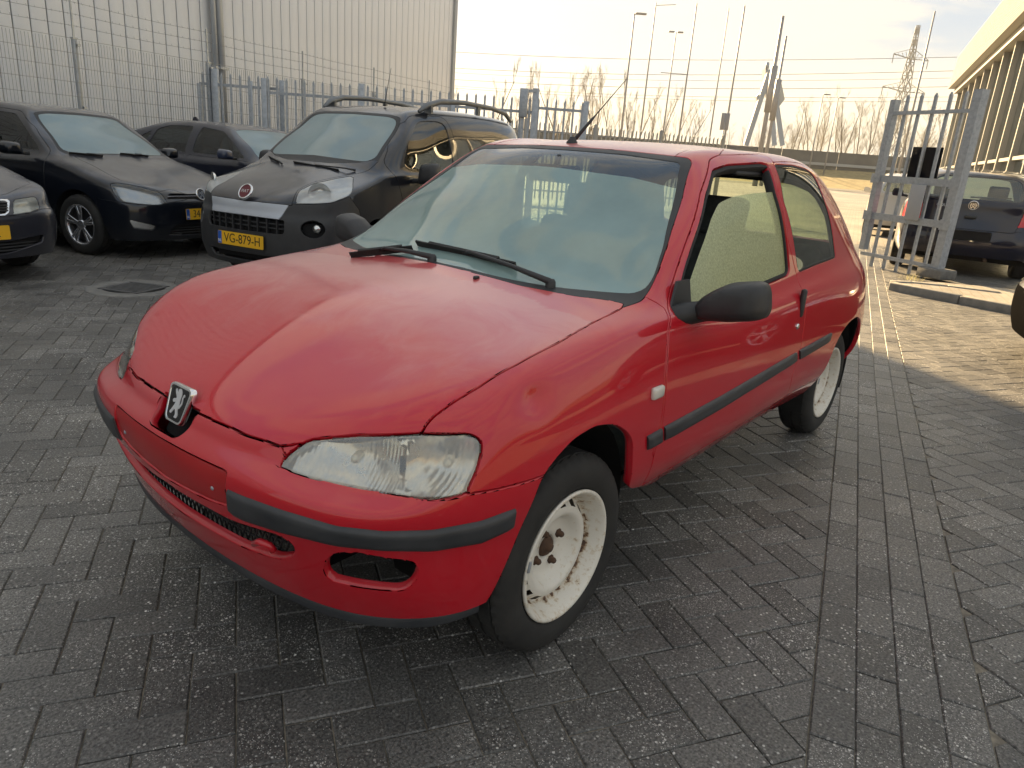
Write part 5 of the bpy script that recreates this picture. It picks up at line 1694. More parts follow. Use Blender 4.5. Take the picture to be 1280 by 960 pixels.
Pl.paint([(.9, -.1), (.69, .30), ('p', 201, 240), ('p', 180, 233), ('p', 152, 226), ('p', 118, 208), ('p', 90, 193), (-.34, .60), (-.26, .3), (-.24, -.1)], 'top', 'bonnet', r=.03, lim=lambda Q: np.maximum(.65 - Q[:, 2], -.38 - Q[:, 0]))
Pl.paint([(-.2, .05), (-.2, .665), ('p', 209, 254), ('p', 197, 257), ('p', 170, 255), ('p', 141, 251), (1.05, .60), (1.25, .55), (1.25, .05)], 'wrap', 'bumper', r=.01, lim=lambda Q: .27 - Q[:, 0])
Pl.paint([(-.2, .655), (.30, .66), (.32, .61), (-.2, .60)], 'wrap', 'grille', ('bumper', 'body'), r=.01)
Pl.paint([(-.2, .35), (.28, .35), (.34, .24), (-.2, .24)], 'wrap', 'grille2', ('bumper',), r=.02)
Pl.paint([('p', 160, 274), ('p', 195, 282), ('p', 192, 288), ('p', 166, 285)], 'wrap', 'fog', ('bumper',), r=.01)
Pl.paint([(-.1, 1.385), (.36, 1.375), (.51, 1.35), (.57, 1.2), (.665, .985), (.60, .955), (.4, .955), (-.1, .965)], 'front', 'wborder', r=.03, lim=fr(-1.3, -.1))
Pl.paint([(-.1, 1.365), (.36, 1.355), (.485, 1.335), (.545, 1.2), (.625, 1.01), (.57, .985), (.4, .985), (-.1, .995)], 'front', 'wglass', ('wborder',), r=.03, lim=fr(-1.3, -.1))
Pl.paint([(-.42, .98), (-.72, 1.20), (-1.0, 1.36), (-1.45, 1.39), (-1.47, .98), (-1.47, .5), (-1.40, .28), (-.45, .28), (-.42, .6)], 'side', 'door', r=.05, lim=up_lim(.45))
Pl.paint([(-.56, .99), (-.80, 1.18), (-1.05, 1.325), (-1.38, 1.345), (-1.40, 1.0)], 'side', 'window', ('door',), r=.04, lim=up_lim(.45))
Pl.paint([(-1.48, 1.39), (-2.0, 1.38), (-2.35, 1.28), (-2.45, 1.0), (-2.25, .75), (-2.05, .5), (-1.95, .28), (-1.48, .28)], 'side', 'rdoor', r=.05, lim=up_lim(.45))
Pl.paint([(-1.53, 1.345), (-1.98, 1.335), (-2.25, 1.25), (-2.30, 1.02), (-1.53, 1.0)], 'side', 'rwindow', ('rdoor',), r=.04, lim=up_lim(.45))
for n_, k_ in (('bonnet', 'bonnet'), ('front_bumper', 'bumper')):
    Pl.put(n_, k_, BLK, gap=.003, depth=.02)
Pl.put('door', 'door', BLK, 'sides', gap=.003, depth=.02); Pl.put('rear_door', 'rdoor', BLK, 'sides', gap=.003, depth=.02)
Pl.put('body_shell', 'body', BLK, gap=.001, depth=.012)
Pl.put('grille_back', ['grille', 'grille2'], M_DARK, gap=-.004, depth=0, off=-.03)
for z in (.265, .29, .315):
    b = MB(); b.tube([(.80 - y * y * .28, y, z) for y in np.linspace(-.38, .38, 11)], .006, 6); b.build('grille_slat', M_PLAST, Pl.root)
b = MB(); b.tube([(.80 - y * y * .28, y, .632) for y in np.linspace(-.40, .40, 11)], .007, 6); b.build('grille_slat', mat('slat_dark_chrome', (.2, .2, .22), .25, .8), Pl.root)
Pl.put('fog_lamp', 'fog', M_HLREF, 'sides', gap=.003, depth=.01, off=-.01)
HLD = mat('lamp_inner_grey', (.42, .44, .46), .25, .7)
lamp(Pl, 'lamp', HLD, CLR)
for sg in (1, -1):
    for (x, y, z, r_) in ((.42, .70, .665, .05), (.60, .56, .635, .04)):
        b = MB(); b.lathe([(r_, .025), (r_ * .8, .0), (.01, -.01), (0, .02)], 24); b.build('lamp_bowl', M_HLREF, Pl.root, (x, sg * y, z), (0, 0, -math.pi / 2 + sg * .6))
Pl.put('windscreen_surround', 'wborder', M_PLAST, gap=0, depth=.01, off=-.001); Pl.put('windscreen', 'wglass', FROST, gap=0, depth=0, off=-.003)
Pl.put('door_window', 'window', DKGL, 'sides', gap=0, depth=0, off=-.006); Pl.put('rear_door_window', 'rwindow', DKGL, 'sides', gap=0, depth=0, off=-.006)
Pl.basics(BLK, 2.47, .842, .30, .195, .335, DKGL, FROST); Pl.cabin(-.35, -1.5, .95, .842)
Pl.mirror(.84, -.62, 1.0, BLK, 1, .19, .13); Pl.mirror(.84, -.62, 1.0, BLK, -1, .19, .13)
number_plate(Pl.root, frame_of((.842, 0, .455), (1, 0, .02)), '34-RKF-7')


def roundel(c, pos, r, tilt, mt_ring=None, rz=-math.pi / 2):
    b = MB(); b.lathe([(r, 0), (r, .010), (r * .86, .014), (r * .84, .008)], 32); lg = b.build('emblem', M_CHROME, c.root, pos); lg.rotation_euler = (tilt, 0, rz)
    b = MB(); b.lathe([(r * .85, .007), (r * .4, .008), (0, .008)], 28); b.build('emblem_field', mat('emblem_black', (.03, .035, .05), .3), lg)
    b = MB()
    for seg in (((-.62, .55), (-.2, -.1)), ((.62, .55), (.2, -.1)), ((-.28, .62), (0, .1)), ((.28, .62), (0, .1)), ((-.72, .25), (-.35, -.72)), ((.72, .25), (.35, -.72)), ((-.35, -.72), (0, -.05)), ((.35, -.72), (0, -.05))):
        (a0, a1), (b0, b1) = seg
        b.bar((a0 * r * .9, .011, a1 * r * .9), (b0 * r * .9, .011, b1 * r * .9), r * .13, .006, up=(0, 1, 0))
    b.build('emblem_letters', M_CHROME, lg)
    return lg


roundel(Pl, (.795, 0, .648), .062, math.radians(18))
Pl.wipers((((86, 192), (128, 196), (108, 194)), ((150, 193), (185, 196), (166, 195))))

# ---- dark blue saloon behind them
Bm = Car('blue_saloon', 'dark blue saloon with dewy roof parked behind the black van', (-4.75, -6.65), 104.6,
         gen_spec(.77, 2.76, .98, .90, zl=.19, zb=.42, zsn=.56, zn=.69, zc=.98, xc=-.40, hb=.12, zA=.965, zR=1.0, xh=-1.20, zh=1.375, yh=.56,
                  roof=((-1.7, 1.425, .60, 1.37), (-2.2, 1.42, .60, 1.365), (-2.55, 1.385, .58, 1.33), (-2.75, 1.34, .54, 1.28)), rg=(-3.25, 1.07, .60), zT=.99, rb=.08, tum=.12))
Bm.arch(0, .345, .32, .35); Bm.arch(-2.76, .345, .32, .35)
Bm.paint([(-.1, 1.355), (.38, 1.345), (.53, 1.325), (.60, 1.2), (.72, 1.01), (.60, .99), (-.1, .995)], 'front', 'wglass', r=.03, lim=fr(-1.5, -.2))
Bm.paint([(-.70, .99), (-1.0, 1.18), (-1.22, 1.30), (-1.62, 1.345), (-1.65, 1.01)], 'side', 'window', r=.03, lim=up_lim(.45))
Bm.paint([(-1.76, 1.345), (-2.2, 1.34), (-2.42, 1.28), (-2.52, 1.02), (-1.78, 1.01)], 'side', 'rwindow', r=.03, lim=up_lim(.45))
Bm.paint([(-2.48, 1.26), (-2.66, 1.19), (-2.78, 1.04), (-2.60, 1.03)], 'side', 'qwindow', r=.02, lim=up_lim(.45))
Bm.paint([(-.1, 1.31), (.44, 1.29), (.52, 1.10), (-.1, 1.10)], 'front', 'rglass', r=.03, lim=lambda Q: Q[:, 0] + 2.75)
Bm.paint([(.85, -.1), (.72, .4), (.5, .66), (.0, .76), (-.42, .76), (-.45, .6), (-.40, -.1)], 'top', 'bonnet', r=.04, lim=lambda Q: np.maximum(.66 - Q[:, 2], -.5 - Q[:, 0]))
Bm.paint([(-.62, .96), (-1.70, .98), (-1.72, .5), (-1.66, .28), (-.46, .28), (-.46, .6)], 'side', 'door', r=.04, lim=up_lim(.45))
Bm.paint([(-1.73, .98), (-2.60, 1.0), (-2.50, .75), (-2.36, .5), (-2.3, .28), (-1.73, .28)], 'side', 'rdoor', r=.04, lim=up_lim(.45))
Bm.paint([(.44, .66), (.72, .72), (.95, .74), (.95, .66), (.7, .58), (.46, .58)], 'wrap', 'lamp', r=.03)
Bm.put('bonnet', 'bonnet', DBL, gap=.003, depth=.02); Bm.put('door', 'door', DBL, 'sides', gap=.003, depth=.02); Bm.put('rear_door', 'rdoor', DBL, 'sides', gap=.003, depth=.02)
Bm.put('body_shell', 'body', DBL, gap=0, depth=.012); lamp(Bm, 'lamp', HLD, CLR)
Bm.put('windscreen', 'wglass', FROST, gap=0, depth=0, off=-.003)
for n_, k_ in (('door_window', 'window'), ('rear_door_window', 'rwindow'), ('quarter_window', 'qwindow')):
    Bm.put(n_, k_, DKGL, 'sides', gap=0, depth=0, off=-.005)
Bm.put('rear_window', 'rglass', DKGL, gap=0, depth=0, off=-.004)
Bm.basics(DBL, 2.76, .90, .315, .205, .345, DKGL, FROST); Bm.cabin(-.5, -1.8, .97, .90)
MIRB = paint_mat('blue_mirror_paint', (.03, .04, .075), dew=.2, rough=.3)
Bm.mirror(.88, -.80, 1.03, MIRB, 1, .19, .13); Bm.mirror(.88, -.80, 1.03, MIRB, -1, .19, .13)
b = MB(); b.prism([(0, 0), (.13, 0), (.10, .05), (.06, .055)], Matrix(((-1, 0, 0, -2.35), (0, 0, 1, -.012), (0, 1, 0, 1.425), (0, 0, 0, 1))), .024); b.build('roof_fin', DBL, Bm.root)

# ---- dark grey saloon, only its nose in view
Au = Car('grey_saloon', 'dark grey saloon with pale headlamp and chrome-framed grille at the yard edge', (-.057, -5.87), 101.5,
         gen_spec(.88, 2.617, .98, .86, zl=.20, zb=.42, zsn=.545, zn=.685, zc=.93, xc=-.30, hb=.13, zA=.93, zR=.97, xh=-1.1, zh=1.36, yh=.54,
                  roof=((-1.6, 1.41, .58, 1.36), (-2.1, 1.41, .58, 1.36), (-2.45, 1.38, .57, 1.32), (-2.7, 1.33, .53, 1.27)), rg=(-3.15, 1.06, .58), zT=.96, rb=.08, hoodbow=.035))
Au.arch(0, .335, .30, .35); Au.arch(-2.617, .335, .30, .35)
Au.paint([('p', 16.3, 249.5), ('p', 43, 245), ('p', 47, 250), ('p', 50.5, 260.5), ('p', 40, 264.5), ('p', 17, 268)], 'wrap', 'lamp', r=.015)
Au.paint([(-.2, .675), ('p', 8, 249), ('p', 12, 251), ('p', 11.5, 266), ('p', 7, 270), (-.2, .555)], 'wrap', 'gframe', r=.015)
Au.paint([(-.2, .665), ('p', 7, 251), ('p', 9.5, 253), ('p', 9, 264.5), ('p', 5, 267.5), (-.2, .567)], 'wrap', 'grille', ('gframe',), r=.01)
Au.paint([(-.2, .05), (-.2, .545), ('p', 17, 269), ('p', 40, 265.5), ('p', 51, 261), (1.05, .54), (1.25, .52), (1.25, .05)], 'wrap', 'bumper', r=.01, lim=lambda Q: .3 - Q[:, 0])
Au.paint([(-.2, .36), ('p', 8, 303), ('p', 55, 293), ('p', 53, 303), ('p', 10, 317), (-.2, .24)], 'wrap', 'grille2', ('bumper',), r=.015)
Au.paint([(.85, -.1), (.74, .36), (.55, .66), (.0, .73), (-.38, .72), (-.40, .6), (-.30, -.1)], 'top', 'bonnet', r=.04, lim=lambda Q: np.maximum(.66 - Q[:, 2], -.45 - Q[:, 0]))
Au.paint([(-.1, 1.34), (.37, 1.33), (.51, 1.31), (.58, 1.18), (.68, .975), (.60, .955), (-.1, .96)], 'front', 'wglass', r=.03, lim=fr(-1.4, -.15))
Au.paint([(-.62, .97), (-.95, 1.17), (-1.15, 1.285), (-1.55, 1.33), (-1.57, .98)], 'side', 'window', r=.03, lim=up_lim(.45))
Au.paint([(-1.65, 1.33), (-2.1, 1.33), (-2.4, 1.26), (-2.45, 1.0), (-1.67, .99)], 'side', 'rwindow', r=.03, lim=up_lim(.45))
Au.paint([(-.46, .93), (-1.62, .95), (-1.62, .28), (-.45, .28)], 'side', 'door', r=.04, lim=up_lim(.45))
Au.put('bonnet', 'bonnet', GRY, gap=.003, depth=.02); Au.put('front_bumper', 'bumper', GRY, gap=.003, depth=.02); Au.put('door', 'door', GRY, 'sides', gap=.003, depth=.02)
Au.put('body_shell', 'body', GRY, gap=0, depth=.012); lamp(Au, 'lamp', M_HLREF, MILK)
Au.put('grille_frame', 'gframe', M_CHROME, gap=0, depth=.02, off=.006, edge=.004); Au.put('grille_back', ['grille', 'grille2'], M_DARK, gap=-.004, depth=0, off=-.03)
for z in (.585, .605, .625, .645):
    b = MB(); b.tube([(.875 - y * y * .3, y, z) for y in np.linspace(-.29, .29, 9)], .005, 6); b.build('grille_slat', M_PLAST, Au.root)
for z in (.27, .295, .32):
    b = MB(); b.tube([(.862 - y * y * .33, y, z) for y in np.linspace(-.62, .62, 15)], .007, 6); b.build('grille_slat', M_PLAST, Au.root)
Au.put('windscreen', 'wglass', FROST, gap=0, depth=0, off=-.003); Au.put('door_window', 'window', DKGL, 'sides', gap=0, depth=0, off=-.005); Au.put('rear_door_window', 'rwindow', DKGL, 'sides', gap=0, depth=0, off=-.005)
Au.basics(GRY, 2.617, .86, .305, .195, .335, DKGL, FROST); Au.cabin(-.4, -1.7, .93, .86)
number_plate(Au.root, frame_of((.888, 0, .42), (1, 0, .02)), '52-DJ-X')
Au.mirror(.85, -.68, 1.0, GRY, 1, .18, .13); Au.mirror(.85, -.68, 1.0, GRY, -1, .18, .13)

# ---- dark blue hatchback beyond the gate, seen from behind
Go = Car('navy_hatchback', 'dark navy hatchback seen from behind, parked in the sun beyond the gate', (-14.776, -.66), 190.5,
         gen_spec(.85, 2.511, .77, .868, zl=.22, zb=.44, zsn=.57, zn=.71, zc=.96, xc=-.30, hb=.13, zA=.95, zR=1.0, xh=-1.05, zh=1.38, yh=.55,
                  roof=((-1.6, 1.435, .60, 1.38), (-2.1, 1.44, .60, 1.385), (-2.6, 1.41, .59, 1.35), (-2.92, 1.36, .56, 1.30)), rg=(-3.06, 1.20, .585), zT=1.03, rb=.07), scale=1.10)
Go.arch(0, .335, .30, .35); Go.arch(-2.511, .335, .30, .35)
rl = lambda Q: Q[:, 0] + 2.9
Go.paint([(.60, .98), (.90, .98), (.90, .72), (.56, .72)], 'front', 'rlamp', r=.03, lim=lambda Q: Q[:, 0] + 2.95)
Go.paint([(-.1, 1.325), (.40, 1.32), (.50, 1.28), (.57, 1.07), (.52, 1.035), (-.1, 1.035)], 'front', 'rglass', r=.04, lim=lambda Q: Q[:, 0] + 2.75)
Go.paint([(-.1, 1.345), (.42, 1.34), (.53, 1.30), (.61, 1.05), (.56, .72), (.54, .64), (-.1, .64)], 'front', 'hatch', r=.03, lim=lambda Q: Q[:, 0] + 2.85)
Go.paint([(-.1, .62), (.29, .62), (.29, .50), (-.1, .50)], 'front', 'platewell', r=.02, lim=lambda Q: Q[:, 0] + 3.0)
Go.paint([(-2.86, .66), (-2.86, .1), (-3.6, .1), (-3.6, .66)], 'side', 'rbumper', r=.01)
Go.paint([(-.62, 1.0), (-.95, 1.2), (-1.15, 1.33), (-1.55, 1.36), (-1.57, 1.0)], 'side', 'window', r=.03, lim=up_lim(.45))
Go.paint([(-1.66, 1.36), (-2.3, 1.34), (-2.55, 1.26), (-2.6, 1.03), (-1.68, 1.0)], 'side', 'rwindow', r=.03, lim=up_lim(.45))
Go.paint([(-.1, 1.355), (.38, 1.345), (.52, 1.325), (.60, 1.2), (.70, 1.0), (.60, .98), (-.1, .985)], 'front', 'wglass', r=.03, lim=fr(-1.4, -.15))
Go.paint([(-.45, .96), (-1.62, .98), (-1.62, .28), (-.45, .28)], 'side', 'door', r=.04, lim=up_lim(.45))
NAVY = paint_mat('navy_paint', (.003, .005, .020), dew=.15, rough=.3, dust=(.3, .28, .24), dust_amt=.4)
Go.put('tailgate', 'hatch', NAVY, gap=.003, depth=.02); Go.put('rear_bumper', 'rbumper', NAVY, gap=.003, depth=.02); Go.put('body_shell', 'body', NAVY, gap=0, depth=.012); Go.put('door', 'door', NAVY, 'sides', gap=.003, depth=.02)
Go.put('tail_lamp', 'rlamp', mat('tail_lamp_bright', (.55, .015, .015), .12, coat=.6), 'sides', gap=.003, depth=.02)
Go.put('plate_recess', 'platewell', M_DARK, gap=0, depth=.01, off=-.02)
GOG = glass_mat('hatch_glass', (.45, .5, .48), frost=.25, frost_col=(.45, .48, .44), scale=4, refl=1.2, frost_min=.10)
Go.put('rear_window', 'rglass', GOG, gap=0, depth=0, off=-.004)
Go.put('windscreen', 'wglass', FROST, gap=0, depth=0, off=-.003)
for n_, k_ in (('door_window', 'window'), ('rear_side_window', 'rwindow')):
    Go.put(n_, k_, DKGL, 'sides', gap=0, depth=0, off=-.005)
Go.basics(NAVY, 2.511, .868, .305, .195, .335, DKGL, FROST); Go.cabin(-.4, -1.7, .95, .868)
roundel(Go, (-3.275, 0, .955), .062, math.radians(-10), rz=math.pi / 2)
b = MB(); b.box((-3.285, 0, .80), (.03, .14, .04), bev=.012); b.build('tailgate_handle', M_PLAST, Go.root)
b = MB(); b.tube([(-2.6, 0, 1.42), (-2.66, 0, 1.47)], [.012, .006], 8); b.build('aerial', M_PLAST, Go.root)
b = MB(); b.bar((-3.12, .05, 1.055), (-3.10, -.42, 1.075), .014, .02); b.build('rear_wiper', M_PLAST, Go.root)
text_obj('GOLF', .055, M_CHROME, Go.root, frame_of((-3.262, .36, .93), (-1, 0, .12)), 'model_lettering', .003)
Go.mirror(.86, -.68, 1.02, NAVY, 1, .18, .13); Go.mirror(.86, -.68, 1.02, NAVY, -1, .18, .13)
b = MB(); b.tube([(-2.9, -.30, .26), (-3.2, -.30, .25)], .022, 10); b.build('exhaust_pipe', M_RUST, Go.root)
# ------------------------------------------------------------------ wire-mesh fence in front of the hall
M_GALV = M_STEEL
FV = 10.87
M_WIRE = mat('fence_wire', (.28, .29, .30), .5, .5)
tops = [on_wall(95, 52.7, FV), on_wall(263.7, 78.5, FV), on_wall(380.4, 95, FV)]
u0 = to_uv(tops[0])[0]; FZ = 2.45
f0 = empty('mesh_fence', tuple(site(u0, FV)), SITE_AZ, 'wire mesh fence with barbed wire on top along the pale hall', 'fence')
mp = MB()
for k in range(51):
    mp.bar((k * .05, 0, .05), (k * .05, 0, FZ - .02), .0045)
for k in range(13):
    mp.bar((0, .006, .05 + k * .2), (2.5, .006, .05 + k * .2), .006)
mp_me = mp.mesh('mesh_panel', M_WIRE)
pm_ = MB(); pm_.box((0, .04, FZ / 2), (.06, .06, FZ), bev=.004); pm_.bar((0, .04, FZ), (0, .04, FZ + .55), .022); pm_.box((.03, 0, FZ - .08), (.05, .05, .03)); pm_.box((.03, 0, 1.5), (.05, .05, .03)); pm_.box((0, .04, FZ + .01), (.075, .075, .02))
pm_me = pm_.mesh('post', M_GALV)
for k in range(-4, 5):
    link('post', pm_me, f0, (k * 2.5, 0, 0))
    if k < 4:
        link('mesh_panel', mp_me, f0, (k * 2.5, 0, 0))
for z in (FZ + .18, FZ + .34, FZ + .50):
    b = MB(); pts = []
    for k in range(-4, 5):
        for t in range(5):
            pts.append((k * 2.5 + t * .5, .04, z - .02 * math.sin(math.pi * t / 5)))
    b.tube(pts, .0028, 4)
    for k in range(170):
        x = -9.9 + k * .12
        b.bar((x, .025, z - .02), (x + .012, .055, z + .012), .003)
    b.build('barbed_wire', M_WIRE, f0)


# ------------------------------------------------------------------ steel palisade across the yard's end
def palisade(name, label, A, B, n, z0=.12, z1=2.27, rails=(.38, 2.10), posts=(), w=.028, mt=None, pale_w=None, group=None, cat='fence'):
    A, B = np.array(A, float), np.array(B, float); L = np.linalg.norm((B - A)[:2]); ang = math.atan2(B[1] - A[1], B[0] - A[0])
    r = empty(name, (A[0], A[1], 0), ang, label, cat, group)
    mt = mt or M_GALV
    pw = pale_w or .035
    pm = MB(); pm.prism([(-pw / 2, z0), (pw / 2, z0), (pw / 2, z1 - .05), (0, z1), (-pw / 2, z1 - .05)], Matrix(((1, 0, 0, 0), (0, 0, -1, .012), (0, 1, 0, 0), (0, 0, 0, 1))), .025); pme = pm.mesh('pale', mt)
    for k in range(n):
        link('pale', pme, r, (L * (k + .5) / n, 0, 0))
    for z in rails:
        b = MB(); b.box((L / 2, .03, z), (L, .035, .045)); b.build('rail', mt, r)
    for (s_, ww, h_) in posts:
        b = MB(); b.box((L * s_, .03, h_ / 2), (ww, ww, h_), bev=.004); b.build('post', mt, r)
    return r


pA, pB = site(9.93, 11.0), site(12.84, 4.70)
mid = lambda s_: pA + (pB - pA) * s_


def frac(px):
    """fraction along the palisade line where a pixel column meets it"""
    best = 0
    for s_ in np.linspace(-.1, 1.1, 481):
        q = mid(s_) + np.array([0, 0, 2.1]) - CAM_POS
        if 640 + CAM_F * (q @ AX_R) / (q @ AX_F) <= px:
            best = s_
    return best


s_a, s_b, s_c, s_d = frac(234), frac(340), frac(668), frac(734)
palisade('sliding_gate', 'galvanised sliding gate of upright bars in front of the pale hall', mid(s_a) + SU * .25, mid(s_b) + SU * .25, 9, rails=(.35, 2.10), posts=((.0, .07, 2.1), (.20, .10, 2.36), (.62, .08, 2.2), (1.0, .09, 2.25)), cat='gate', z1=2.30)
palisade('palisade_fence', 'galvanised palisade fence of many upright bars behind the parked van', mid(s_b - .02), mid(s_c), 30, rails=(.38, 2.02), posts=((.0, .10, 2.25), (.36, .11, 2.28), (.70, .08, 2.05)))
palisade('palisade_end', 'short palisade section between the control box and the open gateway', mid(s_c), mid(s_d), 6, rails=(.38, 2.10), posts=((.02, .11, 2.42), (.985, .10, 2.27)))
q = mid(frac(655))
cb = empty('control_box', tuple(q), math.atan2((pB - pA)[1], (pB - pA)[0]), 'grey gate control box with bracket fixed beside the tall gate post', 'box')
b = MB(); b.box((0, -.03, 2.16), (.15, .13, .48), bev=.012); b.build('cabinet', M_GALV, cb)
b = MB(); b.bar((.06, -.03, 2.36), (.22, .0, 2.38), .06, .05); b.bar((0, -.02, 0), (0, -.02, 1.94), .06, .06); b.build('bracket', M_GALV, cb)
# a further low fence seen past the gateway
fA, fB = at(566, 142, 'z', 2.2), at(905, 172, 'z', 2.2)
palisade('far_palisade', 'thin far palisade fence beyond the open gateway', (fA[0], fA[1]), (fB[0], fB[1]), 62, z1=2.2, rails=(.35, 1.95), posts=((0, .1, 2.25), (.25, .1, 2.25), (.5, .1, 2.25), (.75, .1, 2.25), (1, .1, 2.25)), mt=M_WIRE)

# ------------------------------------------------------------------ gate frame on the island at the right
GL, GRt = gnd(1075, 330), gnd(1168, 350)
gl, gr = GL[:2], GRt[:2]
gang = math.atan2(gr[1] - gl[1], gr[0] - gl[0]); gL = float(np.linalg.norm(gr - gl))
gate = empty('gate_leaf', (gl[0], gl[1], 0), gang, 'galvanised gate frame with black board standing upright on the island', 'gate')
gn = np.array([-math.sin(gang), math.cos(gang), 0])


def gpt(px, py):
    """(along, height) on the plane of the gate"""
    r = ray(px, py); p0 = np.array([gl[0], gl[1], 0]); t = ((p0 - CAM_POS) @ gn) / (r @ gn); p = CAM_POS + r * t
    d = np.array([math.cos(gang), math.sin(gang), 0]); return (p - p0) @ d, p[2]


zt = gpt(1118, 125)[1]; zr = gpt(1225, 112)[1]
b = MB(); b.box((0, 0, zt / 2 + .12), (.10, .10, zt - .24)); b.build('post', M_GALV, gate)
b = MB(); b.box((gL, 0, zr / 2 + .06), (.13, .13, zr - .12)); b.build('post', M_GALV, gate)
for (a, c, h_) in (((1120, 138), (1215, 143), .05), ((1093, 221), (1200, 232), .10), ((1083, 270), (1188, 280), .10), ((1078, 318), (1167, 331), .05)):
    z = (gpt(*a)[1] + gpt(*c)[1]) / 2
    b = MB(); b.box((gL / 2, -.02, z), (gL, .05, h_)); b.build('rail', M_GALV, gate)
    for x in (.0, gL):
        if h_ > .06:
            b = MB(); b.box((x, -.06, z), (.16, .03, .14)); b.build('hinge_plate', M_GALV, gate)
ptop, pbot = gpt(1137, 118)[1], gpt(1085, 332)[1]
for k in range(5):
    x = gL * (k + .9) / 5.8
    b = MB(); b.prism([(-.022, pbot), (.022, pbot), (.022, ptop - .04), (0, ptop), (-.022, ptop - .04)], Matrix(((1, 0, 0, x), (0, 0, -1, .02), (0, 1, 0, 0), (0, 0, 0, 1))), .03); b.build('pale', M_GALV, gate)
x0, z0 = gpt(1130, 223); x1, z1 = gpt(1178, 184)
b = MB(); b.box(((x0 + x1) / 2 - .02, .06, (z0 + z1) / 2), (abs(x1 - x0) * .95, .03, abs(z1 - z0)), bev=.004)
o = b.build('black_board', mat('board_black', (.010, .011, .015), .9, spec=0.0), gate)
x0, z0 = gpt(1135, 274); x1, z1 = gpt(1162, 232)
b = MB(); b.box(((x0 + x1) / 2, -.07, (z0 + z1) / 2), (.25, .02, abs(z1 - z0)), bev=.003); b.build('notice_plate', mat('plate_grey', (.34, .35, .37), .5), gate)
# its block footing and the kerbed island
b = MB(); b.box((GRt[0], GRt[1], .10), (.42, .30, .14), rz=gang, bev=.02); tag(b.build('concrete_block', M_CONC), 'dark concrete block under the thick gate post', 'block')
k0, k1 = gnd(1112, 362), gnd(1262, 392)
kd = (k1 - k0) / np.linalg.norm(k1 - k0); kn = np.array([-kd[1], kd[0], 0]);
if kn @ (CAM_POS - k0) > 0:
    kn = -kn
isl = [k0 + kn * .05, k0 + kd * 4.2 + kn * .05, k0 + kd * 4.2 + kn * 1.9, k0 + kn * 1.5 + kd * .6, k0 + kn * .9 + kd * .1]
b = MB(); b.add([tuple(p + np.array([0, 0, .085])) for p in isl], [tuple(range(5))]); isl_o = b.build('island', M_FAR); tag(isl_o, kind='structure')
M_KERB = varied('kerb_concrete', (.15, .145, .135), (.24, .23, .21), 12, (.75, .9), .15, 90)
kk = k0.copy(); n_ = 0
while n_ < 5:
    c = k0 + kd * (n_ * .86 + .43)
    b = MB(); b.box((c[0], c[1], .02), (.85, .12, .16), rz=math.atan2(kd[1], kd[0]), bev=.018); o = b.build('kerb_stone', M_KERB, isl_o); n_ += 1
cpts = [k0 - kd * .05 + kn * (.12 + .28 * i) + kd * (.10 * i * i) for i in range(4)]
for i in range(3):
    d_ = cpts[i + 1] - cpts[i]; c = (cpts[i] + cpts[i + 1]) / 2
    b = MB(); b.box((c[0], c[1], .02), (np.linalg.norm(d_), .12, .16), rz=math.atan2(d_[1], d_[0]), bev=.018); b.build('kerb_stone', M_KERB, isl_o)
M_WEED = mat('weed', (.22, .20, .04), .8)
b = MB()
wc = gnd(1137, 357)
for k in range(70):
    a = rng.uniform(0, 6.28); r_ = rng.uniform(0, .16); x, y = wc[0] + r_ * math.cos(a), wc[1] + r_ * math.sin(a)
    dx, dy = rng.uniform(-.05, .05), rng.uniform(-.05, .05); h_ = rng.uniform(.03, .10)
    b.add([(x, y, .08), (x + .006, y + .004, .08), (x + dx, y + dy, .08 + h_)], [(0, 1, 2)])
tag(b.build('weeds', M_WEED), kind='stuff')
# ------------------------------------------------------------------ glazed hall with ribbed fascia at the right
dE, dT = ray(1193, 110), ray(1201, 68)
BD = 42.0
eave_z = CAM_POS[2] + BD * dE[2] / np.hypot(dE[0], dE[1]); top_z = CAM_POS[2] + BD * dT[2] / np.hypot(dT[0], dT[1])
ec = CAM_POS + dE / np.hypot(dE[0], dE[1]) * BD
bu, bv_ = to_uv(ec)
show = empty('glazed_hall', tuple(site(bu, bv_)), SITE_AZ + math.pi, 'showroom with cream ribbed metal fascia above tall glass panes, lit by the sun', 'building')
# local: x runs from the far corner towards the camera, y points to the right of it ... out to the back
sgn = 1.0 if (Matrix.Rotation(SITE_AZ + math.pi, 3, 'Z') @ Vector((0, 1, 0))).dot(Vector(SV)) < 0 else -1.0
BL = 27.0
M_CREAM = varied('cream_fascia', (.30, .29, .255), (.33, .32, .285), 3, (.45, .55), 0)
nrib = 20
fh = top_z - eave_z
for k in range(nrib):
    z = eave_z + fh * (k + .5) / nrib; ov = .22 - .1 * k / nrib
    b = MB(); b.box((BL / 2 - .3, sgn * (-ov + .25), z), (BL + .6, .5, fh / nrib * .66), bev=.02); b.build('fascia_rib', M_CREAM, show)
b = MB(); b.box((BL / 2 - .2, sgn * 4, (eave_z + top_z) / 2), (BL + .2, 8, fh - .02)); b.box((BL / 2 - .2, sgn * .3, eave_z - .12), (BL + .3, .5, .2)); b.build('roof_box', M_CREAM, show)
b = MB(); b.box((BL / 2, sgn * 5, eave_z / 2), (BL - .3, 8.6, eave_z - .3)); b.build('rear_volume', mat('rear_wall_grey', (.26, .26, .25), .7), show)
M_MULL = mat('mullion', (.30, .30, .29), .4, .5)
PANE = mat('showroom_glass', (.46, .50, .47), .03, 1.0)
nm_ = 13
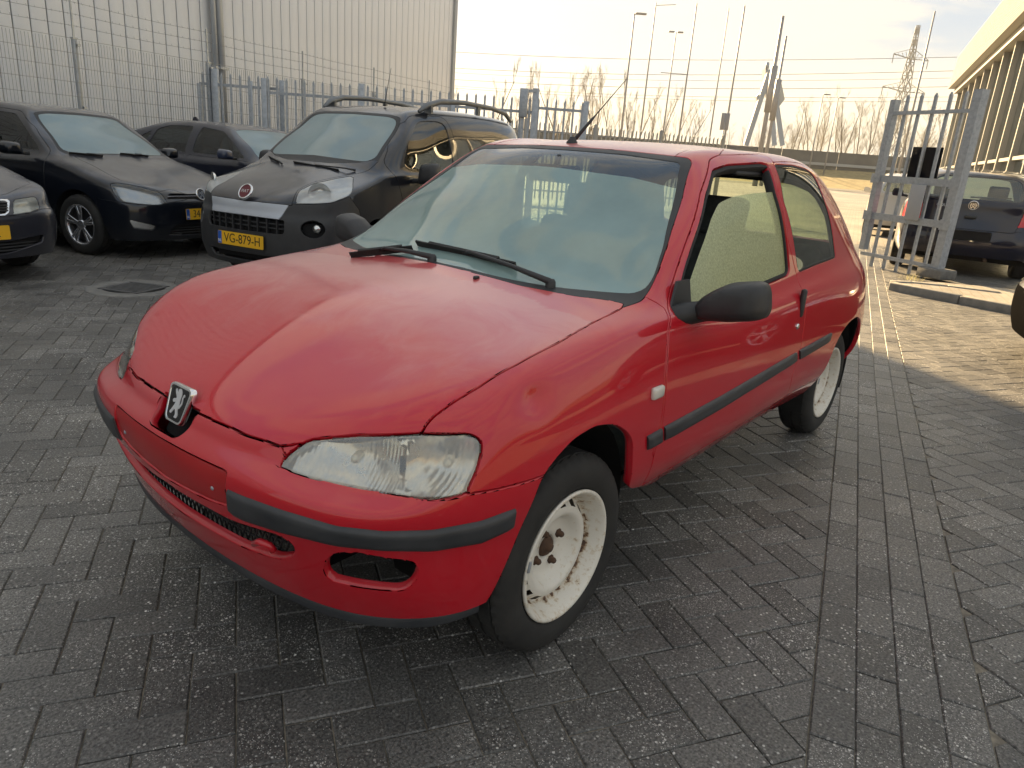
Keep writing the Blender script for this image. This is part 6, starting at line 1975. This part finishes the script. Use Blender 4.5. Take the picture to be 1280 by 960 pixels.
for k in range(nm_ + 1):
    b = MB(); b.box((k * BL / nm_, sgn * .28, eave_z / 2), (.12, .16, eave_z - .2)); b.build('mullion', M_MULL, show)
    if k < nm_:
        for (za, zb_) in ((.15, eave_z * .36), (eave_z * .37, eave_z - .22)):
            b = MB(); b.box(((k + .5) * BL / nm_, sgn * .36, (za + zb_) / 2), (BL / nm_ - .17, .03, zb_ - za)); b.build('pane', PANE, show)
b = MB(); b.box((BL / 2, sgn * .30, eave_z * .365), (BL, .10, .09)); b.build('transom', M_MULL, show)

# ------------------------------------------------------------------ verge, embankment, barrier
def far_pt(px, py, d, z=None):
    r = ray(px, py); h = math.hypot(r[0], r[1]); p = CAM_POS + r / h * d
    return p if z is None else np.array([p[0], p[1], z])


AXH = np.array([math.cos(CAM_YAW - .15), math.sin(CAM_YAW - .15), 0]); AXS = np.array([-AXH[1], AXH[0], 0])
fwd = lambda d, s_, z: np.array([CAM_POS[0], CAM_POS[1], 0]) + AXH * d + AXS * s_ + np.array([0, 0, z])
M_ROAD = varied('asphalt', (.05, .05, .05), (.075, .075, .072), 1.2, (.75, .9), .1, 40)
M_VERGE = varied('dry_grass', (.16, .125, .05), (.27, .215, .095), 1.5, (.9, .95), .5, 9)
b = MB(); b.add([tuple(fwd(d, s_, z)) for d, s_, z in ((84, -260, .02), (84, 260, .02), (99, 260, .02), (99, -260, .02))], [(0, 1, 2, 3)]); tag(b.build('road', M_ROAD), kind='structure')
pr = [(99, .02), (103, .5), (108, 1.4), (114, 2.3), (120, 2.45), (150, 2.5)]
vs = []; fs = []
nS = 60
for i in range(nS + 1):
    for j, (d, z) in enumerate(pr):
        vs.append(fwd(d + (rng.uniform(-.7, .7) if 0 < j < 4 else 0), -260 + 520 * i / nS, z + (rng.uniform(-.12, .12) if 0 < j < 4 else 0)))
np_ = len(pr)
for i in range(nS):
    for j in range(np_ - 1):
        fs.append((i * np_ + j, (i + 1) * np_ + j, (i + 1) * np_ + j + 1, i * np_ + j + 1))
b = MB(); b.add(vs, fs, True); tag(b.build('embankment', M_VERGE), kind='structure')
bar = empty('noise_barrier', tuple(fwd(116, 0, 2.3)), math.atan2(AXS[1], AXS[0]), 'long low grey barrier wall with pale rail on top of the grassy bank', 'barrier')
M_BARR = varied('barrier_grey', (.10, .10, .095), (.15, .148, .14), .4, (.8, .9), .1, 4)
for k in range(-24, 25):
    b = MB(); b.box((k * 8.0, 0, 1.25), (7.92, .3, 2.5)); b.build('barrier_panel', M_BARR, bar)
b = MB(); b.box((0, .35, .75), (390, .12, .38)); b.build('guard_rail', mat('rail_pale', (.34, .35, .35), .5, .3), bar)


# ------------------------------------------------------------------ bare trees
def bare_tree(seed, h, spread, upright):
    r = random.Random(seed); tr = MB(); cr = MB()
    def limb(mb, p, d, L, rad, depth):
        pts = [p]; q = Vector(p); dd = Vector(d).normalized()
        n = 4
        for i in range(n):
            dd = (dd + Vector((r.gauss(0, .10), r.gauss(0, .10), .05 * upright))).normalized(); q = q + dd * (L / n); pts.append(q.copy())
        mb.tube(pts, [rad * (1 - .75 * i / n) for i in range(n + 1)], 3 if depth else 6, caps=False)
        if depth >= 3:
            return
        for k in range((15, 9, 6)[depth]):
            f = r.uniform(.22 if depth else .18, 1.0); i = min(int(f * n), n - 1); s_ = pts[i].lerp(pts[i + 1], f * n - i) if f < 1 else pts[-1]
            a = r.uniform(0, 6.283)
            nd = Vector((math.cos(a) * spread, math.sin(a) * spread, r.uniform(.5, 1.1) * upright)).normalized()
            nd = (nd + dd * .35).normalized()
            limb(cr, s_, nd, L * r.uniform(.26, .48) * (1.15 - .55 * f), max(rad * (1 - .7 * f) * .40, .008), depth + 1)
    limb(tr, Vector((0, 0, 0)), Vector((0, 0, 1)), h, h * .011, 0)
    return tr, cr


M_BARK = varied('bark', (.10, .085, .065), (.17, .145, .11), 6, (.85, .95), 0)
M_TWIG = varied('twigs', (.19, .165, .13), (.27, .235, .185), 1, (.85, .95), 0)
kinds = []
for sd_, h, sp_, upw in ((1, 10, .42, 1.6), (2, 10, .55, 1.3), (3, 10, .85, 1.0), (4, 10, .75, 1.1), (5, 10, .38, 1.8), (6, 10, .95, .9)):
    tr, cr = bare_tree(sd_, h, sp_, upw); kinds.append((tr.mesh('trunk', M_BARK), cr.mesh('crown', M_TWIG)))
spots = []
rt = random.Random(11)
for px, top in ((578, 100), (617, 90), (661, 96), (706, 96), (746, 98), (793, 102)):
    spots.append((px, top, rt.choice((0, 4)), 'slender leafless poplar standing beyond the palisade', 'row of leafless poplars', rt.uniform(86, 92)))
for k in range(26):
    px = 640 + k * 9.5 + rt.uniform(-4, 4); top = rt.uniform(98, 140) + (8 if px > 760 else 0)
    spots.append((px, top, rt.choice((0, 1, 1, 4, 3)), 'bare tree in the thicket beyond the fence', 'bare trees in the thicket beyond the fence', rt.uniform(128, 150)))
for k in range(40):
    px = 905 + k * 7.6 + rt.uniform(-4, 4); top = 168 - 36 * math.sin(min(max((px - 930) / 250, 0), 1) * math.pi * .85) + rt.uniform(-12, 14)
    spots.append((px, top, rt.choice((2, 3, 5, 1)), 'bushy leafless tree behind the grey barrier', 'leafless trees behind the grey barrier', rt.uniform(126, 150)))
for (px, top, kd_, lab, grp, dist) in spots:
    p = far_pt(px, top, dist); zb0 = 0.0 if dist < 99 else 2.3
    sc_ = (p[2] - zb0) / 10.4
    t_ = empty('bare_tree', (p[0], p[1], zb0), rt.uniform(0, 6.28), lab, 'tree', grp); t_.scale = (sc_ * rt.uniform(.85, 1.1), sc_ * rt.uniform(.85, 1.1), sc_)
    link('trunk', kinds[kd_][0], t_); link('crown', kinds[kd_][1], t_)

# ------------------------------------------------------------------ lamp posts, flagpoles
M_POLE = mat('pole_grey', (.28, .28, .29), .5, .4)


def pole(name, label, cat, px, py, d, r0=.09, r1=.05, group=None, parts=None):
    p = far_pt(px, py, d); o = empty(name, (p[0], p[1], 0), CAM_YAW, label, cat, group)
    b = MB(); b.tube([(0, 0, 0), (0, 0, p[2] * .5), (0, 0, p[2])], [r0, (r0 + r1) / 2, r1], 8); b.build('pole', M_POLE, o)
    if parts:
        parts(o, p[2])
    return o


def head(dx):
    def f(o, h):
        b = MB(); b.bar((0, 0, h - .05), (0, dx * .6, h + .02), .08); b.build('arm', M_POLE, o)
        b = MB(); b.box((0, dx, h + .02), (.35, .9, .14), bev=.05); b.build('lamp_head', M_POLE, o)
    return f


def tee(o, h):
    for s_ in (-1, 1):
        b = MB(); b.box((0, s_ * .45, h), (.3, .6, .14), bev=.05); b.build('lamp_head', M_POLE, o)


def arm(o, h):
    b = MB(); b.bar((0, 0, h - .2), (0, -1.5, h - .05), .04); b.build('flag_arm', M_POLE, o)


def arm2(o, h):
    b = MB(); b.bar((0, 0, h * .62), (0, 2.0, h * .62), .05); b.build('flag_arm', M_POLE, o)


pole('lamp_post', 'tall lamp post with one head reaching out over the road', 'lamp post', 793, 17, 66, .11, .06, parts=head(-.55))
pole('flagpole', 'bare flagpole with a short arm at its very top', 'flagpole', 820, 3, 60, .08, .045, parts=arm)
pole('lamp_post', 'distant lamp post with a double head', 'lamp post', 845, 40, 82, .09, .06, parts=tee)
pole('flagpole', 'bare flagpole with a cross arm halfway down', 'flagpole', 871, 4, 60, .085, .05, parts=arm2)
pole('flagpole', 'thinner plain flagpole standing just behind the roadside sign', 'flagpole', 911, 10, 62, .07, .04, 'bare flagpoles beyond the yard')
pole('flagpole', 'thicker plain flagpole between roadside sign and sign tower', 'flagpole', 931, 7, 58, .09, .055, 'bare flagpoles beyond the yard')
pole('flagpole', 'lone pale flagpole in front of the lattice pylon', 'flagpole', 1169, 14, 58, .10, .05)
for px, py in ((1029, 118), (1048, 122)):
    pole('lamp_post', 'small distant lamp post among the leafless trees', 'lamp post', px, py, 112, .10, .07, 'distant lamp posts among the trees', head(-.5))
# roadside sign on a thin post
p = far_pt(906.5, 150, 52); o = empty('road_sign', (p[0], p[1], 0), CAM_YAW, 'small grey back of a road sign on a thin post', 'sign')
b = MB(); b.tube([(0, 0, 0), (0, 0, p[2] + .4)], .04, 8); b.build('post', M_POLE, o)
b = MB(); b.box((0, 0, p[2] - .1), (.03, .55, 1.05), bev=.01); b.build('sign_plate', mat('sign_back', (.22, .23, .25), .5, .4), o)
# the pair of thick masts and the legged sign tower behind them
for (px, py, r_) in ((979, 20, .26), (983, 45, .20)):
    pole('mast', 'taller and thicker of two dark steel masts by the sign tower' if r_ > .22 else 'shorter and thinner of two dark steel masts by the sign tower', 'mast', px, py, 74 if r_ > .22 else 78, r_, r_ * .5, 'pair of dark masts by the sign tower', parts=lambda o, h: MB().tube([(0, 0, h * .45), (0, 0, h * .72)], .3, 8).build('collar', M_POLE, o))
tw = empty('sign_tower', tuple(far_pt(955, 178, 96, 0)), CAM_YAW, 'pale blue-grey tripod sign tower with panels high on its legs', 'sign')
twl = np.array(tw.location); twm = Matrix.Rotation(-CAM_YAW, 3, 'Z')


def tl(px, py):
    return twm @ Vector(far_pt(px, py, 96) - twl)


M_TW = mat('tower_blue_grey', (.34, .38, .43), .5, .2)
for a, c in (((932, 182), (962, 88)), ((968, 182), (962, 92)), ((978, 182), (966, 95))):
    b = MB(); b.bar(tl(*a), tl(*c), .55, .55); b.build('leg', M_TW, tw)
b = MB(); b.add([tuple(tl(*q)) for q in ((957, 86), (970, 88), (968, 112), (957, 122))] + [tuple(tl(*q) + Vector((1.2, 0, 0))) for q in ((957, 86), (970, 88), (968, 112), (957, 122))],
                [(0, 1, 2, 3), (7, 6, 5, 4), (0, 4, 5, 1), (1, 5, 6, 2), (2, 6, 7, 3), (3, 7, 4, 0)]); b.build('head_panel', M_TW, tw)
b = MB(); b.add([tuple(tl(*q)) for q in ((975, 94), (981, 124), (972, 136), (969, 100))] + [tuple(tl(*q) + Vector((.5, 0, 0))) for q in ((975, 94), (981, 124), (972, 136), (969, 100))],
                [(0, 1, 2, 3), (7, 6, 5, 4), (0, 4, 5, 1), (1, 5, 6, 2), (2, 6, 7, 3), (3, 7, 4, 0)]); b.build('side_panel', mat('tower_panel', (.42, .43, .42), .5), tw)
b = MB(); b.add([tuple(tl(*q)) for q in ((946, 120), (950, 116), (951, 130), (947, 132))] + [tuple(tl(*q) + Vector((.5, 0, 0))) for q in ((946, 120), (950, 116), (951, 130), (947, 132))],
                [(0, 1, 2, 3), (7, 6, 5, 4), (0, 4, 5, 1), (1, 5, 6, 2), (2, 6, 7, 3), (3, 7, 4, 0)]); b.build('small_panel', M_TW, tw)
b = MB(); b.tube([tl(959, 86), tl(959.5, 78)], .2, 6); b.build('finial', M_TW, tw)

# ------------------------------------------------------------------ lattice pylon and its lines
PD = 290.0
ptop_ = far_pt(1148, 32, PD); pb = np.array([ptop_[0], ptop_[1], 0]); PH = ptop_[2]
pyl = empty('pylon', tuple(pb), CAM_YAW + .5, 'far lattice power pylon with two cross arms rising over the trees', 'pylon')
M_PYL = mat('pylon_grey', (.33, .33, .33), .6, .3)
wid = lambda z: .8 + 6.2 * max(0, 1 - z / PH) ** 1.25
lv = [0, .12, .24, .35, .45, .54, .62, .70, .78, .86, .93, 1.0]
for cx, cy in ((1, 1), (1, -1), (-1, 1), (-1, -1)):
    b = MB(); b.tube([(cx * wid(f * PH) / 2, cy * wid(f * PH) / 2, f * PH) for f in lv], .16, 4); b.build('leg', M_PYL, pyl)
b = MB()
for f0_, f1_ in zip(lv[:-1], lv[1:]):
    a, c = wid(f0_ * PH) / 2, wid(f1_ * PH) / 2; za, zc = f0_ * PH, f1_ * PH
    for (x0, y0, x1, y1) in ((1, 1, 1, -1), (1, -1, -1, -1), (-1, -1, -1, 1), (-1, 1, 1, 1)):
        b.bar((x0 * a, y0 * a, za), (x1 * c, y1 * c, zc), .16); b.bar((x1 * a, y1 * a, za), (x0 * c, y0 * c, zc), .16); b.bar((x0 * c, y0 * c, zc), (x1 * c, y1 * c, zc), .14)
b.build('bracing', M_PYL, pyl)
arms = []
for f, wa in ((.60, 11), (.80, 9)):
    z = f * PH
    b = MB()
    for s_ in (-1, 1):
        for y in (-1, 1):
            b.bar((0, y * wid(z) / 2, z), (0, s_ * wa, z + .6), .2)
        b.bar((0, s_ * wid(z) / 2, z + 3), (0, s_ * wa, z + .7), .16); b.bar((0, s_ * wa, z + .6), (0, s_ * wa, z - 2.2), .2)
        for q in np.linspace(.25, .85, 4):
            b.bar((0, s_ * wa * q, z + .3), (0, s_ * wa * (q + .12), z + 2.6 * (1 - q)), .12)
        arms.append((s_, wa, z - 2.0))
    b.build('cross_arm', M_PYL, pyl)
M_CABLE = mat('cable', (.20, .20, .21), .6, .3)
for i, (ya, yb) in enumerate(((60, 71), (81, 88), (86, 97), (94, 108), (101, 121), (103, 127))):
    pa = far_pt(430, ya - 4, 330); pc = far_pt(1215, yb, 300)
    pts = [pa + (pc - pa) * t - np.array([0, 0, 3.0 * math.sin(math.pi * t)]) for t in np.linspace(0, 1, 15)]
    b = MB(); b.tube(pts, .085 if i in (0, 1, 3) else .06, 4, caps=False)
    o = b.build('power_line', M_CABLE); tag(o, ('topmost power line, high above the other wires', 'second power line down from the topmost wire', 'third power line down from the topmost wire', 'fourth power line down from the topmost wire', 'fifth power line down, next to the lowest wire', 'lowest power line of the wires across the sky')[i], 'power line', 'power lines across the sky')

# ------------------------------------------------------------------ cars at the edge of what is seen
SIL = paint_mat('silver_paint', (.50, .49, .46), dew=.1, rough=.3)
ps = site(22.9, -1.25)
Sv = Car('silver_hatchback', 'pale silver hatchback with red tail lamps seen through the gate bars', (ps[0], ps[1]), math.degrees(SITE_AZ) - 3,
         gen_spec(.80, 2.46, .62, .85, zl=.22, zb=.44, zsn=.57, zn=.74, zc=1.0, xc=-.15, hb=.12, zA=.98, zR=1.04, xh=-.95, zh=1.45, yh=.55,
                  roof=((-1.5, 1.51, .60, 1.45), (-2.0, 1.51, .60, 1.45), (-2.5, 1.47, .58, 1.40), (-2.8, 1.40, .54, 1.33)), rg=(-2.93, 1.2, .58), zT=1.05, rb=.06))
Sv.arch(0, .335, .30, .35); Sv.arch(-2.46, .335, .30, .35)
Sv.paint([(.60, 1.10), (.90, 1.12), (.90, .80), (.60, .80)], 'front', 'rlamp', r=.03, lim=lambda Q: Q[:, 0] + 2.80)
Sv.paint([(-.1, 1.37), (.40, 1.36), (.49, 1.32), (.56, 1.10), (.52, 1.06), (-.1, 1.06)], 'front', 'rglass', r=.04, lim=lambda Q: Q[:, 0] + 2.6)
Sv.paint([(-.55, 1.03), (-.90, 1.25), (-1.1, 1.40), (-2.3, 1.40), (-2.5, 1.30), (-2.5, 1.08), (-1.6, 1.04)], 'side', 'window', r=.04, lim=up_lim(.45))
Sv.paint([(-.1, 1.42), (.38, 1.41), (.52, 1.39), (.60, 1.25), (.70, 1.03), (.60, 1.02), (-.1, 1.03)], 'front', 'wglass', r=.03, lim=fr(-1.4, -.05))
Sv.put('body_shell', 'body', SIL, gap=0, depth=.012); Sv.put('tail_lamp', 'rlamp', MATS['tail_lamp_bright'], 'sides', gap=.003, depth=.02)
for n_, k_, md_ in (('rear_window', 'rglass', 'centre'), ('side_window', 'window', 'sides'), ('windscreen', 'wglass', 'centre')):
    Sv.put(n_, k_, GOG, md_, gap=0, depth=0, off=-.004)
Sv.basics(SIL, 2.46, .85, .305, .195, .335, DKGL, FROST); Sv.mirror(.85, -.6, 1.05, SIL, 1, .18, .14); Sv.mirror(.85, -.6, 1.05, SIL, -1, .18, .14)

ne = gnd(1268, 456)
Ed = Car('black_saloon', 'black car of which only the front bumper corner and lamp show', (0, 0), 0,
         gen_spec(.86, 2.6, .9, .86, zl=.20, zb=.44, zsn=.55, zn=.68, zc=.94, xc=-.30, hb=.13, zA=.94, zR=.98, xh=-1.1, zh=1.37, yh=.55,
                  roof=((-1.6, 1.42, .59, 1.37), (-2.1, 1.42, .59, 1.37), (-2.45, 1.39, .58, 1.33), (-2.7, 1.34, .54, 1.28)), rg=(-3.1, 1.08, .58), zT=.98, rb=.08))
hd_ = math.atan2(SV[1], SV[0]) + math.radians(4)
nose_local = Vector((.60, .62, 0))
off = Matrix.Rotation(hd_, 3, 'Z') @ Vector((.84, .15, 0))
Ed.root.location = (ne[0] - off[0], ne[1] - off[1], 0); Ed.root.rotation_euler = (0, 0, hd_)
Ed.M = Matrix.Translation(Ed.root.location) @ Matrix.Rotation(hd_, 4, 'Z')
Ed.arch(0, .335, .30, .35); Ed.arch(-2.6, .335, .30, .35)
Ed.paint([(.30, .66), (.62, .71), (.95, .74), (.98, .66), (.7, .59), (.34, .575)], 'wrap', 'lamp', r=.03)
Ed.paint([(-.2, .05), (-.2, .56), (.34, .565), (.7, .58), (1.0, .64), (1.25, .60), (1.25, .05)], 'wrap', 'bumper', r=.01, lim=lambda Q: .28 - Q[:, 0])
Ed.paint([(-.1, 1.35), (.37, 1.34), (.52, 1.32), (.59, 1.19), (.69, .985), (.60, .965), (-.1, .97)], 'front', 'wglass', r=.03, lim=fr(-1.4, -.15))
Ed.paint([(-.62, .98), (-.95, 1.17), (-1.15, 1.29), (-1.55, 1.33), (-2.3, 1.30), (-2.45, 1.02)], 'side', 'window', r=.03, lim=up_lim(.45))
Ed.paint([(.85, -.1), (.72, .4), (.5, .66), (.0, .74), (-.40, .73), (-.40, .6), (-.30, -.1)], 'top', 'bonnet', r=.04, lim=lambda Q: np.maximum(.64 - Q[:, 2], -.45 - Q[:, 0]))
Ed.put('bonnet', 'bonnet', BLK, gap=.003, depth=.02); Ed.put('front_bumper', 'bumper', mat('matte_black_bumper', (.006, .006, .0065), .8, spec=0.0), gap=.003, depth=.02); Ed.put('body_shell', 'body', BLK, gap=0, depth=.012); lamp(Ed, 'lamp', M_HLREF, CLR)
Ed.put('windscreen', 'wglass', FROST, gap=0, depth=0, off=-.003); Ed.put('side_window', 'window', DKGL, 'sides', gap=0, depth=0, off=-.005)
Ed.basics(BLK, 2.6, .86, .305, .195, .335, DKGL, FROST); Ed.cabin(-.4, -1.7, .94, .86)
# ------------------------------------------------------------------ thin winter haze
mh = bpy.data.materials.new('haze_air'); mh.use_nodes = True; th = mh.node_tree; th.nodes.clear()
oh = N(th, 'OutputMaterial'); pvh = N(th, 'VolumePrincipled'); pvh.inputs['Density'].default_value = .00022
pvh.inputs['Color'].default_value = (.90, .92, .94, 1); pvh.inputs['Anisotropy'].default_value = .2
th.links.new(pvh.outputs[0], oh.inputs['Volume'])
hz = MB(); hz.box((-80, -60, 31.0), (1100, 1100, 64.0)); ho = hz.build('haze', mh); tag(ho, kind='stuff')
